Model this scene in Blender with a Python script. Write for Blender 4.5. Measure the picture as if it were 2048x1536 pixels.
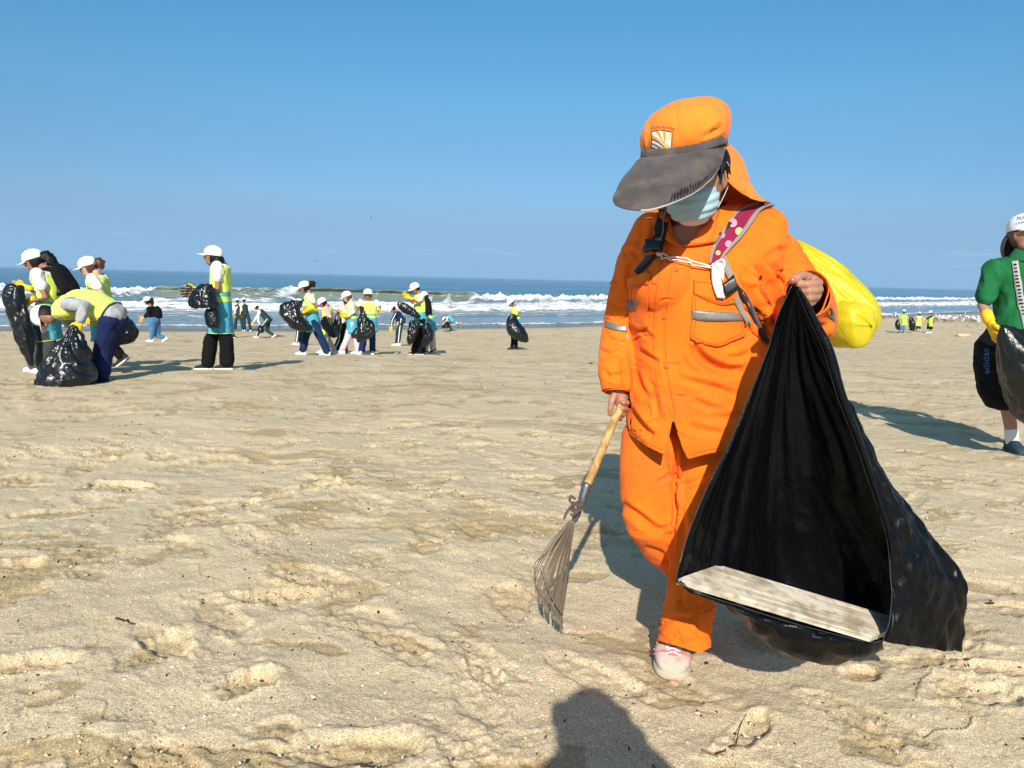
import bpy, bmesh, math, random
import numpy as np
from mathutils import Vector, Matrix
from mathutils.bvhtree import BVHTree

for _o in list(bpy.data.objects):
    bpy.data.objects.remove(_o)
SC = bpy.context.scene
COL = SC.collection
rad = math.radians

# ---------------------------------------------------------------- camera
CAM_H, FPX, PITCH, ROLL = 1.08, 1500.0, rad(8.0), rad(1.34)
_F = np.array([0, math.cos(PITCH), -math.sin(PITCH)])
_R0 = np.array([1.0, 0, 0]); _U0 = np.array([0, math.sin(PITCH), math.cos(PITCH)])
_U = math.cos(ROLL) * _U0 - math.sin(ROLL) * _R0
_R = math.cos(ROLL) * _R0 + math.sin(ROLL) * _U0
CAM = np.array([0, 0, CAM_H])
cam_data = bpy.data.cameras.new('camera')
cam = bpy.data.objects.new('camera', cam_data); COL.objects.link(cam)
cam_data.sensor_width = 36; cam_data.lens = 36 * FPX / 2048
cam_data.clip_start = 0.02; cam_data.clip_end = 60000
cam.matrix_world = Matrix(((_R[0], _U[0], -_F[0], 0), (_R[1], _U[1], -_F[1], 0), (_R[2], _U[2], -_F[2], CAM_H), (0, 0, 0, 1)))
SC.camera = cam

# ---------------------------------------------------------------- sky, sun, exposure
SUN_EL, SUN_AZ = rad(30.7), rad(4.2)          # light travels towards +Y, a little to the right
world = bpy.data.worlds.new('World'); SC.world = world; world.use_nodes = True
wn, wl = world.node_tree.nodes, world.node_tree.links
wn.clear()
w_out = wn.new('ShaderNodeOutputWorld'); w_bg = wn.new('ShaderNodeBackground')
sky = wn.new('ShaderNodeTexSky'); sky.sky_type = 'NISHITA'; sky.sun_disc = False
sky.sun_elevation = SUN_EL; sky.sun_rotation = math.pi + SUN_AZ
sky.air_density = 1.0; sky.dust_density = 0.6; sky.ozone_density = 3.0; sky.altitude = 0
w_hsv = wn.new('ShaderNodeHueSaturation'); w_hsv.inputs['Saturation'].default_value = 1.12
w_hsv.inputs['Hue'].default_value = 0.487
w_bg.inputs['Strength'].default_value = 0.12
# thin low cloud streaks near the horizon
wtc = wn.new('ShaderNodeTexCoord'); wmap = wn.new('ShaderNodeMapping'); wmap.inputs['Scale'].default_value = (9, 9, 120)
wno = wn.new('ShaderNodeTexNoise'); wno.inputs['Scale'].default_value = 1.6; wno.inputs['Detail'].default_value = 5
wrp = wn.new('ShaderNodeMapRange'); wrp.inputs['From Min'].default_value = 0.60; wrp.inputs['From Max'].default_value = 0.80
wsep = wn.new('ShaderNodeSeparateXYZ')
wel = wn.new('ShaderNodeMapRange'); wel.inputs['From Min'].default_value = 0.075; wel.inputs['From Max'].default_value = 0.03
wlo = wn.new('ShaderNodeMapRange'); wlo.inputs['From Min'].default_value = 0.005; wlo.inputs['From Max'].default_value = 0.03
wmu = wn.new('ShaderNodeMath'); wmu.operation = 'MULTIPLY'; wmu2 = wn.new('ShaderNodeMath'); wmu2.operation = 'MULTIPLY'
wmu3 = wn.new('ShaderNodeMath'); wmu3.operation = 'MULTIPLY'; wmu3.inputs[1].default_value = 0.12
wmix = wn.new('ShaderNodeMixRGB'); wmix.inputs['Color2'].default_value = (6.2, 7.0, 7.8, 1)
wl.new(wtc.outputs['Generated'], wmap.inputs[0]); wl.new(wmap.outputs[0], wno.inputs['Vector']); wl.new(wno.outputs['Fac'], wrp.inputs['Value'])
wl.new(wtc.outputs['Generated'], wsep.inputs[0]); wl.new(wsep.outputs['Z'], wel.inputs['Value']); wl.new(wsep.outputs['Z'], wlo.inputs['Value'])
wl.new(wrp.outputs[0], wmu.inputs[0]); wl.new(wel.outputs[0], wmu.inputs[1]); wl.new(wmu.outputs[0], wmu2.inputs[0]); wl.new(wlo.outputs[0], wmu2.inputs[1])
wl.new(wmu2.outputs[0], wmu3.inputs[0]); wl.new(wmu3.outputs[0], wmix.inputs['Fac'])
# grade of the whole sky: bluer overhead, paler at the horizon haze
wgr = wn.new('ShaderNodeMapRange'); wgr.inputs['From Min'].default_value = -0.02; wgr.inputs['From Max'].default_value = 0.55
wcr = wn.new('ShaderNodeValToRGB')
_st = [(0.0, (.20, .36, .80)), (.018, (.213, .362, .753)), (.037, (.237, .36, .573)), (.069, (.306, .39, .555)), (.101, (.385, .465, .61)),
       (.162, (.45, .53, .63)), (.22, (.475, .625, .71)), (.322, (.46, .70, .80)), (.54, (.98, .94, .86))]
for _i, (_z, _c) in enumerate(_st):
    _e = wcr.color_ramp.elements[_i] if _i < 2 else wcr.color_ramp.elements.new(.99)
    _e.position = (_z + .02) / .57; _e.color = (*_c, 1)
wgm = wn.new('ShaderNodeMixRGB'); wgm.blend_type = 'MULTIPLY'; wgm.inputs['Fac'].default_value = 1
wl.new(wsep.outputs['Z'], wgr.inputs['Value']); wl.new(wgr.outputs[0], wcr.inputs['Fac'])
wl.new(sky.outputs[0], w_hsv.inputs['Color']); wl.new(w_hsv.outputs[0], wgm.inputs['Color1']); wl.new(wcr.outputs[0], wgm.inputs['Color2'])
# pale marine haze low over the horizon
whz = wn.new('ShaderNodeMapRange'); whz.interpolation_type = 'SMOOTHSTEP'; whz.inputs['From Min'].default_value = .13; whz.inputs['From Max'].default_value = .02; whz.inputs['To Max'].default_value = .92
wmh = wn.new('ShaderNodeMixRGB'); wmh.inputs['Color2'].default_value = (1.76, 3.12, 4.65, 1)
wl.new(wsep.outputs['Z'], whz.inputs['Value']); wl.new(whz.outputs[0], wmh.inputs['Fac']); wl.new(wgm.outputs[0], wmh.inputs['Color1'])
wl.new(wmh.outputs[0], wmix.inputs['Color1']); wl.new(wmix.outputs[0], w_bg.inputs['Color']); wl.new(w_bg.outputs[0], w_out.inputs['Surface'])

sun_d = bpy.data.lights.new('sun', 'SUN'); sun_d.energy = 4.6; sun_d.angle = rad(0.53); sun_d.color = (1.0, 0.93, 0.82)
sun = bpy.data.objects.new('sun', sun_d); COL.objects.link(sun)
_sd = Vector((math.sin(SUN_AZ) * math.cos(SUN_EL), math.cos(SUN_AZ) * math.cos(SUN_EL), -math.sin(SUN_EL)))
sun.rotation_mode = 'QUATERNION'; sun.rotation_quaternion = _sd.to_track_quat('-Z', 'Y')
sun.location = (0, -5, 8)

SC.view_settings.view_transform = 'Standard'; SC.view_settings.look = 'None'
SC.view_settings.exposure = 0.45; SC.view_settings.gamma = 1; SC.view_settings.use_curve_mapping = False
SC.render.engine = 'CYCLES'
SC.cycles.use_denoising = True
SC.cycles.max_bounces = 6; SC.cycles.transparent_max_bounces = 8
SC.cycles.caustics_reflective = False; SC.cycles.caustics_refractive = False

# ---------------------------------------------------------------- pixel <-> world helpers (photo pixels, 2048 wide)
def P(px, py, Y, ref=None):
    """world point on the sight line through a photo pixel at forward distance Y"""
    d = _F * FPX + _R * (px - 1024) - _U * (py - 768)
    return CAM + d * (Y / d[1])

def project(V):
    V = np.asarray(V, float) - CAM
    f = V @ _F
    return np.stack([1024 + FPX * (V @ _R) / f, 768 - FPX * (V @ _U) / f], -1)

# ---------------------------------------------------------------- noise
_rs = np.random.RandomState(7)
_perm = _rs.permutation(512).astype(np.int64); _perm = np.concatenate([_perm, _perm, _perm])
_g2 = np.stack([np.cos(np.arange(512) * 2.399963), np.sin(np.arange(512) * 2.399963)], -1)
_g3 = _rs.normal(size=(512, 3)); _g3 /= np.linalg.norm(_g3, axis=1)[:, None]

def noise2(x, y):
    xi = np.floor(x).astype(np.int64); yi = np.floor(y).astype(np.int64)
    xf = x - xi; yf = y - yi
    u = xf * xf * xf * (xf * (xf * 6 - 15) + 10); v = yf * yf * yf * (yf * (yf * 6 - 15) + 10)
    def g(ix, iy, dx, dy):
        h = _perm[(_perm[ix & 511] + iy) & 511]
        return _g2[h, 0] * dx + _g2[h, 1] * dy
    a = g(xi, yi, xf, yf); b = g(xi + 1, yi, xf - 1, yf)
    c = g(xi, yi + 1, xf, yf - 1); d = g(xi + 1, yi + 1, xf - 1, yf - 1)
    return ((a + (b - a) * u) * (1 - v) + (c + (d - c) * u) * v) * 1.5

def noise3(p):
    p = np.asarray(p, float); i = np.floor(p).astype(np.int64); f = p - i
    w = f * f * f * (f * (f * 6 - 15) + 10)
    r = 0
    for dx in (0, 1):
        for dy in (0, 1):
            for dz in (0, 1):
                h = _perm[(_perm[(_perm[(i[:, 0] + dx) & 511] + i[:, 1] + dy) & 511] + i[:, 2] + dz) & 511]
                g = _g3[h]
                n = g[:, 0] * (f[:, 0] - dx) + g[:, 1] * (f[:, 1] - dy) + g[:, 2] * (f[:, 2] - dz)
                r = r + n * (w[:, 0] if dx else 1 - w[:, 0]) * (w[:, 1] if dy else 1 - w[:, 1]) * (w[:, 2] if dz else 1 - w[:, 2])
    return r * 1.5

def sstep(a, b, x):
    t = np.clip((x - a) / (b - a), 0, 1); return t * t * (3 - 2 * t)

# ---------------------------------------------------------------- materials
def new_mat(name):
    m = bpy.data.materials.new(name); m.use_nodes = True
    return m, m.node_tree.nodes, m.node_tree.links, m.node_tree.nodes['Principled BSDF']

def cloth_mat(name, col, rough=0.85, weave=900, var=0.12, bump=0.25, sheen=0.15, dirt=None):
    m, n, l, b = new_mat(name)
    tc = n.new('ShaderNodeTexCoord')
    no = n.new('ShaderNodeTexNoise'); no.inputs['Scale'].default_value = 9; no.inputs['Detail'].default_value = 6
    l.new(tc.outputs['Object'], no.inputs['Vector'])
    mr = n.new('ShaderNodeMapRange'); mr.inputs['From Min'].default_value = 0.3; mr.inputs['From Max'].default_value = 0.7
    mr.inputs['To Min'].default_value = 1 - var; mr.inputs['To Max'].default_value = 1 + var
    l.new(no.outputs['Fac'], mr.inputs['Value'])
    mx = n.new('ShaderNodeMixRGB'); mx.blend_type = 'MULTIPLY'; mx.inputs['Fac'].default_value = 1
    mx.inputs['Color1'].default_value = (*col, 1); l.new(mr.outputs[0], mx.inputs['Color2'])
    src = mx.outputs[0]
    if dirt:
        n2 = n.new('ShaderNodeTexNoise'); n2.inputs['Scale'].default_value = 5; n2.inputs['Detail'].default_value = 8
        l.new(tc.outputs['Object'], n2.inputs['Vector'])
        r2 = n.new('ShaderNodeMapRange'); r2.inputs['From Min'].default_value = 0.5; r2.inputs['From Max'].default_value = 0.75; r2.inputs['To Max'].default_value = dirt[3]
        l.new(n2.outputs['Fac'], r2.inputs['Value'])
        m2 = n.new('ShaderNodeMixRGB'); l.new(r2.outputs[0], m2.inputs['Fac']); l.new(src, m2.inputs['Color1']); m2.inputs['Color2'].default_value = (*dirt[:3], 1)
        src = m2.outputs[0]
    l.new(src, b.inputs['Base Color'])
    b.inputs['Roughness'].default_value = rough; b.inputs['Specular IOR Level'].default_value = 0.2
    b.inputs['Sheen Weight'].default_value = sheen
    if bump:
        nb = n.new('ShaderNodeTexNoise'); nb.inputs['Scale'].default_value = weave; nb.inputs['Detail'].default_value = 2
        l.new(tc.outputs['Object'], nb.inputs['Vector'])
        nc = n.new('ShaderNodeTexNoise'); nc.inputs['Scale'].default_value = 38; nc.inputs['Detail'].default_value = 4
        l.new(tc.outputs['Object'], nc.inputs['Vector'])
        ad = n.new('ShaderNodeMath'); ad.operation = 'MULTIPLY_ADD'; ad.inputs[1].default_value = 0.25
        l.new(nb.outputs['Fac'], ad.inputs[0]); l.new(nc.outputs['Fac'], ad.inputs[2])
        bp = n.new('ShaderNodeBump'); bp.inputs['Strength'].default_value = bump; bp.inputs['Distance'].default_value = 0.004
        l.new(ad.outputs[0], bp.inputs['Height']); l.new(bp.outputs[0], b.inputs['Normal'])
    return m

def plain_mat(name, col, rough=0.6, spec=0.4, metal=0.0, bump=0, bscale=40, sss=0):
    m, n, l, b = new_mat(name)
    tc = n.new('ShaderNodeTexCoord'); no = n.new('ShaderNodeTexNoise'); no.inputs['Scale'].default_value = bscale; no.inputs['Detail'].default_value = 5
    l.new(tc.outputs['Object'], no.inputs['Vector'])
    mr = n.new('ShaderNodeMapRange'); mr.inputs['To Min'].default_value = 0.8; mr.inputs['To Max'].default_value = 1.2; l.new(no.outputs['Fac'], mr.inputs['Value'])
    mx = n.new('ShaderNodeMixRGB'); mx.blend_type = 'MULTIPLY'; mx.inputs['Fac'].default_value = 1; mx.inputs['Color1'].default_value = (*col, 1)
    l.new(mr.outputs[0], mx.inputs['Color2']); l.new(mx.outputs[0], b.inputs['Base Color'])
    b.inputs['Roughness'].default_value = rough; b.inputs['Specular IOR Level'].default_value = spec; b.inputs['Metallic'].default_value = metal
    if sss:
        b.inputs['Subsurface Weight'].default_value = sss; b.inputs['Subsurface Radius'].default_value = (0.6, 0.25, 0.12); b.inputs['Subsurface Scale'].default_value = 0.01
    if bump:
        bp = n.new('ShaderNodeBump'); bp.inputs['Strength'].default_value = bump; bp.inputs['Distance'].default_value = 0.003
        l.new(no.outputs['Fac'], bp.inputs['Height']); l.new(bp.outputs[0], b.inputs['Normal'])
    return m

def plastic_mat(name, col, rough=0.22, bump=0.6, scale=14, trans=None, spec=.5):
    """thin crinkled polythene"""
    m, n, l, b = new_mat(name)
    tc = n.new('ShaderNodeTexCoord')
    mp = n.new('ShaderNodeMapping'); mp.inputs['Scale'].default_value = (1, 1, 0.45); l.new(tc.outputs['Object'], mp.inputs[0])
    no = n.new('ShaderNodeTexNoise'); no.inputs['Scale'].default_value = scale; no.inputs['Detail'].default_value = 7; no.inputs['Distortion'].default_value = 1.6
    l.new(mp.outputs[0], no.inputs['Vector'])
    vo = n.new('ShaderNodeTexVoronoi'); vo.inputs['Scale'].default_value = scale * 1.3; vo.feature = 'SMOOTH_F1'
    l.new(mp.outputs[0], vo.inputs['Vector'])
    ad = n.new('ShaderNodeMath'); ad.operation = 'ADD'; l.new(no.outputs['Fac'], ad.inputs[0]); l.new(vo.outputs['Distance'], ad.inputs[1])
    bp = n.new('ShaderNodeBump'); bp.inputs['Strength'].default_value = bump; bp.inputs['Distance'].default_value = 0.02
    l.new(ad.outputs[0], bp.inputs['Height'])
    n3 = n.new('ShaderNodeTexNoise'); n3.inputs['Scale'].default_value = scale * 4.5; n3.inputs['Detail'].default_value = 4; n3.inputs['Distortion'].default_value = 2.2; l.new(mp.outputs[0], n3.inputs['Vector'])
    s3 = n.new('ShaderNodeMath'); s3.operation = 'SUBTRACT'; s3.inputs[1].default_value = .5; l.new(n3.outputs['Fac'], s3.inputs[0])
    a3 = n.new('ShaderNodeMath'); a3.operation = 'ABSOLUTE'; l.new(s3.outputs[0], a3.inputs[0])
    b3 = n.new('ShaderNodeBump'); b3.inputs['Strength'].default_value = .35; b3.inputs['Distance'].default_value = .012; l.new(a3.outputs[0], b3.inputs['Height']); l.new(bp.outputs[0], b3.inputs['Normal']); l.new(b3.outputs[0], b.inputs['Normal'])
    b.inputs['Base Color'].default_value = (*col, 1); b.inputs['Roughness'].default_value = rough; b.inputs['Specular IOR Level'].default_value = spec
    if trans:
        tr = n.new('ShaderNodeBsdfTranslucent'); tr.inputs['Color'].default_value = (*trans[:3], 1)
        ms = n.new('ShaderNodeMixShader'); ms.inputs['Fac'].default_value = trans[3]
        l.new(b.outputs[0], ms.inputs[1]); l.new(tr.outputs[0], ms.inputs[2]); l.new(ms.outputs[0], n['Material Output'].inputs['Surface'])
    return m

# ---------------------------------------------------------------- mesh data helpers: a shape is (verts Nx3, faces)
def merge(*shapes):
    V, F, o = [], [], 0
    for v, f in shapes:
        V.append(np.asarray(v, float)); F += [tuple(i + o for i in q) for q in f]; o += len(v)
    return np.concatenate(V), F

def tube(pts, radii, n=14, up=None, cap=True, flat=1.0):
    """tapered closed tube through points; radii floats or (side, up) pairs; flat scales the second axis"""
    pts = np.array(pts, float); m = len(pts)
    rr = np.array([(r, r * flat) if np.isscalar(r) else r for r in radii], float)
    T = np.gradient(pts, axis=0); T /= np.linalg.norm(T, axis=1)[:, None] + 1e-12
    if up is None:
        up = np.array([0, 0, 1.0]) if abs(T[0][2]) < 0.8 else np.array([0, 1.0, 0])
    up = np.array(up, float)
    V = []; a = np.arange(n) * 2 * math.pi / n
    if cap:
        seq = [(0, -1, 0.0), (0, -.75, .66)] + [(i, 0, 1.0) for i in range(m)] + [(m - 1, .75, .66), (m - 1, 1, 0.0)]
    else:
        seq = [(i, 0, 1.0) for i in range(m)]
    for i, off, sc in seq:
        t = T[i]; s = np.cross(t, up); ns = np.linalg.norm(s)
        s = s / ns if ns > 1e-6 else np.array([1.0, 0, 0]); u = np.cross(s, t)
        c = pts[i] + t * off * min(rr[i]) * 0.8
        k = max(sc, 1e-3)
        V.append(c + np.outer(np.cos(a) * rr[i][0] * k, s) + np.outer(np.sin(a) * rr[i][1] * k, u))
        up = u
    L = len(seq); V = np.concatenate(V); F = []
    for i in range(L - 1):
        for j in range(n):
            k = (j + 1) % n
            F.append((i * n + j, i * n + k, (i + 1) * n + k, (i + 1) * n + j))
    if cap:
        F.append(tuple(reversed(range(n)))); F.append(tuple((L - 1) * n + j for j in range(n)))
    return V, F

def ellipsoid(c, r, ax=None, n=16, m=10):
    c = np.array(c, float); V, F = [], []
    A = np.eye(3) if ax is None else np.array(ax, float)
    for i in range(m + 1):
        ph = math.pi * i / m; s = max(math.sin(ph), 1e-3)
        for j in range(n):
            th = 2 * math.pi * j / n
            V.append(c + A[0] * r[0] * s * math.cos(th) + A[1] * r[1] * s * math.sin(th) + A[2] * r[2] * math.cos(ph))
    for i in range(m):
        for j in range(n):
            k = (j + 1) % n
            F.append((i * n + j, (i + 1) * n + j, (i + 1) * n + k, i * n + k))
    F.append(tuple(range(n))); F.append(tuple(reversed([m * n + j for j in range(n)])))
    return np.array(V), F

def rings(secs, n=32, cap=True, e=2.3):
    """stack of cross sections: (centre, halfwidth vector, halfdepth vector)"""
    a = np.arange(n) * 2 * math.pi / n; ca, sa = np.cos(a), np.sin(a)
    ca = np.sign(ca) * np.abs(ca) ** (2 / e); sa = np.sign(sa) * np.abs(sa) ** (2 / e)
    V = np.concatenate([np.array(c) + np.outer(ca, w) + np.outer(sa, d) for c, w, d in secs]); F = []
    L = len(secs)
    for i in range(L - 1):
        for j in range(n):
            k = (j + 1) % n
            F.append((i * n + j, i * n + k, (i + 1) * n + k, (i + 1) * n + j))
    if cap:
        F.append(tuple(reversed(range(n)))); F.append(tuple((L - 1) * n + j for j in range(n)))
    return V, F

def box(c, h, ax=None):
    A = np.eye(3) if ax is None else np.array(ax, float)
    V = [np.array(c) + A[0] * h[0] * x + A[1] * h[1] * y + A[2] * h[2] * z for z in (-1, 1) for y in (-1, 1) for x in (-1, 1)]
    return np.array(V), [(0, 2, 3, 1), (4, 5, 7, 6), (0, 1, 5, 4), (2, 6, 7, 3), (0, 4, 6, 2), (1, 3, 7, 5)]

def grid_faces(r, c, wrap=False):
    F = []
    for i in range(r - 1):
        for j in range(c if wrap else c - 1):
            k = (j + 1) % c
            F.append((i * c + j, i * c + k, (i + 1) * c + k, (i + 1) * c + j))
    return F

def make_mesh(name, v, f, mats, smooth=True):
    me = bpy.data.meshes.new(name)
    me.from_pydata([tuple(p) for p in v], [], [tuple(q) for q in f])
    if not isinstance(mats, (list, tuple)): mats = [mats]
    for m in mats: me.materials.append(m)
    if smooth: me.polygons.foreach_set('use_smooth', [True] * len(me.polygons))
    me.update()
    return me

def link(name, me, parent=None):
    o = bpy.data.objects.new(name, me); COL.objects.link(o)
    if parent is not None:
        o.parent = parent
        o.matrix_parent_inverse = Matrix.Translation(-Vector(parent.location))
    return o

def obj(name, shape, mats, parent=None, smooth=True, matfn=None):
    me = make_mesh(name, shape[0], shape[1], mats, smooth)
    if matfn is not None:
        cen = np.zeros(len(me.polygons) * 3); me.polygons.foreach_get('center', cen)
        me.polygons.foreach_set('material_index', np.asarray(matfn(cen.reshape(-1, 3)), dtype=np.int32))
    return link(name, me, parent)

def thing(name, label, cat, loc=(0, 0, 0), group=None):
    o = bpy.data.objects.new(name, None); COL.objects.link(o); o.location = tuple(float(q) for q in loc)
    o.empty_display_size = 0.1
    return tag(o, label, cat, group)

def tag(o, label, cat, group=None):
    o['label'] = label; o['category'] = cat
    if group: o['group'] = group
    return o

def eval_mesh(shape, mods):
    """apply modifiers to a shape and return a new shape"""
    me = make_mesh('tmp', shape[0], shape[1], [])
    o = bpy.data.objects.new('tmp', me); TMP.collection.objects.link(o)
    for kind, props in mods:
        md = o.modifiers.new('m', kind)
        for k, v in props.items(): setattr(md, k, v)
    lay = TMP.view_layers[0]; lay.update()
    dg = lay.depsgraph
    e = o.evaluated_get(dg).to_mesh()
    v = np.zeros(len(e.vertices) * 3); e.vertices.foreach_get('co', v)
    f = [tuple(p.vertices) for p in e.polygons]
    o.evaluated_get(dg).to_mesh_clear()
    bpy.data.objects.remove(o); bpy.data.meshes.remove(me)
    return v.reshape(-1, 3), f
TMP = bpy.data.scenes.new('modelling_scratch')

def union(shapes, voxel, smooth=4, fac=0.5):
    mods = [('REMESH', dict(mode='VOXEL', voxel_size=voxel, adaptivity=0))]
    if smooth: mods.append(('SMOOTH', dict(factor=fac, iterations=smooth)))
    return eval_mesh(merge(*shapes), mods)

def subdiv(shape, lv=1): return eval_mesh(shape, [('SUBSURF', dict(levels=lv, render_levels=lv))])
def solidify(shape, t, off=-1): return eval_mesh(shape, [('SOLIDIFY', dict(thickness=t, offset=off))])

def normals(v, f):
    N = np.zeros_like(v)
    q = [x for x in f if len(x) == 4]; t = [x for x in f if len(x) == 3]
    if q:
        q = np.array(q); n = np.cross(v[q[:, 2]] - v[q[:, 0]], v[q[:, 3]] - v[q[:, 1]])
        for k in range(4): np.add.at(N, q[:, k], n)
    if t:
        t = np.array(t); n = np.cross(v[t[:, 1]] - v[t[:, 0]], v[t[:, 2]] - v[t[:, 0]])
        for k in range(3): np.add.at(N, t[:, k], n)
    return N / (np.linalg.norm(N, axis=1)[:, None] + 1e-12)

def clip(shape, g):
    """keep the part where g(v) > 0, ending exactly on g = 0"""
    v, f = shape; s = g(v); keep = s > 0
    F = [q for q in f if any(keep[i] for i in q)]
    acc = np.zeros_like(v); cnt = np.zeros(len(v))
    for q in F:
        n = len(q)
        for a in range(n):
            i, j = q[a], q[(a + 1) % n]
            if keep[i] != keep[j]:
                if keep[i]: i, j = j, i
                t = s[i] / (s[i] - s[j]); acc[i] += v[i] + (v[j] - v[i]) * t; cnt[i] += 1
    v = v.copy(); m = (cnt > 0) & ~keep
    v[m] = acc[m] / cnt[m][:, None]
    bad = ~keep & (cnt == 0)
    F = [q for q in F if not any(bad[i] for i in q)]
    used = sorted({i for q in F for i in q}); mp = {i: k for k, i in enumerate(used)}
    return v[used], [tuple(mp[i] for i in q) for q in F]

def bez(pts, n):
    """Catmull-Rom resample of a polyline"""
    p = np.array(pts, float); k = len(p)
    t = np.linspace(0, k - 1, n); i = np.clip(t.astype(int), 0, k - 2); u = (t - i)[:, None]
    p0 = p[np.clip(i - 1, 0, k - 1)]; p1 = p[i]; p2 = p[i + 1]; p3 = p[np.clip(i + 2, 0, k - 1)]
    return 0.5 * (2 * p1 + (p2 - p0) * u + (2 * p0 - 5 * p1 + 4 * p2 - p3) * u ** 2 + (3 * p1 - p0 - 3 * p2 + p3) * u ** 3)

def unit(v):
    v = np.array(v, float); return v / np.linalg.norm(v)
# ================================================================ beach and sea
SEA = -2.06
_sx = np.array([-4000, -600, -200, -60, -26, -12, 2.6, 46, 100, 300, 4000.])
_sy = np.array([-1200, -150, -5, 29, 38, 43, 51.7, 89, 136, 310, 3600.])
def shore_y(x): return np.interp(x, _sx, _sy)

def beach_base(X, Y):
    z = np.interp(Y, [-300, 0, 4, 7, 9.5, 12.5, 15.5, 19, 23, 30, 40, 50, 250], [0.3, 0, 0, -.06, -.17, -.36, -.58, -.85, -1.08, -1.55, -1.93, -1.99, -2.0])
    w = shore_y(X) - Y
    s = sstep(-2, 9, w)
    return np.where(w > 9, z, SEA + (z - SEA) * s * np.clip(w / 9, 0, 1) ** 0.3 + np.where(w < 0, np.maximum(0.04 * w, -1.4), 0))

def beach_relief(X, Y):
    """mounds and trampled lumps, metres"""
    wx = X + 0.35 * noise2(X * .9 + 5, Y * .9); wy = Y + 0.35 * noise2(X * .9, Y * .9 + 9)
    h = 0.046 * noise2(wx * .55, wy * .62 + 3)
    h += 0.017 * noise2(wx * 1.5, wy * 1.8)
    r = 1 - np.abs(noise2(wx * 2.1 + 7, wy * 2.9)) * 2
    h += 0.006 * r * np.clip(noise2(X * .5 + 2, Y * .5) + .5, 0, 1)
    h += 0.0035 * noise2(wx * 4.0, wy * 4.6)
    h += 0.0016 * noise2(X * 11, Y * 12)
    fade = sstep(0.5, 10, shore_y(X) - Y) * (0.35 + 0.65 * sstep(45, 20, Y))
    return h * fade

def ground_z(x, y):
    x = np.atleast_1d(np.asarray(x, float)); y = np.atleast_1d(np.asarray(y, float))
    r = beach_base(x, y) + beach_relief(x, y)
    return float(r[0]) if len(r) == 1 else r

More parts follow.
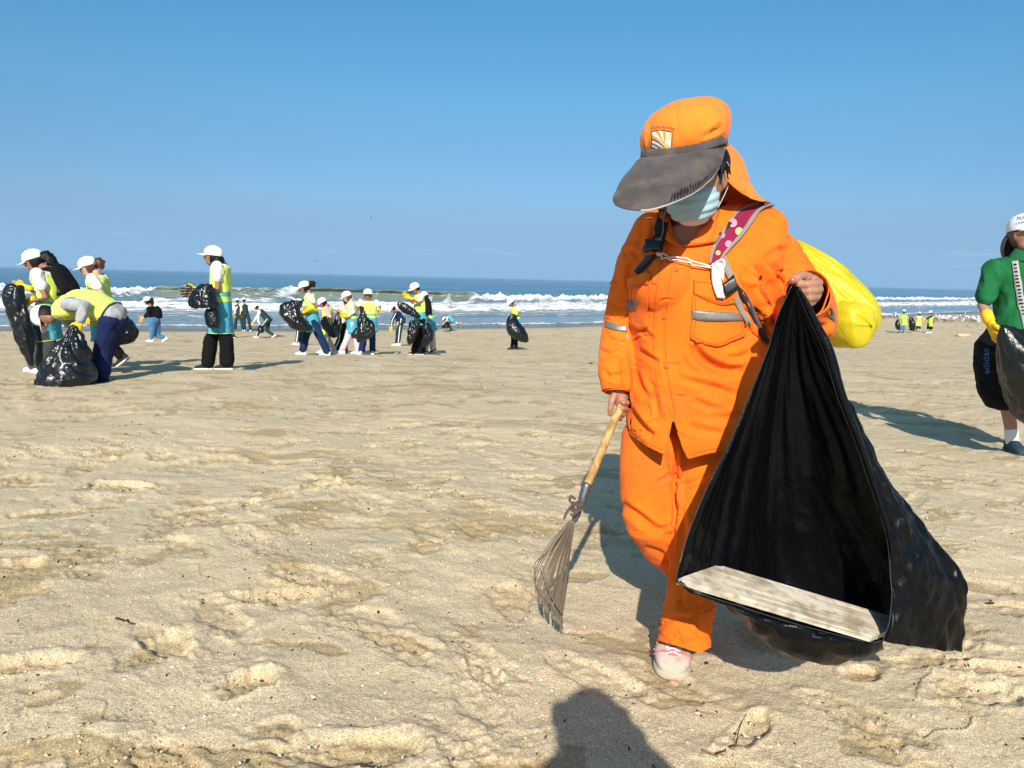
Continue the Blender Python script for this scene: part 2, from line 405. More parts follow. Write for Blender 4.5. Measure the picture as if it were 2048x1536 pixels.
def build_beach():
    # polar sheet: very fine in front of the photographer, coarse behind
    r = np.concatenate([[0.02, 0.25, 0.5, 0.75], 1.0 * np.exp(np.arange(0, 500) * 0.0036), 6.05 * np.exp(np.arange(0, 310) * 0.0080), np.array([75, 85, 100, 125, 160, 220, 300, 420, 700, 1500, 4000])])
    th = np.concatenate([np.radians(np.linspace(-44, 44, 861))]); 
    back = np.radians(np.linspace(44, 316, 70))[1:-1]
    th = np.concatenate([th, back]); nr, nt = len(r), len(th)
    Rr, Tt = np.meshgrid(r, th, indexing='ij')
    X = Rr * np.sin(Tt); Y = Rr * np.cos(Tt)
    x, y = X.ravel(), Y.ravel()
    base = beach_base(x, y); rel = beach_relief(x, y)
    # crusts and crumbs close to the viewer
    near = sstep(12, 2, Rr.ravel())
    crust = noise2(x * 2.3 + 40, y * 2.3) + 0.5 * noise2(x * 6 + 3, y * 6) + 0.25 * noise2(x * 17, y * 17)
    patch = np.clip(noise2(x * .8 + 11, y * .8 - 4) * 2.2 + 0.1, 0, 1)
    step = sstep(0.0, 0.035, crust) - 0.5
    rel += 0.006 * step * patch * (0.35 + .65 * near)
    lump = np.abs(noise2(x * 21, y * 21)) + 0.6 * np.abs(noise2(x * 43, y * 43))
    # thin broken crust: sharp little scarps along wandering lines
    wl_ = noise2(x * 1.3 + 70, y * 1.3) * 1.6; fr = noise2(x * 3.1 + wl_, y * 3.4 - wl_) + .35 * noise2(x * 9, y * 9)
    scarp = np.where(fr > 0, np.exp(-fr / .10), 0) * np.clip(noise2(x * 1.1 - 20, y * 1.1 + 6) * 2.4, 0, 1)
    rel += 0.008 * scarp * near
    rel += 0.004 * np.clip(noise2(x * 12 + 5, y * 12) - .15, 0, 1) * np.clip(noise2(x * .9 + 60, y * .9) * 2 + .2, 0, 1)
    rel += (0.003 * lump * np.clip(patch + noise2(x * 1.7, y * 1.7) * .8, 0, 1) + 0.0012 * noise2(x * 70, y * 70)) * near
    mz = noise2(x * 1.5 + 31, y * 3.0 + 8) + .5 * noise2(x * 5, y * 9.5) + .28 * noise2(x * 15, y * 22)
    mz2 = noise2(x * .55 + 3, y * 1.1 + 7) + .5 * noise2(x * 4, y * 8) + .25 * noise2(x * 16, y * 24)
    moist = sstep(.44, .54, mz) * .85 + sstep(.52, .62, mz2) * .6
    rel += -.006 * moist * near + .0030 * np.abs(noise2(x * 30, y * 30)) * moist * near
    h = rel.reshape(nr, nt); moist = moist.reshape(nr, nt).copy()
    # footprints
    rs = np.random.RandomState(3); lr = np.log(np.maximum(r, 1e-3))
    def dent(cx, cy, ang, la, lb, dep, wet):
        rr = math.hypot(cx, cy); tt = math.atan2(cx, cy)
        if abs(tt) > rad(43) or rr < 1.15: return
        m = la * 2.0
        i0, i1 = np.searchsorted(r, [max(rr - m, 0.3), rr + m])
        j0, j1 = np.searchsorted(th[:861], [tt - m / rr, tt + m / rr])
        if i1 - i0 < 2 or j1 - j0 < 2: return
        dx = X[i0:i1, j0:j1] - cx; dy = Y[i0:i1, j0:j1] - cy
        ca, sa = math.cos(ang), math.sin(ang)
        u = (dx * ca + dy * sa) / la; v = (-dx * sa + dy * ca) / lb
        wob = 1 + 0.30 * noise2(X[i0:i1, j0:j1] * 7, Y[i0:i1, j0:j1] * 7) + .16 * noise2(X[i0:i1, j0:j1] * 22, Y[i0:i1, j0:j1] * 22)
        q = np.sqrt(u * u + v * v) * wob
        edge = rs.uniform(.55, .85)
        d = -dep * (1 - sstep(edge, 1.1, q)) * (1 + 0.35 * u) + dep * 0.22 * np.exp(-((q - 1.3) / .22) ** 2)
        xx_, yy_ = X[i0:i1, j0:j1], Y[i0:i1, j0:j1]
        crumb = np.clip(noise2(xx_ * 26, yy_ * 26) + .6 * noise2(xx_ * 55, yy_ * 55), -.2, 1)
        d += (dep * .30 + .0022) * crumb * (1 - sstep(.9, 1.6, q)) * min(1, 4.5 / rr)
        h[i0:i1, j0:j1] += d
        moist[i0:i1, j0:j1] = np.maximum(moist[i0:i1, j0:j1], wet * (1 - sstep(.5, 1.15, q)) * (0.7 + .6 * noise2(X[i0:i1, j0:j1] * 9, Y[i0:i1, j0:j1] * 9)))
    def pick(k, n):
        return math.sqrt(rs.uniform(1.3 ** 2, 9 ** 2)) if k < n * .35 else math.exp(rs.uniform(math.log(8), math.log(36)))
    for k in range(250):                       # trails of walkers
        rr = pick(k, 250); tt = rs.uniform(-.72, .72)
        px, py = rr * math.sin(tt), rr * math.cos(tt); a = rs.choice([rs.normal(0, .5), rs.uniform(0, 6.3)]); side = 1
        for s in range(rs.randint(3, 9)):
            if shore_y(px) - py < 1.5: break
            nx, ny = -math.sin(a), math.cos(a)
            dent(px + nx * .09 * side, py + ny * .09 * side, a + rs.normal(0, .15), rs.uniform(.12, .17), rs.uniform(.05, .07), rs.uniform(.003, .011), rs.choice([0, .2, .6, 1]))
            side = -side; a += rs.normal(0, .12); px += math.cos(a) * .55; py += math.sin(a) * .55
    for k in range(800):                        # scuffs and hollows
        rr = pick(k, 800); tt = rs.uniform(-.75, .75)
        dent(rr * math.sin(tt), rr * math.cos(tt), rs.normal(0, .6), rs.uniform(.05, .24), rs.uniform(.03, .10), rs.uniform(.002, .007), rs.choice([0, .3, .6, .9]))
    # the named hollows of the photograph
    for (px, py, la, lb, dep, a, wet) in [(500, 1372, .075, .055, .035, .5, 1.0), (1380, 1345, .0, .0, 0, 0, 0), (720, 1505, .17, .06, .025, .1, 1.0), (60, 1352, .13, .05, .03, .4, 1),
                                          (560, 1200, .14, .05, .02, .3, .9), (30, 1150, .1, .06, .03, .6, .8), (330, 1090, .12, .03, .015, .1, .7), (240, 965, .16, .06, .03, .0, .9),
                                          (1720, 1330, .06, .04, .02, .3, 1), (1420, 1400, .0, 0, 0, 0, 0), (1980, 1330, .12, .04, .02, -.2, 1), (1500, 1440, .1, .03, .02, .8, .6)]:
        if la: 
            d = P(px, py, 1) - CAM; t = -CAM_H / d[2]; q = CAM + d * t
            dent(q[0], q[1], a, la, lb, dep * .75, wet)
    fade_shore = sstep(0.5, 7, shore_y(x) - y).reshape(nr, nt)
    h *= fade_shore
    z = base + h.ravel()
    V = np.stack([x, y, z], -1)
    # quads around the full circle
    i = np.arange(nr - 1)[:, None]; j = np.arange(nt)[None, :]; k = (j + 1) % nt
    Q = np.stack([i * nt + j, (i + 1) * nt + j, (i + 1) * nt + k, i * nt + k], -1).reshape(-1, 4)
    me = bpy.data.meshes.new('sand_beach')
    me.vertices.add(len(V)); me.vertices.foreach_set('co', V.astype(np.float32).ravel())
    me.loops.add(Q.size); me.loops.foreach_set('vertex_index', Q.astype(np.int32).ravel())
    me.polygons.add(len(Q)); me.polygons.foreach_set('loop_start', (np.arange(len(Q)) * 4).astype(np.int32))
    me.polygons.foreach_set('use_smooth', np.ones(len(Q), bool))
    me.update(calc_edges=True)
    a = me.attributes.new('moist', 'FLOAT', 'POINT')
    a.data.foreach_set('value', np.clip(moist.ravel(), 0, 1).astype(np.float32))
    a = me.attributes.new('wet', 'FLOAT', 'POINT')
    ww = shore_y(x) - y + 0.5 * noise2(x * .25, y * .25)
    a.data.foreach_set('value', (1 - sstep(0.6, 4.5, ww)).astype(np.float32))
    # material
    m, n, l, b = new_mat('dry_sand')
    tc = n.new('ShaderNodeTexCoord')
    def nz(s, d=3, dist=0):
        t = n.new('ShaderNodeTexNoise'); t.inputs['Scale'].default_value = s; t.inputs['Detail'].default_value = d; t.inputs['Distortion'].default_value = dist
        l.new(tc.outputs['Object'], t.inputs['Vector']); return t
    big = nz(0.7, 6); mid = nz(7, 8, .5); grain = nz(330, 2); grain2 = nz(120, 3)
    cr = n.new('ShaderNodeValToRGB'); e = cr.color_ramp.elements
    e[0].position = .3; e[0].color = (0.525, 0.42, 0.265, 1); e[1].position = .7; e[1].color = (0.615, 0.50, 0.33, 1)
    ad = n.new('ShaderNodeMath'); ad.operation = 'ADD'; hm = n.new('ShaderNodeMath'); hm.operation = 'MULTIPLY'; hm.inputs[1].default_value = .5
    l.new(big.outputs['Fac'], ad.inputs[0]); l.new(mid.outputs['Fac'], ad.inputs[1]); l.new(ad.outputs[0], hm.inputs[0]); l.new(hm.outputs[0], cr.inputs['Fac'])
    at = n.new('ShaderNodeAttribute'); at.attribute_name = 'moist'
    mm = n.new('ShaderNodeMapRange'); mm.inputs['To Max'].default_value = .85; l.new(at.outputs['Fac'], mm.inputs['Value'])
    mx = n.new('ShaderNodeMixRGB'); mx.inputs['Color2'].default_value = (0.37, 0.27, 0.135, 1); l.new(mm.outputs[0], mx.inputs['Fac']); l.new(cr.outputs[0], mx.inputs['Color1'])
    # speckle of dark and pale grains
    gr = n.new('ShaderNodeMapRange'); gr.inputs['From Min'].default_value = .3; gr.inputs['From Max'].default_value = .7; gr.inputs['To Min'].default_value = .40; gr.inputs['To Max'].default_value = 1.6
    l.new(grain.outputs['Fac'], gr.inputs['Value'])
    mg = n.new('ShaderNodeMixRGB'); mg.blend_type = 'MULTIPLY'; mg.inputs['Fac'].default_value = .9; l.new(mx.outputs[0], mg.inputs['Color1']); l.new(gr.outputs[0], mg.inputs['Color2'])
    g2 = n.new('ShaderNodeMapRange'); g2.inputs['From Min'].default_value = .3; g2.inputs['From Max'].default_value = .7; g2.inputs['To Min'].default_value = .85; g2.inputs['To Max'].default_value = 1.12
    l.new(grain2.outputs['Fac'], g2.inputs['Value'])
    mg2 = n.new('ShaderNodeMixRGB'); mg2.blend_type = 'MULTIPLY'; mg2.inputs['Fac'].default_value = 1; l.new(mg.outputs[0], mg2.inputs['Color1']); l.new(g2.outputs[0], mg2.inputs['Color2'])
    aw = n.new('ShaderNodeAttribute'); aw.attribute_name = 'wet'
    mw = n.new('ShaderNodeMixRGB'); mw.inputs['Color2'].default_value = (0.17, 0.135, 0.10, 1); l.new(aw.outputs['Fac'], mw.inputs['Fac']); l.new(mg2.outputs[0], mw.inputs['Color1'])
    l.new(mw.outputs[0], b.inputs['Base Color'])
    rr_ = n.new('ShaderNodeMapRange'); rr_.inputs['To Min'].default_value = .95; rr_.inputs['To Max'].default_value = .32; l.new(aw.outputs['Fac'], rr_.inputs['Value']); l.new(rr_.outputs[0], b.inputs['Roughness'])
    b.inputs['Specular IOR Level'].default_value = .25
    bsum = n.new('ShaderNodeMath'); bsum.operation = 'MULTIPLY_ADD'; bsum.inputs[1].default_value = .35; l.new(grain.outputs['Fac'], bsum.inputs[0]); l.new(grain2.outputs['Fac'], bsum.inputs[2])
    bp = n.new('ShaderNodeBump'); bp.inputs['Strength'].default_value = .55; bp.inputs['Distance'].default_value = .004; l.new(bsum.outputs[0], bp.inputs['Height'])
    bp2 = n.new('ShaderNodeBump'); bp2.inputs['Strength'].default_value = .5; bp2.inputs['Distance'].default_value = .03; l.new(mid.outputs['Fac'], bp2.inputs['Height'])
    l.new(bp.outputs[0], bp2.inputs['Normal']); l.new(bp2.outputs[0], b.inputs['Normal'])
    me.materials.append(m); build_beach.mat = m
    o = link('sand_beach', me); o['kind'] = 'structure'; o['label'] = 'trampled pale sand sloping down to the sea'
    return o
build_beach()

def build_sea():
    # rows follow the shore line; v = metres offshore
    th = np.radians(np.linspace(-62, 66, 1500))
    v = np.concatenate([np.linspace(-1.2, 60, 400), 60 * np.exp(np.arange(1, 190) * 0.0285), [30000.]])
    # column rays from the viewer keep columns evenly spaced over the view
    xs = np.tan(np.radians(np.linspace(-50, 50, 1300)))
    # parametrise by X at the shore: solve the point where ray x = k*y meets the shore
    yy = np.linspace(3, 900, 30000)
    sx = []
    cand = np.concatenate([np.linspace(-400, 120, 60001)])
    k = cand / np.maximum(shore_y(cand), 1e-3)
    ok = shore_y(cand) > 3
    kk = k[ok]; cc = cand[ok]
    order = np.argsort(kk); kk = kk[order]; cc = cc[order]
    X0 = np.interp(np.linspace(kk[0] if kk[0] > -3 else -3, .80, 1300), kk, cc)
    X0 = np.unique(np.concatenate([np.linspace(-3000, X0[0] - 20, 30), X0, np.linspace(X0[-1] + 5, X0[-1] + 3000, 60)]))
    Y0 = shore_y(X0)
    # outward direction, smoothly from local normal-ish to straight out; fan out with distance so the horizon is covered
    VV, XX = np.meshgrid(v, X0, indexing='ij')
    YY0 = np.broadcast_to(Y0, VV.shape)
    far = sstep(80, 3000, VV)
    X = np.clip(XX * (1 + far * VV / 260.0), -31000, 31000); Y = YY0 + VV
    x, y, vv, x0 = X.ravel(), Y.ravel(), VV.ravel(), XX.ravel()
    z = np.zeros_like(x)
    # open water: swell and chop
    along = x0
    sw = noise2(vv * .045 + 3 + 0.004 * along, along * .010) * .35 + noise2(vv * .11, along * .022 + 5) * .22
    ch = noise2(vv * .32 + .1 * along, along * .07) * .13 + noise2(vv * .8, along * .2 + 2) * .06 + noise2(vv * 1.9, along * .5) * .025
    amp = sstep(30, 75, vv) * (1 - .7 * sstep(400, 3000, vv))
    z += (sw + ch) * amp
    z += 0.012 * noise2(vv * 1.1, along * .25) * (1 - amp)
    # breaker: crest line wobbles; collapses (foams) in stretches
    crest_v = 42 + 2.2 * noise2(along * .03, along * 0 + 1.5) + 1.0 * noise2(along * .12, along * 0 + 4)
    Hc = 1.62 * np.interp(along, [-200, -70, -42, -34, -20, -8, 0, 15, 30, 80, 200], [1, 1.05, .9, 1.0, 1.05, .9, .82, .85, .8, .75, .7])
    # 0 = green unbroken face, 1 = collapsed to white water
    brk = np.interp(along, [-300, -46, -42, -37.5, -36.5, -30, -25.5, -23.5, -22.5, -14, -5.5, -4, 14, 16, 18, 26, 30, 300],
                    [1, 1, 1, .75, .25, .22, .3, .75, .05, .05, .15, .95, 1, .5, .45, 1, 1, 1])
    brk = np.clip(brk + .22 * noise2(along * .5, along * 0 + 9), 0, 1)
    d = vv - crest_v
    frontw = 1.4 + 2.4 * brk
    prof = np.where(d > 0, np.exp(-(d / 7.0) ** 2), np.exp(-np.abs(d / frontw) ** 1.7))
    lump = 1 + brk * .45 * noise2(along * .9, vv * .9) + brk * .25 * noise2(along * 2.4, vv * 2.4)
    z += Hc * (1 - .25 * brk) * prof * lump
    # a slight overhang of the green crest
    sway = -0.9 * Hc * sstep(.72, 1.0, prof) * (d < 2) * (1 - brk) * .8
    y = y + sway
    # white water bores running up the beach
    foam = np.zeros_like(x)
    foam = np.maximum(foam, brk * sstep(-4.5, -.5, d) * (1 - sstep(.2, 1.5, d)))
    foam = np.maximum(foam, (1 - brk) * .95 * sstep(-4.5, -3.0, d) * (1 - sstep(-2.6, -1.6, d)))
    foam = np.maximum(foam, .55 * (1 - brk) * np.clip(noise2(along * 1.6, d * .35) * 2.2 - .25, 0, 1) * (d < -.2) * (d > -4))
    for (c, w, hgt, a) in ((31, 5.5, .22, .95), (23, 3.6, .30, 1.0), (12.5, 1.1, .10, .45), (2.0, .5, .03, .8), (17, 1.2, .07, .35)):
        cv = c + 1.6 * noise2(along * .035 + c, along * 0) + .5 * noise2(along * .3 + c, along * 0)
        dd = vv - cv
        z += hgt * np.where(dd > 0, np.exp(-(dd / (w * 1.2)) ** 2), np.exp(-(dd / .5) ** 2)) * (1 + .5 * noise2(along * 1.1, vv))
        f = sstep(-.5, -.1, dd) * (1 - sstep(w * .5, w * 1.6, dd)) * a
        foam = np.maximum(foam, f)
    foam = np.maximum(foam, .74 * sstep(16, 25, vv) * (1 - sstep(36, 39, vv)))
    # scattered flecks
    foam = np.maximum(foam, .5 * np.clip(noise2(along * .25, vv * .5) * 2 - .9, 0, 1) * (vv > 5) * (vv < 22))
    z += 0.10 * foam * np.abs(noise2(along * 1.7, vv * 1.9))
    z += foam * .05 * noise2(along * 4, vv * 4)
    thin = (1 - brk) * np.exp(-((d + 1.2) / 2.0) ** 2) * sstep(.3, .9, prof + .25)
    V = np.stack([x, y, z + SEA], -1)
    nr, nc = VV.shape
    i = np.arange(nr - 1)[:, None]; j = np.arange(nc - 1)[None, :]
    Q = np.stack([i * nc + j, i * nc + j + 1, (i + 1) * nc + j + 1, (i + 1) * nc + j], -1).reshape(-1, 4)
    me = bpy.data.meshes.new('sea_water')
    me.vertices.add(len(V)); me.vertices.foreach_set('co', V.astype(np.float32).ravel())
    me.loops.add(Q.size); me.loops.foreach_set('vertex_index', Q.astype(np.int32).ravel())
    me.polygons.add(len(Q)); me.polygons.foreach_set('loop_start', (np.arange(len(Q)) * 4).astype(np.int32))
    me.polygons.foreach_set('use_smooth', np.ones(len(Q), bool)); me.update(calc_edges=True)
    for nm, arr in (('foam', foam), ('thin', thin), ('off', np.clip(vv / 300, 0, 1)), ('sh_u', along), ('sh_v', vv)):
        a = me.attributes.new(nm, 'FLOAT', 'POINT'); a.data.foreach_set('value', arr.astype(np.float32))
    m, n, l, b = new_mat('sea_water')
    def at(nm):
        t = n.new('ShaderNodeAttribute'); t.attribute_name = nm; return t.outputs['Fac']
    cx = n.new('ShaderNodeCombineXYZ'); l.new(at('sh_u'), cx.inputs[0]); l.new(at('sh_v'), cx.inputs[1])
    def nz(s, d, sc=(1, 1, 1)):
        mp = n.new('ShaderNodeMapping'); mp.inputs['Scale'].default_value = sc; l.new(cx.outputs[0], mp.inputs[0])
        t = n.new('ShaderNodeTexNoise'); t.inputs['Scale'].default_value = s; t.inputs['Detail'].default_value = d; l.new(mp.outputs[0], t.inputs['Vector']); return t.outputs['Fac']
    def math_(op, a, bb):
        t = n.new('ShaderNodeMath'); t.operation = op
        for k_, q in enumerate((a, bb)):
            if isinstance(q, (int, float)): t.inputs[k_].default_value = q
            else: l.new(q, t.inputs[k_])
        return t.outputs[0]
    def mapr(a, f0, f1, t0=0, t1=1):
        t = n.new('ShaderNodeMapRange'); t.inputs['From Min'].default_value = f0; t.inputs['From Max'].default_value = f1; t.inputs['To Min'].default_value = t0; t.inputs['To Max'].default_value = t1
        l.new(a, t.inputs['Value']); return t.outputs[0]
    lace = nz(1.3, 6, (.55, 1.6, 1)); lace2 = nz(.22, 4, (.5, 1.8, 1))
    thr = math_('ADD', at('foam'), math_('MULTIPLY', math_('SUBTRACT', lace, .5), 1.7))
    thr = math_('ADD', thr, math_('MULTIPLY', math_('SUBTRACT', lace2, .5), .9))
    fm = mapr(thr, .30, .78); fm = math_('MULTIPLY', fm, mapr(at('foam'), .02, .25))
    deep = n.new('ShaderNodeMixRGB'); deep.inputs['Color1'].default_value = (0.19, 0.25, 0.285, 1); deep.inputs['Color2'].default_value = (0.038, 0.135, 0.21, 1)
    l.new(mapr(at('sh_v'), 20, 70), deep.inputs['Fac'])
    grn = n.new('ShaderNodeMixRGB'); grn.inputs['Color2'].default_value = (0.15, 0.18, 0.135, 1); l.new(mapr(at('thin'), .1, .8, 0, .95), grn.inputs['Fac']); l.new(deep.outputs[0], grn.inputs['Color1'])
    shal = n.new('ShaderNodeMixRGB'); shal.inputs['Color2'].default_value = (0.16, 0.15, 0.12, 1); l.new(mapr(at('sh_v'), 5, -1), shal.inputs['Fac']); l.new(grn.outputs[0], shal.inputs['Color1'])
    fc = n.new('ShaderNodeMixRGB'); fc.inputs['Color2'].default_value = (0.74, 0.76, 0.76, 1); l.new(fm, fc.inputs['Fac']); l.new(shal.outputs[0], fc.inputs['Color1'])
    l.new(fc.outputs[0], b.inputs['Base Color'])
    l.new(mapr(fm, 0, 1, .16, .9), b.inputs['Roughness']); b.inputs['IOR'].default_value = 1.33
    w0 = nz(.06, 3, (.22, 1.3, 1)); w1 = nz(.35, 5, (.3, 1.6, 1)); w2 = nz(2.2, 4, (.4, 1.4, 1))
    hs = math_('ADD', math_('MULTIPLY', w1, 1.6), math_('MULTIPLY', w2, .5)); hs = math_('ADD', hs, math_('MULTIPLY', fm, .6)); hs = math_('ADD', hs, math_('MULTIPLY', w0, 9.0))
    bp = n.new('ShaderNodeBump'); bp.inputs['Strength'].default_value = .8; bp.inputs['Distance'].default_value = .5; l.new(hs, bp.inputs['Height']); l.new(bp.outputs[0], b.inputs['Normal'])
    me.materials.append(m)
    o = link('sea_water', me); o['kind'] = 'structure'; o['label'] = 'blue sea with a green breaker and bands of white foam'
build_sea()
# ================================================================ materials shared by the figures
M = {}
M['orange'] = cloth_mat('orange_workwear', (0.84, 0.158, 0.008), .85, 1300, .16, .4, .05, (.62, .13, .03, .35))
M['orange_cap'] = cloth_mat('orange_cap_cloth', (0.86, 0.225, 0.022), .85, 1300, .12, .35, .1, (.70, .22, .06, .3))
M['denim'] = cloth_mat('grey_denim', (0.080, 0.067, 0.066), .95, 700, .45, 1.0, .1, (.06, .055, .06, .6))
M['dark_thread'] = plain_mat('dark_thread', (0.02, 0.018, 0.03), .9)
M['pale_edge'] = plain_mat('pale_piping', (0.42, 0.42, 0.42), .8)
M['skin'] = plain_mat('warm_skin', (0.38, 0.19, 0.12), .5, .4, bump=.2, bscale=120, sss=.15)
M['skin_dark'] = plain_mat('tanned_skin', (0.26, 0.12, 0.07), .5, .4, bump=.2, bscale=120, sss=.1)
M['skin_far'] = plain_mat('skin', (0.30, 0.145, 0.085), .55, .3)
M['skin_pale'] = plain_mat('pale_skin', (0.50, 0.30, 0.21), .55, .3)
M['nail'] = plain_mat('red_nail', (0.45, 0.06, 0.05), .3)
M['hair'] = plain_mat('black_hair', (0.006, 0.005, 0.005), .6, .25, bump=.8, bscale=60)
M['hair_red'] = plain_mat('auburn_hair', (0.09, 0.03, 0.015), .5, .5, bump=.8, bscale=60)
M['hair_brown'] = plain_mat('brown_wavy_hair', (0.10, 0.055, 0.03), .5, .5, bump=.8, bscale=60)
M['mask_blue'] = cloth_mat('blue_mask_fabric', (0.34, 0.51, 0.58), .7, 900, .1, .2, .1)
M['mask_white'] = cloth_mat('white_mask_border', (0.62, 0.60, 0.58), .8, 900, .1, .2, .1)
M['tape'] = plain_mat('dull_reflective_tape', (0.17, 0.165, 0.15), .42, .6, .25, .4, 60)
M['maroon'] = cloth_mat('maroon_webbing', (0.22, 0.008, 0.05), .8, 900, .15, .3)
M['dot_pink'] = plain_mat('pink_dot_print', (0.55, 0.25, 0.36), .8)
M['dot_yellow'] = plain_mat('yellow_dot_print', (0.6, 0.42, 0.15), .8)
M['webbing'] = cloth_mat('grey_webbing', (0.24, 0.225, 0.19), .85, 900, .2, .5)
M['black_webbing'] = cloth_mat('black_webbing', (0.012, 0.013, 0.018), .75, 900, .2, .5)
M['black_plastic'] = plain_mat('black_hard_plastic', (0.012, 0.013, 0.016), .3, .5)
M['ribbon'] = cloth_mat('white_ribbon', (0.70, 0.66, 0.62), .8, 900, .08, .3)
M['rag'] = cloth_mat('brown_rag', (0.10, 0.075, 0.06), .95, 700, .3, .5)
M['steel'] = plain_mat('worn_steel', (0.13, 0.13, 0.14), .45, .5, .6, .5, 50)
M['tine'] = plain_mat('rusty_wire', (0.20, 0.155, 0.115), .65, .4, .3, .4, 200)
M['shoe_white'] = plain_mat('dirty_white_leather', (0.52, 0.44, 0.38), .7, .3, bump=.3, bscale=30)
M['shoe_pink'] = plain_mat('pink_trim', (0.55, 0.17, 0.20), .7)
M['sole'] = plain_mat('sandy_rubber_sole', (0.46, 0.40, 0.31), .9, .2, bump=.4, bscale=40)
M['bag_black'] = plastic_mat('black_polythene', (0.0022, 0.0028, 0.0038), .32, .14, 7, (0.20, 0.15, 0.09, .025), .20)
M['bag_rim'] = plain_mat('polythene_edge', (0.03, 0.035, 0.042), .3, .6)
M['bag_yellow'] = plastic_mat('yellow_polythene', (0.70, 0.61, 0.03), .32, .5, 10, (0.95, 0.85, 0.02, .35))
M['undershirt'] = cloth_mat('orange_inner_cloth', (0.42, 0.10, 0.03), .9)

def wood_mat(name, c1, c2, axis_scale, sc=6):
    m, n, l, b = new_mat(name)
    tc = n.new('ShaderNodeTexCoord'); mp = n.new('ShaderNodeMapping'); mp.inputs['Scale'].default_value = axis_scale; l.new(tc.outputs['Generated'], mp.inputs[0])
    no = n.new('ShaderNodeTexNoise'); no.inputs['Scale'].default_value = sc; no.inputs['Detail'].default_value = 8; no.inputs['Distortion'].default_value = .8; l.new(mp.outputs[0], no.inputs['Vector'])
    cr = n.new('ShaderNodeValToRGB'); e = cr.color_ramp.elements; e[0].position = .32; e[0].color = (*c1, 1); e[1].position = .62; e[1].color = (*c2, 1)
    l.new(no.outputs['Fac'], cr.inputs['Fac']); l.new(cr.outputs[0], b.inputs['Base Color']); b.inputs['Roughness'].default_value = .8; b.inputs['Specular IOR Level'].default_value = .2
    bp = n.new('ShaderNodeBump'); bp.inputs['Strength'].default_value = .5; bp.inputs['Distance'].default_value = .003; l.new(no.outputs['Fac'], bp.inputs['Height']); l.new(bp.outputs[0], b.inputs['Normal'])
    return m
M['handle'] = wood_mat('worn_bamboo_handle', (0.30, 0.16, 0.05), (0.56, 0.37, 0.16), (3, 3, 1.2), 4)
M['board'] = wood_mat2 = wood_mat('weathered_board', (0.42, 0.34, 0.23), (0.72, 0.66, 0.54), (.9, 4, 1), 3)

def add_stains(m, col, amt, sc):
    n, l, b = m.node_tree.nodes, m.node_tree.links, m.node_tree.nodes['Principled BSDF']
    src = b.inputs['Base Color'].links[0].from_socket
    tc = n.new('ShaderNodeTexCoord'); no = n.new('ShaderNodeTexNoise'); no.inputs['Scale'].default_value = sc; no.inputs['Detail'].default_value = 7; l.new(tc.outputs['Object'], no.inputs['Vector'])
    mr = n.new('ShaderNodeMapRange'); mr.inputs['From Min'].default_value = .5; mr.inputs['From Max'].default_value = .66; mr.inputs['To Max'].default_value = amt; l.new(no.outputs['Fac'], mr.inputs['Value'])
    mx = n.new('ShaderNodeMixRGB'); mx.inputs['Color2'].default_value = (*col, 1); l.new(mr.outputs[0], mx.inputs['Fac']); l.new(src, mx.inputs['Color1']); l.new(mx.outputs[0], b.inputs['Base Color'])
add_stains(M['board'], (.27, .20, .12), .75, 11)
add_stains(M['board'], (.20, .16, .11), .5, 38)
add_stains(M['handle'], (.24, .14, .06), .7, 30)
add_stains(M['shoe_white'], (.36, .29, .20), .8, 22)
add_stains(M['denim'], (.128, .104, .090), .7, 16)

def G(px, py):
    """where the sight line through a photo pixel meets the beach"""
    d = P(px, py, 1.0) - CAM; Y = 2.0
    for _ in range(30):
        q = CAM + d * Y; Y = Y * .5 + .5 * (CAM_H - ground_z(q[0], q[1])) / max(-d[2], 1e-4)
        Y = min(max(Y, .5), 200)
    q = CAM + d * Y; return np.array([q[0], q[1], ground_z(q[0], q[1])])

def bvh_of(shape):
    return BVHTree.FromPolygons([Vector(p) for p in shape[0]], [tuple(q) for q in shape[1]])

def on_surf(bvh, px, py, off, Yfall=2.0):
    d = Vector(P(px, py, 1.0) - CAM).normalized()
    hit, nrm, _, _ = bvh.ray_cast(Vector(CAM), d)
    if hit is None: return P(px, py, Yfall), np.array([0, -1, 0.])
    nn = np.array(nrm)
    if np.dot(nn, np.array(d)) > 0: nn = -nn
    return np.array(hit) + nn * off, nn

def strip(bvh, top, bot, off=.003, nu=14, nv=6, relax=2, Yfall=2.0):
    """cloth panel between two photo-pixel curves laid on a surface"""
    T = bez(top, nu) if len(top) > 2 else np.linspace(top[0], top[1], nu)
    B = bez(bot, nu) if len(bot) > 2 else np.linspace(bot[0], bot[1], nu)
    V = np.zeros((nv, nu, 3))
    for i in range(nv):
        for j in range(nu):
            q = T[j] + (B[j] - T[j]) * i / (nv - 1); V[i, j] = on_surf(bvh, q[0], q[1], off, Yfall)[0]
    for _ in range(relax):
        W = V.copy(); W[1:-1, 1:-1] = (V[:-2, 1:-1] + V[2:, 1:-1] + V[1:-1, :-2] + V[1:-1, 2:]) / 4
        if relax > 5:
            for e_ in (0, -1): W[e_, 1:-1] = V[e_, 1:-1] * .5 + (V[e_, :-2] + V[e_, 2:]) * .25
        V = W
    F = grid_faces(nv, nu)
    return V.reshape(-1, 3), F

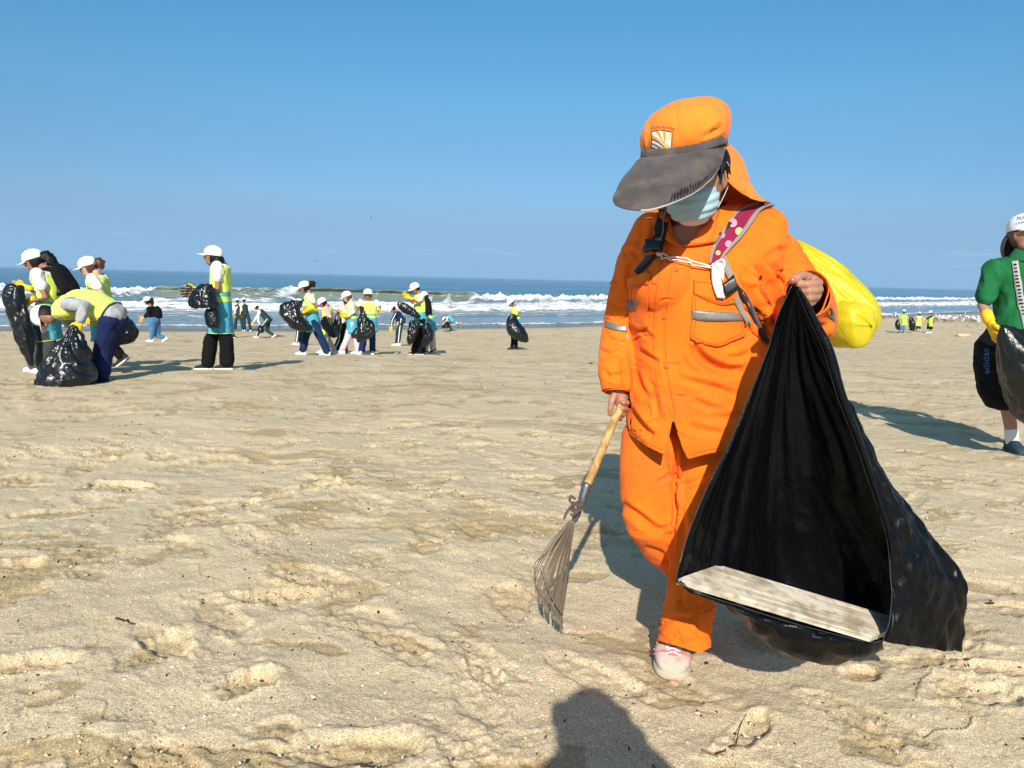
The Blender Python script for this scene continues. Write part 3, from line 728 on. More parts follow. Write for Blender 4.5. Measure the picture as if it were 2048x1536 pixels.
def strokes(v, f, lst, front=None):
    """press folds into a shape along photo-pixel curves: (points, half width px, depth m, profile)"""
    N = normals(v, f); uv = project(v); disp = np.zeros(len(v))
    toward = (N @ _F) < .25
    for pts, w, dep, kind in lst:
        p = bez(pts, 24) if len(pts) > 2 else np.linspace(pts[0], pts[1], 24)
        lo, hi = p.min(0) - 4 * w, p.max(0) + 4 * w
        idx = np.where(toward & (uv[:, 0] > lo[0]) & (uv[:, 0] < hi[0]) & (uv[:, 1] > lo[1]) & (uv[:, 1] < hi[1]))[0]
        if not len(idx): continue
        q = uv[idx]; best = np.full(len(idx), 1e9); side = np.zeros(len(idx)); tt = np.zeros(len(idx))
        for k in range(len(p) - 1):
            a, b = p[k], p[k + 1]; ab = b - a; L2 = ab @ ab + 1e-9
            t = np.clip(((q - a) @ ab) / L2, 0, 1); dd = q - a - t[:, None] * ab
            d = np.hypot(dd[:, 0], dd[:, 1]); m = d < best
            best[m] = d[m]; side[m] = np.sign(ab[0] * dd[m, 1] - ab[1] * dd[m, 0]); tt[m] = (k + t[m]) / (len(p) - 1)
        taper = np.sin(np.clip(tt, 0, 1) * math.pi) ** .5 if kind != 'seam' else 1.0
        s = best * side / w
        if kind == 'seam': prof = -np.exp(-(s / .6) ** 2)
        elif kind == 'crease': prof = np.where(s > 0, -np.exp(-(s / .8) ** 2), 0) + np.where(s <= 0, .9 * np.exp(-((s + .35) / .9) ** 2) - .9 * math.exp(-(.35 / .9) ** 2) * np.exp(-(s / .3) ** 2), 0) - .5 * np.exp(-(s / .5) ** 2)
        elif kind == 'step': prof = np.where(s > 0, 1, -1) * np.exp(-np.abs(s) / 1.6) * .5       # one side proud
        else: prof = -np.exp(-(s * 1.1) ** 2) + .75 * np.exp(-((s + 1.5) / .9) ** 2) + .35 * np.exp(-((s - 1.5) / .9) ** 2)
        disp[idx] += prof * dep * taper
    return v + N * disp[:, None]

def creases(n, seed, box_, ang=(0, .6), L=(16, 46), w=(2.2, 4.5), d=(.002, .0055)):
    rs = np.random.RandomState(seed); out = []
    for _ in range(n):
        x, y = rs.uniform(box_[0], box_[2]), rs.uniform(box_[1], box_[3]); a = rs.normal(*ang); l = rs.uniform(*L); b = rs.uniform(-.35, .35) * l
        c, s_ = math.cos(a), math.sin(a)
        out.append(([(x - c * l / 2, y - s_ * l / 2), (x - s_ * b * .5, y + c * b * .5), (x + c * l / 2, y + s_ * l / 2)], rs.uniform(*w), rs.uniform(*d), 'crease'))
    return out

def cloth_noise(v, f, amp, sc, stretch=(1, 1, .4), seed=0):
    N = normals(v, f); q = v * np.array(stretch) * sc + seed
    q = q + .35 * np.stack([noise3(q * .6 + 11), noise3(q * .6 + 23), noise3(q * .6 + 37)], -1)
    n = 1 - 2.2 * np.abs(noise3(q)); n2 = noise3(q * 2.3 + 5)
    return v + N * (amp * (n * .7 + n2 * .4))[:, None]

# ================================================================ the woman in orange
def build_woman():
    root = thing('person', 'woman in orange work suit and grey-brimmed cap holding open a black bag and a rake', 'person', (P(1370, 1290, 2.05)[0], 2.1, 0))
    rl = lambda px, py, Y: P(px, py, Y)
    # ---------------- head frame
    f = unit((-.50, -.78, -.37)); u = np.array([-.2, -.22, .95]); u = unit(u - f * (u @ f)); s = np.cross(f, u)
    HC = P(1391, 352, 2.03)
    head = [ellipsoid(HC, (.074, .094, .105), (s, f, u), 24, 16), ellipsoid(HC + f * .034 - u * .062, (.056, .056, .052), (s, f, u), 20, 12),
            ellipsoid(HC + f * .088 - u * .034, (.012, .018, .022), (s, f, u)), ellipsoid(HC - s * .074 - u * .012, (.010, .018, .030), (s, f, u)), ellipsoid(HC + s * .074 - u * .012, (.010, .018, .030), (s, f, u)),
            ellipsoid(HC + f * .083 - u * .068, (.026, .012, .008), (s, f, u))]
    neck = tube([HC - u * .05 - f * .015, P(1392, 425, 2.12), P(1392, 470, 2.16), P(1400, 540, 2.2)], [.056, .056, .062, .11], 18)
    chest = rings([(P(1395, 455, 2.17), (.13, 0, 0), (0, .085, 0)), (P(1398, 500, 2.18), (.155, 0, 0), (0, .105, 0)), (P(1395, 640, 2.2), (.15, 0, 0), (0, .12, 0)), (P(1390, 860, 2.2), (.15, 0, 0), (0, .12, 0))], 24)
    limbs = [tube([P(1300, 470, 2.2), P(1255, 640, 2.2), P(1237, 760, 2.14), P(1237, 790, 2.13)], [.05, .036, .026, .023]),
             tube([P(1530, 470, 2.2), P(1595, 600, 2.12), P(1612, 600, 1.9), P(1620, 582, 1.77)], [.05, .038, .030, .026]),
             tube([P(1320, 870, 2.2), P(1300, 1040, 2.14), P(1385, 1140, 2.45), P(1392, 1160, 2.5)], [.08, .055, .04, .035]),
             tube([P(1410, 870, 2.2), P(1395, 1090, 2.1), P(1372, 1268, 2.07), P(1362, 1296, 2.06)], [.08, .055, .036, .026])]
    body = union(head + [neck, chest] + limbs, .006, 3)
    # right hand of the woman, round the rake handle
    h1 = [ellipsoid(P(1240, 793, 2.135), (.022, .026, .032)), tube([P(1236, 772, 2.14), P(1240, 796, 2.135)], [.022, .022]),
          tube([P(1230, 788, 2.115), P(1223, 803, 2.105), P(1221, 818, 2.105), P(1220, 829, 2.11)], [.0105, .0098, .0088, .0072]),
          tube([P(1243, 800, 2.16), P(1253, 806, 2.15), P(1254, 806, 2.125), P(1246, 805, 2.105)], [.010, .0095, .009, .0075]),
          tube([P(1238, 810, 2.165), P(1250, 818, 2.155), P(1251, 818, 2.13), P(1243, 817, 2.11)], [.010, .0095, .009, .0075]),
          tube([P(1236, 820, 2.165), P(1246, 829, 2.155), P(1247, 829, 2.135), P(1239, 828, 2.115)], [.009, .009, .008, .007]),
          tube([P(1234, 828, 2.16), P(1241, 838, 2.15), P(1242, 838, 2.135), P(1235, 837, 2.12)], [.008, .008, .007, .006])]
    h1 = union(h1, .0028, 3)
    # left fist gripping the bag
    ys = [(568, 1641, 1594, .0100), (581, 1642, 1600, .0098), (595, 1637, 1604, .0092), (607, 1628, 1609, .0080)]
    h2 = [ellipsoid(P(1622, 580, 1.75), (.025, .030, .036)), ellipsoid(P(1606, 556, 1.735), (.017, .020, .013)), tube([P(1620, 590, 1.85), P(1620, 580, 1.76)], [.026, .026])]
    for y, xr, xl, r in ys:
        h2.append(tube([P(xr - 6, y - 3, 1.755), P(xr - 4, y - 2, 1.722), P(xr - 14, y, 1.702), P((xr + xl) / 2 - 4, y + 1, 1.694), P(xl + 6, y + 1, 1.700), P(xl + 4, y + 1, 1.712)], [r, r * 1.08, r * 1.02, r * .98, r * .92, r * .8], 14))
    h2.append(tube([P(1618, 556, 1.745), P(1604, 551, 1.722), P(1592, 556, 1.702), P(1583, 562, 1.695)], [.0125, .0115, .0105, .0085], 14))
    h2 = union(h2, .0024, 2)
    o = obj('body', merge(body, h1, h2), M['skin'], root)
    nl = on_surf(bvh_of(h2), 1586, 559, .0004)
    t_ = P(1583, 562, 1.69) - P(1592, 556, 1.69); t_ = unit(t_); nn = unit(nl[1]); b_ = np.cross(nn, t_)
    obj('thumbnail', ellipsoid(nl[0], (.0062, .0050, .0014), (t_, b_, nn)), M['nail'], root)
    # hair
    hv, hf = ellipsoid(HC - f * .022 + u * .012, (.084, .094, .108), (s, f, u), 40, 26)
    rel = hv - HC
    hv = hv + .004 * noise3(hv * np.array([60, 60, 14]))[:, None] * unit((0, 0, 1))
    hair = clip((hv, hf), lambda v: np.maximum(-((v - HC) @ f) + .035, ((v - HC) @ u) - .05))
    strands = []
    rs = np.random.RandomState(5)
    for k in range(14):
        a = rs.uniform(0, 1); p0 = HC - s * (.078) + f * (.03 - .07 * a) + u * .03
        p1 = p0 - u * rs.uniform(.02, .045) - s * rs.uniform(-.004, .008) + f * rs.uniform(-.015, .02); p2 = p1 - u * rs.uniform(.01, .02) + f * rs.uniform(-.02, .01)
        strands.append(tube([p0, (p0 + p1) / 2 - s * .004, p1, p2], [.0022, .002, .0015, .0008], 5, cap=True))
    obj('hair', merge(hair, *strands), M['hair'], root)
    # eyes
    for sg in (-1, 1):
        obj('eye', ellipsoid(HC + f * .078 + s * .031 * sg + u * .012, (.0125, .0125, .0105), (s, f, u)), plain_mat('eye', (.5, .45, .42), .2), root)
    # ---------------- face mask
    mc = HC + f * .045 - u * .052
    mv, mf = ellipsoid(mc, (.069, .064, .064), (s, f, u), 56, 40)
    mask = clip((mv, mf), lambda v: np.minimum(((v - mc) @ f) + .022, .064 - ((v - mc) @ u)))
    v = mask[0]; h = (v - mc) @ u; pl = .0022 * np.sign(np.sin(h * 300)) * np.abs(np.sin(h * 300)) ** .5
    v = v + ((v - mc) / (np.linalg.norm(v - mc, axis=1)[:, None])) * (pl + .002 * noise3(v * 45))[:, None]
    mask = solidify((v, mask[1]), .0015)
    def mm_(c):
        h = (c - mc) @ u; sd = np.abs((c - mc) @ s); fr = (c - mc) @ f
        return np.where((h > .038) | (h < -.042) | (fr < -.012), 1, 0)
    mk = obj('face_mask', mask, [M['mask_blue'], M['mask_white']], root, matfn=mm_)
    for sg in (-1, 1):
        e0 = mc + s * .062 * sg - f * .018 + u * .03; e1 = HC + s * .082 * sg - f * .01 + u * .025; e2 = HC + s * .083 * sg - f * .02 - u * .025; e3 = mc + s * .060 * sg - f * .018 - u * .03
        obj('ear_loop', tube(bez([e0, e1, e2, e3], 12), [.0009] * 12, 6), M['ribbon'], mk)
    # ---------------- cap
    cu = unit((-.20, -.10, .97)); cs = unit(np.array([1, 0, .21])); cs = unit(cs - cu * (cs @ cu)); cd = np.cross(cu, cs)   # side, depth axes
    C0 = P(1369, 291, 2.04)
    n = 96; prof = [(-.012, .93), (.0, .985), (.008, 1.02), (.022, 1.05), (.040, 1.06), (.058, 1.03), (.074, .965), (.088, .86), (.098, .73), (.106, .56), (.1110, .37), (.1135, .18), (.1140, 0.004)]
    a = np.arange(n) * 2 * math.pi / n; V = []
    for h, r in prof:
        t = max(h, 0) / .114
        rr = 1 + .025 * np.sin(3 * a + 1) * (1 - t) + .018 * np.sin(2 * a + 2.4)
        rr = rr + .035 * t * np.cos(a - 0.3) + .03 * (1 - t) * t * np.cos(a * 3 + 2) 
        c = C0 + cu * h + cs * (.017 * t ** 1.3) + cd * .0
        ring = c + np.outer(np.cos(a) * r * rr * .109, cs) + np.outer(np.sin(a) * r * rr * .118, cd)
        V.append(ring)
    V = np.concatenate(V); F = grid_faces(len(prof), n, True)
    cap = subdiv((V, F + [tuple((len(prof) - 1) * n + j for j in range(n))]), 1)
    v, ff = cap; N = normals(v, ff); r_ = v - C0; ang = np.arctan2(r_ @ cd, r_ @ cs); hh = r_ @ cu
    v = v - N * (.0022 * np.exp(-((((ang + .35) / (math.pi / 3)) % 1 - .5) * 26) ** 2))[:, None]
    # gathers over the band
    gath = np.exp(-((hh - .018) / .022) ** 2)
    v = v + N * (.0035 * gath * noise3(np.stack([ang * 5, hh * 12, ang * 0 + 2], -1)) + .0022 * noise3(v * 22))[:, None]
    v = strokes(v, ff, [([(1405, 274), (1428, 262), (1446, 252)], 6, .007, 'fold'), ([(1292, 285), (1298, 262), (1299, 240)], 4, .004, 'fold'), ([(1310, 215), (1345, 212), (1378, 208)], 8, .002, 'fold'),
                        ([(1384, 209), (1396, 235), (1400, 275)], 2.2, .0016, 'seam'), ([(1325, 214), (1322, 240), (1326, 262)], 2.2, .0014, 'seam')])
    capo = obj('cap', (v, ff), M['orange_cap'], root)
    bv = bvh_of((v, ff))
    # band with a raw upper edge
    bt = bez([(1284, 299), (1300, 302), (1325, 301), (1345, 299), (1368, 296), (1394, 291), (1420, 283), (1440, 277), (1452, 275)], 60)
    bb = bez([(1283, 316), (1300, 316), (1325, 315), (1350, 312), (1375, 308), (1400, 303), (1425, 296), (1442, 290), (1454, 288)], 60)
    yb = np.interp(np.linspace(0, 1, 60), [0, .1, .3, .5, .7, .9, 1], [2.02, 1.965, 1.918, 1.902, 1.912, 1.955, 2.01])
    rows = []
    for k, (t, dy) in enumerate([(-.12, .006), (0, -.002), (.3, -.004), (.7, -.005), (1, -.004)]):
        w = rs.normal(0, .9, 60) if k == 0 else np.zeros(60)
        rows.append(np.array([P(bt[j, 0] + (bb[j, 0] - bt[j, 0]) * t, bt[j, 1] + (bb[j, 1] - bt[j, 1]) * t + w[j], yb[j] + dy) for j in range(60)]))
    band = solidify((np.concatenate(rows), grid_faces(5, 60)), .003)
    bo = obj('band', band, M['denim'], capo)
    obj('frayed_edge', tube(rows[0] + rs.normal(0, .0008, (60, 3)), [.0013] * 60, 5), M['dark_thread'], bo)
    for q in (.45, .62):
        obj('stitch_line', tube(rows[2] * (1 - q) + rows[4] * q + np.array([0, -.0018, 0]), [.0008] * 60, 5), M['dark_thread'], bo)
    # brim
    inn = bez([(1284, 314, 2.01), (1300, 314, 1.955), (1325, 313, 1.915), (1350, 310, 1.90), (1378, 306, 1.897), (1404, 300, 1.905), (1430, 292, 1.94), (1452, 287, 2.0)], 48)
    out = bez([(1276, 323, 1.985), (1248, 356, 1.89), (1229, 392, 1.80), (1233, 409, 1.765), (1258, 418, 1.74), (1295, 418.5, 1.725), (1338, 407, 1.735), (1388, 384, 1.79), (1422, 356, 1.85), (1440, 328, 1.91), (1449, 300, 1.97)], 48)
    rows = []; nb = 16
    for i in range(nb):
        t = i / (nb - 1); q = inn + (out - inn) * t
        q = q.copy(); q[:, 2] -= .030 * math.sin(math.pi * t) * np.sin(np.linspace(0, math.pi, 48)) ** .7
        rows.append(np.array([P(*k) for k in q]))
    bv_, bf_ = np.concatenate(rows), grid_faces(nb, 48)
    bv_ = bv_ + normals(bv_, bf_) * (.0022 * noise3(bv_ * 26) + .0012 * noise3(bv_ * 60))[:, None]
    brim = solidify((bv_, bf_), .004, 0)
    bro = obj('brim', brim, M['denim'], capo)
    edge = bv_.reshape(nb, 48, 3)[-1]
    obj('brim_edge', tube(edge, [.0030] * 48, 7), M['denim'], bro)
    obj('brim_piping', tube(edge[22:47] + np.array([0, -.0012, -.0016]), [.0024] * 25, 7), M['pale_edge'], bro)
    zz = []
    e2 = bv_.reshape(nb, 48, 3)
    for k, j in enumerate(np.linspace(28, 46.9, 62)):
        j0 = int(j); w = j - j0; i = 14.4 if k % 2 else 11.6 + rs.uniform(-.6, .6)
        i0 = int(i); wi = i - i0
        a_ = e2[i0, j0] * (1 - w) + e2[i0, min(j0 + 1, 47)] * w; b_ = e2[i0 + 1, j0] * (1 - w) + e2[i0 + 1, min(j0 + 1, 47)] * w
        q = a_ * (1 - wi) + b_ * wi; zz.append(q + (CAM - q) / np.linalg.norm(CAM - q) * .0042)
    obj('stitching', tube(zz, [.0012] * len(zz), 5), M['dark_thread'], bro)
    # neck flap
    A = bez([(1449, 294, 1.985), (1441, 334, 1.98), (1456, 363, 1.99), (1477, 383, 2.01), (1509, 400, 2.06), (1531, 402, 2.10)], 18)
    B = bez([(1459, 290, 2.03), (1472, 312, 2.035), (1484, 340, 2.045), (1494, 364, 2.07), (1514, 389, 2.10), (1533, 402, 2.12)], 18)
    Cc = bez([(1461, 290, 2.08), (1483, 305, 2.13), (1499, 330, 2.16), (1503, 357, 2.17), (1521, 391, 2.17), (1536, 404, 2.16)], 18)
    Dd = bez([(1440, 285, 2.15), (1452, 310, 2.22), (1462, 340, 2.25), (1470, 365, 2.27), (1482, 390, 2.28), (1492, 410, 2.28)], 18)
    Ee = bez([(1330, 290, 2.14), (1335, 320, 2.20), (1340, 350, 2.23), (1345, 380, 2.25), (1350, 400, 2.26), (1355, 415, 2.27)], 18)
    flap = np.stack([[P(*q) for q in r] for r in (A, B, Cc, Dd, Ee)])
    flap = subdiv((flap.reshape(-1, 3), grid_faces(5, 18)), 2)
    v = cloth_noise(flap[0], flap[1], .0025, 14, (1, 1, .5)); v = strokes(v, flap[1], [([(1466, 340), (1485, 362), (1500, 366)], 6, .005, 'fold'), ([(1460, 305), (1470, 330), (1480, 350)], 6, .003, 'fold')])
    obj('neck_flap', solidify((v, flap[1]), .0018), M['orange_cap'], capo)
    # badge on the cap
    quad = strip(bv, [(1304, 263), (1323, 260), (1345, 264)], [(1304, 299), (1323, 299), (1343, 297)], .0012, 17, 17, 1)
    bz = quad[0].reshape(17, 17, 3)
    def on_b(uu, vv, off=.0):
        x, y = uu * 16, vv * 16; i, j = min(int(y), 15), min(int(x), 15); a_, b_ = y - i, x - j
        p = bz[i, j] * (1 - a_) * (1 - b_) + bz[i + 1, j] * a_ * (1 - b_) + bz[i, j + 1] * (1 - a_) * b_ + bz[i + 1, j + 1] * a_ * b_
        return p + unit(CAM - p) * off
    badge = obj('badge', quad, plain_mat('white_embroidery', (.72, .70, .68), .8), capo)
    def poly(nm, pts, mat, off):
        """small flat embroidered patch: outline in badge coordinates"""
        sub = []
        for i in range(len(pts)):
            a_, b_ = np.array(pts[i]), np.array(pts[(i + 1) % len(pts)])
            for t in (0, .25, .5, .75): sub.append(a_ + (b_ - a_) * t)
        V_ = [on_b(*np.clip(p, 0, 1), off) for p in sub]; c = on_b(*np.clip(np.mean(sub, 0), 0, 1), off); V_.append(c); k = len(sub)
        obj(nm, (np.array(V_), [(i, (i + 1) % k, k) for i in range(k)]), mat, badge, smooth=False)
    gold = plain_mat('gold_thread', (.62, .33, .03), .6); lemon = plain_mat('yellow_thread', (.78, .60, .12), .6); navy = plain_mat('navy_thread', (.015, .015, .06), .7)
    for k, (x0, x1, y0, y1, mt) in enumerate([(0, 0, .12, .36, gold), (.2, .36, 0, 0, gold), (.54, .70, 0, 0, gold), (.86, 1, 0, 0, lemon)]):
        poly('sun_ray', [(x0, y0), (x1, y1), (.66, .72)], mt, .0008)
    poly('sun_disc', [(.52, .86), (.56, .72), (.66, .66), (.78, .72), (.84, .86), (.78, 1), (.58, 1)], lemon, .0012)
    for r0 in (.42, .66, .88):
        pts = [on_b(min(max(x, 0), 1), min(r0 + .9 * (x ** 1.6) * (1.15 - r0 * .3), 1), .001) for x in np.linspace(0, .62 - (r0 - .42) * .6, 8)]
        obj('wave_line', tube(pts, [.0009] * 8, 5), navy, badge)
    fr = [on_b(0, 0, .001)] + [on_b(t, 0, .001) for t in (.25, .5, .75)] + [on_b(1, 0, .001)] + [on_b(1, t, .001) for t in (.33, .66, 1)]
    fl = [on_b(0, t, .001) for t in (1, .66, .33, 0)]
    obj('badge_border', tube(fl + fr[1:], [.0009] * (len(fl) + len(fr) - 1), 5), navy, badge)
    # lettering over the badge
    cu_ = bpy.data.curves.new('t', 'FONT'); cu_.body = 'VILLA EL SALVADOR'; cu_.size = 1; to = bpy.data.objects.new('t', cu_); TMP.collection.objects.link(to)
    TMP.view_layers[0].update(); tm = bpy.data.meshes.new_from_object(to.evaluated_get(TMP.view_layers[0].depsgraph))
    tv = np.zeros(len(tm.vertices) * 3); tm.vertices.foreach_get('co', tv); tv = tv.reshape(-1, 3); tf = [tuple(p.vertices) for p in tm.polygons]
    W_ = tv[:, 0].max()
    V_ = []
    for x, y, _ in tv:
        t = x / W_; px = 1302.5 + 47 * t; arc = 260.5 - 4 * (4 * t * (1 - t)) + 2.2 * t
        V_.append(on_surf(bv, px, arc - 1.5 - y * 6.0, .0012)[0])
    obj('cap_lettering', (np.array(V_), tf), plain_mat('purple_thread', (.12, .02, .07), .7), capo, smooth=False)
    bpy.data.objects.remove(to)

    # ---------------- jacket
    secs = []
    for py, xl, xr, Yc, hd in [(402, 1350, 1490, 2.20, .055), (413, 1322, 1532, 2.205, .075), (424, 1290, 1556, 2.205, .09), (442, 1272, 1568, 2.2, .115), (480, 1266, 1572, 2.2, .142), (530, 1262, 1560, 2.19, .165), (580, 1258, 1548, 2.18, .18), (640, 1259, 1542, 2.18, .188),
                               (700, 1262, 1536, 2.18, .195), (760, 1257, 1527, 2.18, .20), (815, 1254, 1518, 2.18, .20), (860, 1257, 1505, 2.17, .20), (905, 1258, 1498, 2.17, .20), (945, 1258, 1490, 2.17, .20)]:
        l_, r_ = P(xl, py, Yc), P(xr, py, Yc); c = (l_ + r_) / 2; c[1] = Yc
        secs.append((c, (r_ - l_) / 2, np.array([0, hd, 0])))
    torso = rings(secs, 48, True, 2.25)
    bust = ellipsoid(P(1330, 570, 2.07), (.085, .075, .08)), ellipsoid(P(1445, 580, 2.07), (.09, .08, .085)), ellipsoid(P(1390, 760, 2.08), (.14, .10, .13))
    armR = tube([P(1318, 470, 2.2), P(1281, 535, 2.21), P(1262, 600, 2.22), P(1248, 650, 2.22), P(1239, 690, 2.2), P(1235, 740, 2.15), P(1235, 775, 2.13), P(1235, 800, 2.125)],
                [.078, .073, .068, .060, .056, .054, .044, .038], 24)
    armL = tube([P(1520, 482, 2.2), P(1550, 518, 2.19), P(1582, 575, 2.17), P(1600, 635, 2.12), P(1610, 640, 2.02), P(1615, 622, 1.92), P(1616, 598, 1.84), P(1615, 588, 1.79)],
                [.066, .074, .078, .080, .078, .068, .057, .053], 28)
    droop = tube([P(1625, 640, 1.98), P(1648, 662, 1.90), P(1650, 655, 1.86)], [.045, .026, .02], 16)
    jk = union([torso, *bust, armR, armL, droop], .0046, 9)
    v, ff = jk
    v = cloth_noise(v, ff, .0040, 6.0, (1, 1, .45), 3)
    v = cloth_noise(v, ff, .0016, 20, (1, 1, .7), 9)
    v = strokes(v, ff, creases(26, 1, (1265, 560, 1500, 880), (.25, .5)) + creases(16, 2, (1205, 560, 1255, 770), (.1, .5), (10, 30)) + creases(16, 3, (1510, 470, 1640, 660), (.9, .5), (14, 40)) + creases(10, 4, (1270, 440, 1340, 620), (1.6, .3))
                + creases(10, 6, (1480, 560, 1545, 700), (1.1, .3), (30, 70), (4, 7), (.003, .006)))
    v = strokes(v, ff, [
        ([(1342, 512), (1328, 570), (1321, 620), (1319, 675), (1324, 737), (1335, 782), (1346, 830)], 3.0, .004, 'step'),
        ([(1350, 512), (1341, 600), (1340, 680), (1345, 760), (1358, 830)], 2, .0012, 'seam'),
        ([(1385, 690), (1404, 718), (1441, 738), (1487, 742)], 11, .024, 'fold'), ([(1445, 718), (1475, 716), (1500, 706)], 8, .009, 'fold'),
        ([(1356, 757), (1400, 768), (1441, 780), (1470, 790)], 8, .009, 'fold'), ([(1276, 700), (1298, 714), (1318, 728)], 7, .008, 'fold'),
        ([(1258, 818), (1285, 853), (1306, 874)], 9, .014, 'fold'), ([(1268, 740), (1282, 775), (1300, 800)], 9, .009, 'fold'), ([(1385, 800), (1420, 815), (1455, 822)], 8, .007, 'fold'),
        ([(1375, 850), (1410, 862), (1450, 868)], 9, .007, 'fold'), ([(1466, 532), (1490, 545), (1512, 566)], 7, .010, 'fold'), ([(1505, 570), (1520, 590), (1528, 612)], 8, .014, 'fold'),
        ([(1518, 540), (1524, 575), (1530, 612)], 7, .014, 'fold'), ([(1540, 560), (1545, 600), (1560, 640)], 9, .012, 'fold'), ([(1500, 600), (1515, 640), (1530, 680)], 8, .014, 'fold'),
        ([(1560, 640), (1590, 662), (1625, 680)], 8, .008, 'fold'), ([(1590, 620), (1620, 645), (1655, 655)], 6, .006, 'fold'), ([(1275, 640), (1290, 665), (1308, 680)], 7, .006, 'fold'),
        ([(1268, 520), (1258, 545), (1256, 580)], 7, .010, 'fold'), ([(1246, 508), (1262, 500), (1280, 520)], 6, .006, 'fold'), ([(1200, 701), (1218, 707), (1240, 706)], 6, .010, 'fold'),
        ([(1212, 672), (1230, 682), (1250, 690)], 5, .006, 'fold'), ([(1206, 740), (1222, 752), (1248, 748)], 6, .006, 'fold'), ([(1240, 700), (1246, 735), (1250, 775)], 5, .008, 'fold'),
        ([(1222, 600), (1238, 615), (1255, 612)], 6, .006, 'fold'), ([(1560, 430), (1578, 462), (1584, 498)], 2.2, .0022, 'seam'), ([(1584, 498), (1600, 503), (1622, 500)], 2.2, .002, 'seam'),
        ([(1290, 440), (1282, 480), (1272, 520)], 7, .006, 'fold'), ([(1310, 448), (1300, 490), (1290, 540)], 8, .005, 'fold'), ([(1530, 520), (1560, 500), (1590, 510)], 8, .005, 'fold'),
        ([(1484, 548), (1502, 592), (1522, 645), (1536, 700)], 9, .022, 'fold'), ([(1512, 530), (1530, 560), (1538, 600), (1546, 660)], 8, .018, 'fold'), ([(1535, 520), (1560, 560), (1572, 610)], 8, .010, 'fold'), ([(1420, 830), (1450, 836), (1480, 830)], 9, .008, 'fold'), ([(1300, 760), (1310, 800), (1318, 840)], 8, .007, 'fold'), ([(1385, 642), (1440, 650), (1480, 655)], 8, .004, 'fold')])
    def g_jacket(v):
        uv = project(v)
        hx = np.interp(uv[:, 0], [1200, 1258, 1275, 1294, 1318, 1331, 1338, 1346, 1355, 1366, 1376, 1410, 1441, 1520], [866, 868, 880, 893, 905, 910, 872, 832, 866, 900, 919, 909, 903, 890])
        front = v[:, 1] < 2.19
        g = np.where(front, (hx - uv[:, 1]) * .00145, v[:, 2] - .625)
        g = np.where((uv[:, 0] < 1252) & (v[:, 1] < 2.19), 1.0, g)
        # neck opening
        xl = np.interp(uv[:, 1], [400, 425, 470, 497], [1338, 1338, 1346, 1366]); xr = np.interp(uv[:, 1], [400, 425, 497], [1436, 1432, 1366])
        ins = np.minimum(uv[:, 0] - xl, xr - uv[:, 0])
        g = np.where((v[:, 1] < 2.17) & (v[:, 2] > 1.15), np.minimum(g, -ins * .00145), g)
        g = np.where(np.hypot(v[:, 0] - P(1398, 410, 2.19)[0], v[:, 1] - 2.19) < .085, np.minimum(g, P(1395, 421, 2.19)[2] - v[:, 2]), g)
        # cuffs
        c1 = P(1235, 783, 2.128); d1 = unit(P(1235, 800, 2.12) - P(1236, 770, 2.135))
        near1 = (np.linalg.norm(v - c1, axis=1) < .12) & (np.linalg.norm((v - c1) - np.outer((v - c1) @ d1, d1), axis=1) < .052) & (uv[:, 0] < 1262)
        g = np.where(near1, np.minimum(g, -((v - c1) @ d1) ), g)
        c2 = P(1613, 588, 1.81); d2 = unit(P(1614, 584, 1.76) - P(1616, 600, 1.86))
        near2 = (np.linalg.norm(v - c2, axis=1) < .11) & (v[:, 1] < 1.93)
        return np.where(near2, np.minimum(g, -((v - c2) @ d2)), g)
    # inside / outside sign of the V test depends on winding: keep what lies outside the triangle
    jk = clip((v, ff), g_jacket)
    # slits flare a little and cloth gets thickness
    bvj = bvh_of(jk)
    jo = obj('jacket', solidify(jk, .0035), M['orange'], root)
    # flaring cuff lip around the fist
    cc = P(1613, 586, 1.80); ax = unit(P(1614, 584, 1.74) - P(1616, 600, 1.86)); e1 = unit(np.cross(ax, (0, 0, 1))); e2 = np.cross(e1, ax)
    lip = []
    for k, (t, sc) in enumerate([(-.03, 1.0), (-.01, 1.0), (.012, 1.03), (.016, 1.0), (.010, .95), (-.03, .90)]):
        a = np.arange(40) * 2 * math.pi / 40; w = 1 + .05 * np.sin(3 * a + 1) + .03 * np.sin(5 * a)
        lip.append(cc + ax * t + np.outer(np.cos(a) * .050 * sc * w, e1) + np.outer(np.sin(a) * .056 * sc * w - .003, e2))
    obj('cuff', (np.concatenate(lip), grid_faces(6, 40, True)), M['orange'], jo)
    cc = P(1235, 776, 2.13); ax = unit(P(1235, 800, 2.12) - P(1236, 770, 2.135)); e1 = unit(np.cross(ax, (0, 1, 0))); e2 = np.cross(e1, ax); lip = []
    for k, (t, sc) in enumerate([(-.02, 1.0), (0, 1.02), (.012, 1.02), (.014, .96), (-.02, .92)]):
        a = np.arange(32) * 2 * math.pi / 32; w = 1 + .04 * np.sin(3 * a)
        lip.append(cc + ax * t + np.outer(np.cos(a) * .0375 * sc * w, e1) + np.outer(np.sin(a) * .040 * sc * w, e2))
    obj('cuff', (np.concatenate(lip), grid_faces(5, 32, True)), M['orange'], jo)
    def panel(nm, top, bot, mat, off=.004, th=.003, nu=16, nv=8, parent=jo, relax=3):
        return obj(nm, solidify(strip(bvj, top, bot, off, nu, nv, relax), th, 1 if False else -1), mat, parent)
    panel('pocket', [(1386, 590), (1430, 600), (1478, 603)], [(1381, 678), (1430, 694), (1487, 672)], M['orange'], .0055, .003, 20, 16)
    panel('pocket_flap', [(1387, 559), (1430, 563), (1470, 567)], [(1387, 589), (1415, 602), (1444, 611), (1473, 602)], M['orange'], .010, .003, 20, 8)
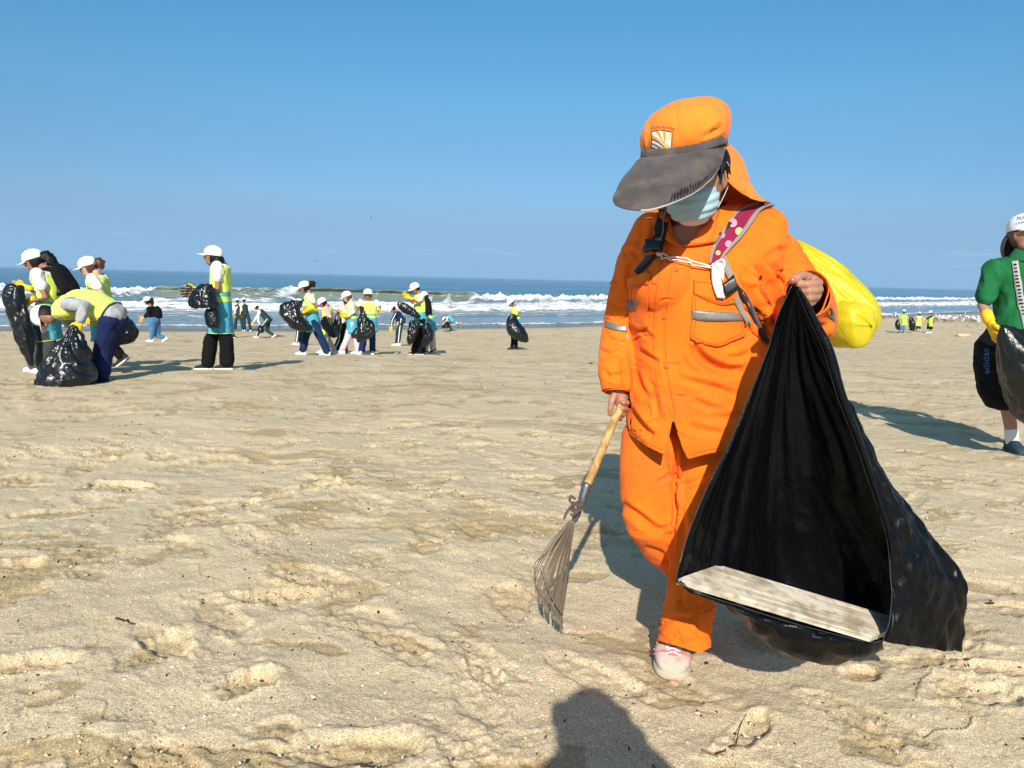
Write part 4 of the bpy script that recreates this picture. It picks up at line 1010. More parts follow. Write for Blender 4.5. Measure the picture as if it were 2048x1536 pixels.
    panel('pocket_flap', [(1259, 559), (1280, 551), (1301, 546)], [(1253, 576), (1278, 573), (1298, 566)], M['orange'], .009, .003, 14, 6)
    panel('pocket', [(1262, 572), (1282, 570), (1298, 566)], [(1262, 650), (1280, 662), (1297, 655)], M['orange'], .0045, .003, 14, 12)
    panel('reflective_tape', [(1385, 620), (1430, 624), (1480, 625)], [(1385, 638), (1430, 641), (1481, 642)], M['tape'], .010, .001, 20, 5)
    panel('reflective_tape', [(1254, 601), (1266, 601), (1280, 600)], [(1255, 619), (1266, 620), (1279, 619)], M['tape'], .009, .001, 10, 5)
    panel('reflective_tape', [(1212, 641), (1230, 648), (1254, 652)], [(1211, 654), (1230, 661), (1254, 664)], M['tape'], .0025, .001, 14, 5)
    panel('reflective_tape', [(1651, 609), (1660, 615), (1666, 624)], [(1652, 622), (1660, 634), (1668, 646)], M['tape'], .003, .001, 8, 5)
    panel('lapel', [(1430, 424), (1452, 418), (1480, 416)], [(1366, 497), (1396, 494), (1427, 488)], M['orange'], .012, .004, 16, 18)
    panel('lapel', [(1318, 428), (1330, 428), (1345, 430)], [(1331, 480), (1345, 492), (1365, 499)], M['orange'], .010, .004, 10, 16)
    # visible stitching
    def seam(pts, off=.0008, rr=.0008, n_=30):
        q = bez(pts, n_) if len(pts) > 2 else np.linspace(pts[0], pts[1], n_)
        P3 = np.array([on_surf(bvj2, x, y, off)[0] for x, y in q])
        if np.abs(np.diff(P3, axis=0)).max() < .05: obj('seam', tube(P3, [rr] * n_, 5), M['thread'], jo)
    allp = [c for c in bpy.data.objects if c.parent == jo and c.type == 'MESH']
    SC.view_layers[0].update()
    Vs, Fs, k0 = [], [], 0
    for ob in [jo] + allp:
        me_ = ob.data; mw = ob.matrix_world; Vs += [mw @ q.co for q in me_.vertices]; Fs += [tuple(i + k0 for i in p.vertices) for p in me_.polygons]; k0 = len(Vs)
    bvj2 = BVHTree.FromPolygons(Vs, Fs)
    for pts in ([(1390, 594), (1391, 640), (1386, 672)], [(1386, 673), (1430, 688), (1483, 667)], [(1474, 604), (1482, 640), (1483, 667)], [(1391, 563), (1391, 586), (1418, 597), (1444, 606), (1468, 597)], [(1391, 563), (1430, 567), (1466, 570)],
                [(1348, 512), (1338, 570), (1333, 620), (1331, 690), (1336, 750), (1350, 825)], [(1325, 512), (1316, 560), (1309, 620), (1307, 700), (1313, 760), (1330, 830)], [(1563, 432), (1580, 464), (1585, 500)], [(1585, 501), (1602, 506), (1620, 503)],
                [(1262, 862), (1294, 886), (1326, 900)], [(1380, 910), (1410, 901), (1440, 895)], [(1374, 488), (1400, 487), (1424, 482)], [(1436, 430), (1430, 456), (1424, 482)], [(1216, 770), (1234, 774), (1253, 774)], [(1216, 766), (1234, 770), (1253, 770)],
                [(1263, 576), (1264, 620), (1264, 648)], [(1264, 648), (1282, 658), (1296, 652)], [(1256, 573), (1278, 570), (1296, 563)]):
        seam(pts)
    # collar stand behind the neck
    cr = []
    for k, (dz, sc) in enumerate([(-.035, 1.22), (-.005, 1.10), (.022, 1.06), (.024, 1.0), (-.03, .98)]):
        c = P(1396, 430, 2.165) + np.array([0, .012 - dz * .3, dz]); a = np.linspace(-.35, math.pi + .35, 36)
        cr.append(c + np.outer(np.cos(a) * .078 * sc, (1, 0, 0)) + np.outer(np.sin(a) * .078 * sc, (0, 1, 0)))
    obj('collar', (np.concatenate(cr), grid_faces(5, 36)), M['orange'], jo)
    for px, py in ((1352, 539), (1330, 634), (1334, 733)):
        p, nn = on_surf(bvj, px, py, .003); e1 = unit(np.cross(nn, (0, 0, 1))); e2 = np.cross(e1, nn)
        V_ = []
        for t, r in ((-.003, .0070), (.001, .0070), (.0020, .0060), (.0012, .0045), (.0012, .001)):
            a = np.arange(20) * 2 * math.pi / 20; V_.append(p + nn * t + np.outer(np.cos(a) * r, e1) + np.outer(np.sin(a) * r, e2))
        obj('button', (np.concatenate(V_), grid_faces(5, 20, True)), M['button'], jo)
    p, nn = on_surf(bvj, 1256, 566, .011)
    obj('button', ellipsoid(p, (.005, .003, .005)), M['button'], jo)

    # ---------------- trousers
    pel = ellipsoid(P(1372, 885, 2.2), (.165, .135, .13))
    legR = tube([P(1310, 870, 2.2), P(1303, 930, 2.18), P(1300, 990, 2.16), P(1305, 1045, 2.14), P(1328, 1085, 2.2), P(1358, 1115, 2.3), P(1385, 1140, 2.42), P(1394, 1158, 2.48)],
                [.098, .092, .086, .080, .072, .066, .066, .066], 26)
    legL = tube([P(1425, 870, 2.2), P(1415, 940, 2.15), P(1408, 1000, 2.12), P(1398, 1080, 2.09), P(1388, 1160, 2.07), P(1380, 1215, 2.06), P(1371, 1262, 2.05), P(1367, 1300, 2.035), P(1366, 1330, 2.03)],
                [.103, .096, .088, .078, .071, .070, .073, .077, .078], 28)
    tr = union([pel, legR, legL], .0050, 8)
    v, ff = tr
    v = cloth_noise(v, ff, .0035, 5.5, (1, 1, .5), 5); v = cloth_noise(v, ff, .0011, 17, (1, 1, .8), 19)
    v = strokes(v, ff, creases(30, 11, (1250, 900, 1430, 1280), (.2, .7)) + creases(10, 12, (1310, 1200, 1430, 1290), (0, .5), (14, 36), (2.5, 4), (.003, .007)))
    v = strokes(v, ff, [([(1243, 1008), (1278, 1033), (1310, 1058), (1345, 1072)], 10, .018, 'fold'), ([(1350, 1046), (1330, 1055), (1316, 1058)], 6, .008, 'fold'), ([(1312, 966), (1330, 956), (1347, 946)], 5, .007, 'fold'), ([(1352, 895), (1351, 960), (1351, 1010), (1349, 1062)], 6, .018, 'fold'), ([(1350, 1050), (1346, 1110), (1338, 1172)], 5, .014, 'fold'),
                        ([(1354, 1262), (1360, 1275), (1364, 1290)], 4, .007, 'fold'), ([(1345, 1270), (1362, 1283), (1395, 1281)], 4, .007, 'fold'),
                        ([(1356, 975), (1380, 968), (1420, 950)], 8, .009, 'fold'), ([(1352, 1000), (1366, 1040), (1370, 1100)], 8, .006, 'fold'), ([(1290, 1095), (1320, 1105), (1340, 1130)], 7, .008, 'fold'),
                        ([(1350, 1130), (1362, 1180), (1358, 1230)], 8, .007, 'fold'), ([(1400, 1200), (1396, 1240), (1404, 1270)], 8, .007, 'fold'),
                        ([(1325, 1248), (1350, 1236), (1385, 1240)], 7, .006, 'fold'), ([(1330, 930), (1340, 960), (1345, 990)], 6, .006, 'fold')])
    def g_tr(v):
        uv = project(v); hy = np.interp(uv[:, 0], [1300, 1312, 1354, 1399, 1424, 1440], [1278, 1280, 1292, 1306, 1294, 1284])
        g = np.where((v[:, 2] < .35) & (v[:, 1] < 2.25), np.where(v[:, 1] < 2.06, (hy - uv[:, 1]) * .0014, v[:, 2] - .035), 1.0)
        c = P(1390, 1150, 2.46); d = unit(P(1394, 1158, 2.48) - P(1385, 1140, 2.42))
        return np.where(np.linalg.norm(v - c, axis=1) < .13, np.minimum(g, -((v - c) @ d)), g)
    obj('trousers', solidify(clip((v, ff), g_tr), .0035), M['orange'], root)

    # ---------------- shoes
    def shoe(toe, heel, lift=0.0, vis=True):
        toe, heel = np.array(toe), np.array(heel); d = unit(heel - toe); sd_ = unit(np.cross(d, (0, 0, 1))); up = np.cross(sd_, d); L = np.linalg.norm(heel - toe)
        if up[2] < 0: up = -up
        st = [(0, .014, .022), (.03, .034, .040), (.10, .047, .052), (.25, .054, .062), (.4, .050, .078), (.55, .043, .094), (.72, .038, .104), (.88, .036, .105), (.97, .030, .100), (1.0, .018, .085)]
        secs, sol = [], []
        for t, w, h in st:
            c = toe + d * (L * t) + up * (h * .5 + .012); secs.append((c, sd_ * w, up * h * .5))
            sol.append((toe + d * (L * t) + up * .011, sd_ * (w + .003), up * .014))
        so = thing_part('shoe', rings(secs, 24, True, 2.3), M['shoe_white'], root)
        obj('sole', subdiv(rings(sol, 24, True, 3.2), 1), M['sole'], so)
        if vis:
            bs = bvh_of(rings(secs, 24, True, 2.3))
            def top(t, w, off=.002):
                c = toe + d * (L * t) + up * .2 + sd_ * w; h_, n_, _, _ = bs.ray_cast(Vector(c), Vector(-up)); return np.array(h_) + up * off if h_ is not None else c - up * .14
            def side(t, hgt, sg, off=.0015):
                c = toe + d * (L * t) + up * hgt + sd_ * .2 * sg; h_, n_, _, _ = bs.ray_cast(Vector(c), Vector(-sd_ * sg)); return np.array(h_) + sd_ * sg * off if h_ is not None else c - sd_ * sg * .16
            obj('toe_seam', tube(bez([side(.38, .03, 1), side(.22, .045, 1), top(.16, .028), top(.13, 0), top(.16, -.028), side(.22, .045, -1), side(.38, .03, -1)], 30), [.0032] * 30, 6), M['shoe_pink'], so)
            obj('side_stripe', tube(bez([side(.30, .05, -1), side(.42, .035, -1), side(.55, .05, -1), side(.7, .04, -1)], 16), [.003] * 16, 6), M['shoe_pink'], so)
            obj('side_stripe', tube(bez([side(.30, .05, 1), side(.42, .035, 1), side(.55, .05, 1), side(.7, .04, 1)], 16), [.003] * 16, 6), M['shoe_pink'], so)
            for k in range(6):
                t = .11 + k * .055
                obj('lace', tube(bez([top(t, -.020), top(t + .02, 0, .005), top(t + .045, .020)], 8), [.0021] * 8, 6), M['ribbon'], so)
                obj('lace', tube(bez([top(t, .020), top(t + .02, 0, .004), top(t + .045, -.020)], 8), [.0021] * 8, 6), M['ribbon'], so)
            obj('tongue', solidify((np.array([top(t, w, .001) for t in np.linspace(.10, .55, 6) for w in (-.014, 0, .014)]), grid_faces(6, 3)), .002), M['shoe_pink'], so)
            obj('outsole_edge', tube(bez([side(.5, .003, 1, .004), side(.2, .003, 1, .004), toe + up * .003 - d * .004, side(.2, .003, -1, .004), side(.5, .003, -1, .004)], 24), [.0022] * 24, 6), M['shoe_pink'], so)
    def thing_part(nm, shp, mat, par): return obj(nm, subdiv(shp, 1), mat, par)
    t0 = G(1344, 1360); shoe(t0 + (0, 0, -.002), t0 + np.array([.050, .245, -.002]))
    g2 = G(1385, 1172); shoe((g2[0] - .03, 2.44, .0), (g2[0] + .02, 2.64, .09), vis=False)
    return root, bvj
M['thread'] = plain_mat('rust_thread', (.48, .075, .008), .9)
M['button'] = plain_mat('orange_red_button', (0.80, 0.11, 0.02), .35, .5)
WOMAN, BVJ = build_woman()

# ================================================================ her backpack, ribbon and yellow sack
def build_backpack():
    root = thing('backpack', 'backpack with maroon dotted strap worn by the woman in orange', 'backpack', P(1400, 650, 2.45))
    st = [(P(1400, 430, 2.46), .09, .05), (P(1400, 450, 2.46), .13, .075), (P(1402, 520, 2.47), .15, .09), (P(1402, 620, 2.47), .155, .10), (P(1402, 700, 2.46), .15, .095), (P(1400, 725, 2.45), .12, .07)]
    bg = subdiv(rings([(c, (w, 0, 0), (0, d, 0)) for c, w, d in st], 20, True, 3.5), 2)
    v = cloth_noise(bg[0], bg[1], .004, 9)
    pk = obj('pack', (v, bg[1]), M['black_webbing'], root)
    def pan(nm, a, b, mat, off, th, nu=30, nv=6, par=root, relax=9): return obj(nm, solidify(strip(BVJ, a, b, off, nu, nv, relax, 2.12), th), mat, par)
    # maroon strap: inner / outer edges
    inn = bez([(1530, 409), (1500, 416), (1468, 429), (1447, 461), (1432, 486), (1422, 506), (1417, 531)], 40)
    out = bez([(1544, 417), (1524, 421), (1506, 438), (1485, 470), (1466, 492), (1452, 507), (1440, 524)], 40)
    ctr = lambda t: inn + (out - inn) * t
    sp = pan('shoulder_strap', inn, out, M['maroon'], .012, .007, 40, 8)
    pan('strap_edging', ctr(-.06), ctr(.16), M['webbing'], .0145, .003, 40, 4, sp)
    pan('strap_edging', ctr(.84), ctr(1.06), M['webbing'], .0145, .003, 40, 4, sp)
    bs = bvh_of(strip(BVJ, inn, out, .0125, 40, 8, 1, 2.12))
    for k, (px, py, r, mt) in enumerate([(1465, 446, 9, 'dot_pink'), (1443, 470, 7, 'dot_pink'), (1478, 463, 8, 'dot_yellow'), (1457, 488, 7, 'dot_pink'), (1436, 506, 5, 'dot_yellow')]):
        pts = [on_surf(bs, px + r * math.cos(a), py + r * math.sin(a), .0012)[0] for a in np.arange(16) * math.pi / 8] + [on_surf(bs, px, py, .0012)[0]]
        obj('dot', (np.array(pts), [(i, (i + 1) % 16, 16) for i in range(16)]), M[mt], sp)
    # webbing over the chest, buckle
    pan('webbing', [(1434, 512), (1440, 528), (1448, 545), (1460, 566)], [(1448, 510), (1455, 528), (1463, 545), (1472, 562)], M['webbing'], .010, .003, 16, 4)
    pan('webbing', [(1455, 578), (1466, 604), (1478, 630), (1489, 650)], [(1470, 572), (1482, 598), (1493, 622), (1503, 643)], M['webbing'], .013, .003, 18, 4)
    pan('webbing', [(1464, 570), (1492, 606), (1512, 655), (1530, 690)], [(1476, 572), (1504, 606), (1524, 650), (1540, 686)], M['black_webbing'], .009, .003, 18, 4)
    pan('buckle', [(1443, 571), (1454, 564), (1466, 558)], [(1451, 590), (1464, 583), (1475, 574)], M['black_plastic'], .020, .008, 8, 5)
    pan('buckle_bar', [(1450, 576), (1461, 570), (1468, 565)], [(1452, 581), (1463, 575), (1470, 570)], M['steel'], .0235, .003, 6, 3)
    pan('buckle', [(1432, 540), (1440, 541), (1447, 542)], [(1432, 553), (1440, 555), (1447, 557)], M['webbing'], .018, .006, 5, 4)
    # black strap on the other shoulder
    sb = pan('shoulder_strap', [(1322, 428), (1316, 448), (1309, 475), (1301, 500)], [(1342, 437), (1337, 457), (1331, 485), (1322, 512)], M['black_webbing'], .016, .007, 26, 6)
    sb['label'] = 'black strap with a square buckle'
    pan('strap_rib', [(1333, 430), (1325, 455), (1317, 484)], [(1336, 431), (1328, 457), (1320, 486)], M['webbing'], .0200, .002, 16, 3, sb)
    pan('buckle', [(1300, 489), (1310, 488), (1323, 492)], [(1298, 511), (1309, 513), (1321, 516)], M['black_plastic'], .021, .009, 8, 6)
    pan('buckle_bar', [(1302, 497), (1311, 497), (1321, 500)], [(1302, 501), (1311, 501), (1321, 504)], M['black_webbing'], .025, .004, 6, 3)
    pan('webbing', [(1296, 512), (1286, 528), (1272, 545)], [(1312, 516), (1296, 536), (1280, 551)], M['black_webbing'], .009, .003, 14, 4)
    # ribbon
    rb = thing('ribbon', 'white ribbon tied across the chest between the two backpack straps', 'ribbon', on_surf(BVJ, 1430, 540, .02)[0])
    def cord(nm, pts, r, off): 
        q = bez(pts, 24); obj(nm, tube([on_surf(BVJ, x, y, off, 2.03)[0] for x, y in q], [r] * 24, 7), M['ribbon'], rb)
    cord('cord', [(1314, 517), (1340, 522), (1380, 527), (1423, 538)], .0022, .016); cord('cord', [(1314, 519), (1345, 527), (1385, 535), (1425, 541)], .0020, .016)
    cord('cord', [(1425, 538), (1440, 530), (1449, 540), (1442, 552), (1436, 560)], .0026, .026); cord('cord', [(1425, 536), (1436, 540), (1443, 550)], .003, .027)
    obj('knot', ellipsoid(on_surf(BVJ, 1427, 538, .024)[0], (.008, .006, .006)), M['ribbon'], rb)
    obj('tail', solidify(strip(BVJ, [(1424, 538), (1428, 555), (1429, 575), (1430, 595)], [(1437, 537), (1441, 555), (1444, 575), (1449, 593)], .026, 16, 5, 1), .0015), M['ribbon'], rb)
    obj('tail', solidify(strip(BVJ, [(1434, 538), (1440, 550), (1443, 562)], [(1446, 540), (1449, 552), (1447, 566)], .029, 10, 4, 1), .0015), M['ribbon'], rb)
build_backpack()

def build_yellow_sack():
    # a full yellow sack slung behind the arm
    P0, P1 = P(1585, 545, 2.52), P(1722, 655, 2.38)
    ax = unit(P1 - P0); e1 = unit(np.cross(ax, (0, 1, 0))); e2 = np.cross(e1, ax)
    if e1[2] < 0: e1 = -e1
    L = np.linalg.norm(P1 - P0); secs = []
    for t, r1, r2, up in [(-.75, .04, .05, -.02), (-.55, .065, .08, -.015), (-.25, .092, .10, -.006), (.1, .112, .11, .002), (.5, .118, .11, .0), (.75, .110, .105, -.006), (.92, .098, .095, -.004), (1.04, .078, .08, 0), (1.12, .050, .05, 0), (1.15, .015, .015, 0)]:
        secs.append((P0 + ax * L * t + e1 * up, e1 * r1, e2 * r2))
    sh = subdiv(rings(secs, 36, True, 2.2), 2)
    v = sh[0]; N = normals(*sh); a = (v - P0) @ ax; th = np.arctan2((v - P0 - np.outer(a, ax)) @ e2, (v - P0 - np.outer(a, ax)) @ e1)
    cr = 1 - 2 * np.abs(noise3(np.stack([np.cos(th) * 4.5, np.sin(th) * 4.5, a * 3.5], -1)))
    v = v + N * (.0075 * cr + .0045 * noise3(np.stack([np.cos(th) * 9, np.sin(th) * 9, a * 9], -1)) + .002 * noise3(v * 40))[:, None]
    v = strokes(v, sh[1], [([(1608, 517), (1635, 522), (1662, 528)], 3, .005, 'fold'), ([(1650, 592), (1675, 610), (1697, 628)], 3, .006, 'fold'), ([(1672, 640), (1690, 665), (1705, 690)], 7, .012, 'fold'), ([(1630, 560), (1665, 585), (1690, 600)], 4, .004, 'fold')])
    ys = obj('plastic_sack', (v, sh[1]), M['bag_yellow'])
    tag(ys, 'bulging yellow plastic sack slung behind the arm of the woman in orange', 'sack')
    # gathered end with its opening fold
    c = P(1722, 652, 2.27); f = unit((.35, -.93, -.05)); e1 = unit(np.cross(f, (0, 0, 1))); e2 = np.cross(e1, f); rows = []
    for r, d in [(.070, -.075), (.069, -.03), (.064, .0), (.054, .009), (.034, .012), (.006, .011)]:
        a = np.arange(48) * 2 * math.pi / 48; w = 1 + .07 * np.sin(2 * a + 1) + .04 * np.sin(3 * a) + .03 * np.exp(-((a - .2) / .9) ** 2) * np.sin(13 * a)
        rows.append(c + f * d + np.array([1, 0, 0]) * (.070 - r) * .35 + np.outer(np.cos(a) * r * w * .80, e1) + np.outer(np.sin(a) * r * w * 1.1, e2) + np.outer(.006 * np.exp(-((a - .3) / .8) ** 2) * np.sin(9 * a) * (r < .062), f))
    sh = subdiv((np.concatenate(rows), grid_faces(6, 48, True)), 1)
    obj('gathered_end', (sh[0] + normals(*sh) * (.003 * noise3(sh[0] * 30))[:, None], sh[1]), M['bag_yellow'], ys)
build_yellow_sack()

# ================================================================ rake
def build_rake():
    root = thing('leaf_rake', 'old wire leaf rake with wooden handle tied with brown rag, held beside orange trousers', 'rake', G(1125, 1255))
    a, b = P(1243, 808, 2.125), P(1173, 973, 2.04); top = a + (a - b) * .10
    pts = np.linspace(top, b, 16); rs = np.random.RandomState(2)
    pts[1:-1] += rs.normal(0, .0010, (14, 3)); r = .0118 + rs.normal(0, .0003, 16); r[-1] = .0125
    obj('handle', subdiv(tube(pts, r, 16), 1), M['handle'], root)
    c = P(1161, 1012, 2.03); d = P(1146, 1048, 2.02)
    fe = obj('ferrule', tube([b + (a - b) * .02, b, b * .4 + c * .6, c], [.0142, .0142, .013, .0105], 16), M['steel'], root)
    obj('clamp', subdiv(box((c + d) / 2, (.013, .005, .030), (unit(np.cross(d - c, (0, 1, 0))), (0, 1, 0), unit(d - c))), 1), M['steel'], root)
    N = 30
    for k in range(N):
        t = k / (N - 1)
        s0 = P(1140 + 9 * t, 1040 + 4 * t, 2.02 + .006 * math.sin(k * 2.3))
        tip = P(np.interp(t, [0, .12, .35, .7, 1], [1070, 1073, 1088, 1109, 1126]) + rs.normal(0, 1.2), np.interp(t, [0, .12, .35, .7, 1], [1165, 1192, 1214, 1240, 1256]) + rs.normal(0, 3.5), 1.985 + .06 * t)
        kn = tip + np.array([0, .035, .030 + .01 * rs.rand()])
        mid = s0 * .45 + kn * .55 + np.array([-.010 * (1 - t), .010, 0]) + rs.normal(0, .0012, 3)
        if k == 0: mid = P(1094, 1104, 2.0); 
        q = bez([s0, (s0 + mid) / 2, mid, kn, kn * .35 + tip * .65 + np.array([0, -.006, 0]), tip], 18)
        obj('tine', tube(q, [.0016] * 16 + [.0015, .0011], 6), M['tine'], root)
    obj('crossbar', tube(bez([P(1084, 1140, 1.995), P(1092, 1165, 1.99), P(1105, 1196, 2.0), P(1124, 1226, 2.02)], 18), [.0034] * 18, 8), M['tine'], root)
    # stray tine
    obj('tine', tube([P(1138, 1048, 2.02), P(1112, 1082, 2.0), P(1091, 1109, 1.99)], [.0019] * 3, 6), M['tine'], root)
    rag = [ [(1158, 1002), (1148, 1008), (1142, 1018), (1152, 1026)], [(1150, 998), (1142, 992), (1140, 1002), (1148, 1010)], [(1146, 1008), (1138, 1018), (1132, 1028), (1128, 1038)], [(1144, 1012), (1150, 1022), (1160, 1018), (1158, 1006)], [(1146, 1004), (1154, 1012), (1162, 1012)], [(1142, 1030), (1150, 1028), (1156, 1022)] ]
    parts = []
    for k, q in enumerate(rag):
        q = bez([(x, y, 2.005 - .004 * (k % 3)) for x, y in q], 12); parts.append(tube([P(*i) for i in q], [(.0065, .0035)] * 11 + [(.003, .002)], 8))
    v, ff = merge(*parts); obj('rag_tie', (v + .0012 * noise3(v * 120)[:, None], ff), M['rag'], root)
build_rake()

# ================================================================ the open black bag and the board in it
def build_big_bag():
    A = [(1592, 576, 1.682), (1619, 640, 1.676), (1648, 706, 1.67), (1674, 790, 1.66), (1708, 880, 1.65), (1740, 970, 1.64), (1772, 1073, 1.63), (1781, 1149, 1.62), (1780, 1225, 1.61), (1764, 1280, 1.60)]
    B = [(1598, 574, 1.695), (1630, 652, 1.70), (1661, 724, 1.71), (1700, 812, 1.715), (1742, 892, 1.72), (1790, 974, 1.72), (1854, 1066, 1.72), (1912, 1145, 1.71), (1927, 1188, 1.70), (1917, 1300, 1.70)]
    Lf = [(1584, 570, 1.68), (1554, 636, 1.685), (1535, 700, 1.69), (1500, 785, 1.69), (1460, 880, 1.68), (1416, 970, 1.67), (1380, 1058, 1.65), (1362, 1118, 1.63), (1355, 1148, 1.61), (1356, 1162, 1.60)]
    dep = [.0, .03, .06, .09, .125, .155, .185, .21, .222, .225]
    n = 100; A_, B_, L_ = (bez(np.array([P(*q) for q in r]), n) for r in (A, B, Lf)); dp = np.interp(np.linspace(0, 9, n), range(10), dep)
    V = []; m = 130
    for i in range(n):
        a, b, l = A_[i], B_[i], L_[i]; k = dp[i]
        # bottom of the back wall hangs down to the board
        dn = np.array([0, 0, -.13 * sstep(.6, 1.0, i / (n - 1))])
        ctrl = [l, l + (b - l) * .14 + np.array([0, k * .34, 0]) + dn * .2, l + (b - l) * .34 + np.array([0, k * .85, 0]) + dn * .6, l + (b - l) * .52 + np.array([0, k * 1.25, 0]) + dn, l + (b - l) * .76 + np.array([0, k * .72, 0]) + dn * .6, b]
        back = bez(ctrl, 90)
        mid = (a + b) / 2 + np.array([0, -.006 - .008 * math.sin(i / n * 3.1), 0])
        front = bez([b, b * .75 + a * .25 + np.array([0, -.004, 0]), mid, b * .2 + a * .8 + np.array([0, -.003, 0]), a], m - 90 + 1)[1:]
        V.append(np.concatenate([back, front]))
    V = np.array(V); sh = (V.reshape(-1, 3), grid_faces(n, m))
    v = sh[0]; N = normals(*sh)
    # pull folds radiating from the hand
    H = P(1590, 572, 1.68); rel = v - H; ang = np.arctan2(rel[:, 0], -rel[:, 2]); r = np.linalg.norm(rel, axis=1)
    edge = np.ones((n, m)); edge[:, 0] = .2; edge[:, -1] = .2; edge = edge.ravel()
    w = .007 * (1 - 2.4 * np.abs(noise2(ang * 9 + .6 * noise2(ang * 3, r * 3), r * 1.3))) * sstep(0, .25, r) + .0045 * noise2(ang * 26, r * 2.2) * sstep(.1, .4, r) + .0022 * noise2(ang * 70, r * 2.0) * sstep(.1, .3, r)
    rt = np.tile(np.arange(m) >= 84, n) * 1.0
    crk = (.004 + .004 * rt) * (1 - 2.2 * np.abs(noise3(v * np.array([9, 9, 6])))) * sstep(.45, .8, r) + (.002 + .002 * rt) * noise3(v * 30)
    fine = .0022 * (1 - 2.6 * np.abs(noise3(v * np.array([34, 34, 15]) + 7))) * sstep(.35, .7, r) + .0016 * (1 - 2.6 * np.abs(noise3(v * np.array([60, 60, 38])))) * (rt * .8 + .4) * sstep(.2, .6, r)
    v = v + N * ((w + crk + fine) * edge)[:, None]
    # pouch under the board
    rim = bez([P(*q) for q in [(1356, 1162, 1.60), (1372, 1173, 1.592), (1410, 1190, 1.585), (1480, 1212, 1.58), (1560, 1238, 1.578), (1650, 1263, 1.58), (1735, 1283, 1.59), (1764, 1280, 1.60)]], 60)
    s1 = bez([P(*q) for q in [(1356, 1164, 1.60), (1368, 1176, 1.585), (1408, 1198, 1.575), (1478, 1226, 1.57), (1555, 1258, 1.56), (1650, 1284, 1.555), (1730, 1294, 1.575), (1765, 1284, 1.60)]], 60)
    s2 = bez([P(*q) for q in [(1357, 1165, 1.61), (1376, 1182, 1.60), (1425, 1206, 1.595), (1478, 1232, 1.60), (1545, 1292, 1.60), (1630, 1328, 1.60), (1710, 1318, 1.61), (1766, 1292, 1.62)]], 60)
    s3 = bez([P(*q) for q in [(1358, 1166, 1.63), (1388, 1184, 1.64), (1440, 1206, 1.65), (1488, 1244, 1.67), (1530, 1298, 1.68), (1610, 1335, 1.68), (1695, 1332, 1.68), (1766, 1298, 1.66)]], 60)
    s4 = bez([P(*q) for q in [(1360, 1160, 1.68), (1400, 1172, 1.72), (1455, 1190, 1.76), (1500, 1226, 1.80), (1550, 1268, 1.82), (1620, 1290, 1.82), (1700, 1290, 1.80), (1770, 1285, 1.74)]], 60)
    s5 = bez([P(*q) for q in [(1368, 1160, 1.70), (1420, 1178, 1.78), (1480, 1205, 1.83), (1540, 1230, 1.86), (1600, 1246, 1.86), (1680, 1262, 1.84), (1740, 1272, 1.80), (1785, 1276, 1.74)]], 60)
    pch = subdiv((np.concatenate([rim, s1, s2, s3, s4, s5]), grid_faces(6, 60)), 2)
    pv = pch[0]; pn = normals(*pch)
    pv = pv + pn * (.009 * (1 - 2.2 * np.abs(noise3(pv * np.array([9, 16, 22])))) + .0025 * noise3(pv * 34))[:, None] * sstep(0, .02, np.linalg.norm(pv - P(1356, 1162, 1.6), axis=1))[:, None]
    bag = obj('bin_bag', solidify(merge((v, sh[1]), (pv, pch[1])), .0008, 0), M['bag_black'])
    tag(bag, 'large black plastic bag held wide open by the woman in orange', 'bag')
    e = v.reshape(n, m, 3)
    obj('hem', tube(e[1:, -1] + np.array([0, -.001, 0]), [.0013] * (n - 1), 6), M['bag_rim'], bag)
    obj('hem', tube(e[1:, 0] + np.array([0, -.001, 0]), [.0009] * (n - 1), 6), M['bag_rim'], bag)
    obj('hem', tube(pv[:60] * 0 + rim + np.array([0, -.002, 0]), [.0010] * 60, 6), M['bag_rim'], bag)
    # folded strip of film along the gathered edge near the fist
    fs = []
    for t in np.linspace(0, 1, 30):
        i = t * (n * .72); k = int(i); a = e[k, -1]; wd = np.interp(t, [0, .1, .3, .7, 1], [.004, .013, .020, .014, .002])
        fs.append([a + np.array([wd * q, -.004 - .007 * math.sin(q * 3.1) * (1 + .3 * math.sin(t * 40 + q * 5)), wd * q * .35]) for q in (0, .25, .5, .75, 1)])
    obj('folded_edge', solidify((np.array(fs).reshape(-1, 3), grid_faces(30, 5)), .0008, 0), M['bag_black'], bag)
    # tuft where the film is pinched at the board's end
    # board
    FL, FR, BL = P(1358, 1157, 1.612), P(1744, 1272, 1.605), P(1436, 1129, 1.735)
    ex = FR - FL; Lx = np.linalg.norm(ex); ex = ex / Lx; ey = BL - FL; ey = ey - ex * (ey @ ex); Ly = np.linalg.norm(BL - FL); 
    BR = FR + (BL - FL) * 1.0 + ex * .04
    up = unit(np.cross(ex, BL - FL)); 
    if up[2] < 0: up = -up
    rs = np.random.RandomState(4); ns = 40; top, V_ = [], []
    F0 = [FL + (FR - FL) * t for t in np.linspace(0, 1, ns)]; B0 = [BL + (BR - BL) * t for t in np.linspace(0, 1, ns)]
    rows = []
    for t in np.linspace(0, 1, 7):
        rows.append([F0[i] * (1 - t) + B0[i] * t + (ex * .0012 * rs.normal() if i in (0, ns - 1) else 0) for i in range(ns)])
    bd = solidify((np.array(rows).reshape(-1, 3), grid_faces(7, ns)), .016, -1)
    cb = (FL + FR + BL + BR) / 4
    Rm = np.stack([ex, unit(np.cross(up, ex)), up])
    me = make_mesh('board', (bd[0] - cb) @ Rm.T, bd[1], M['board'], smooth=False)
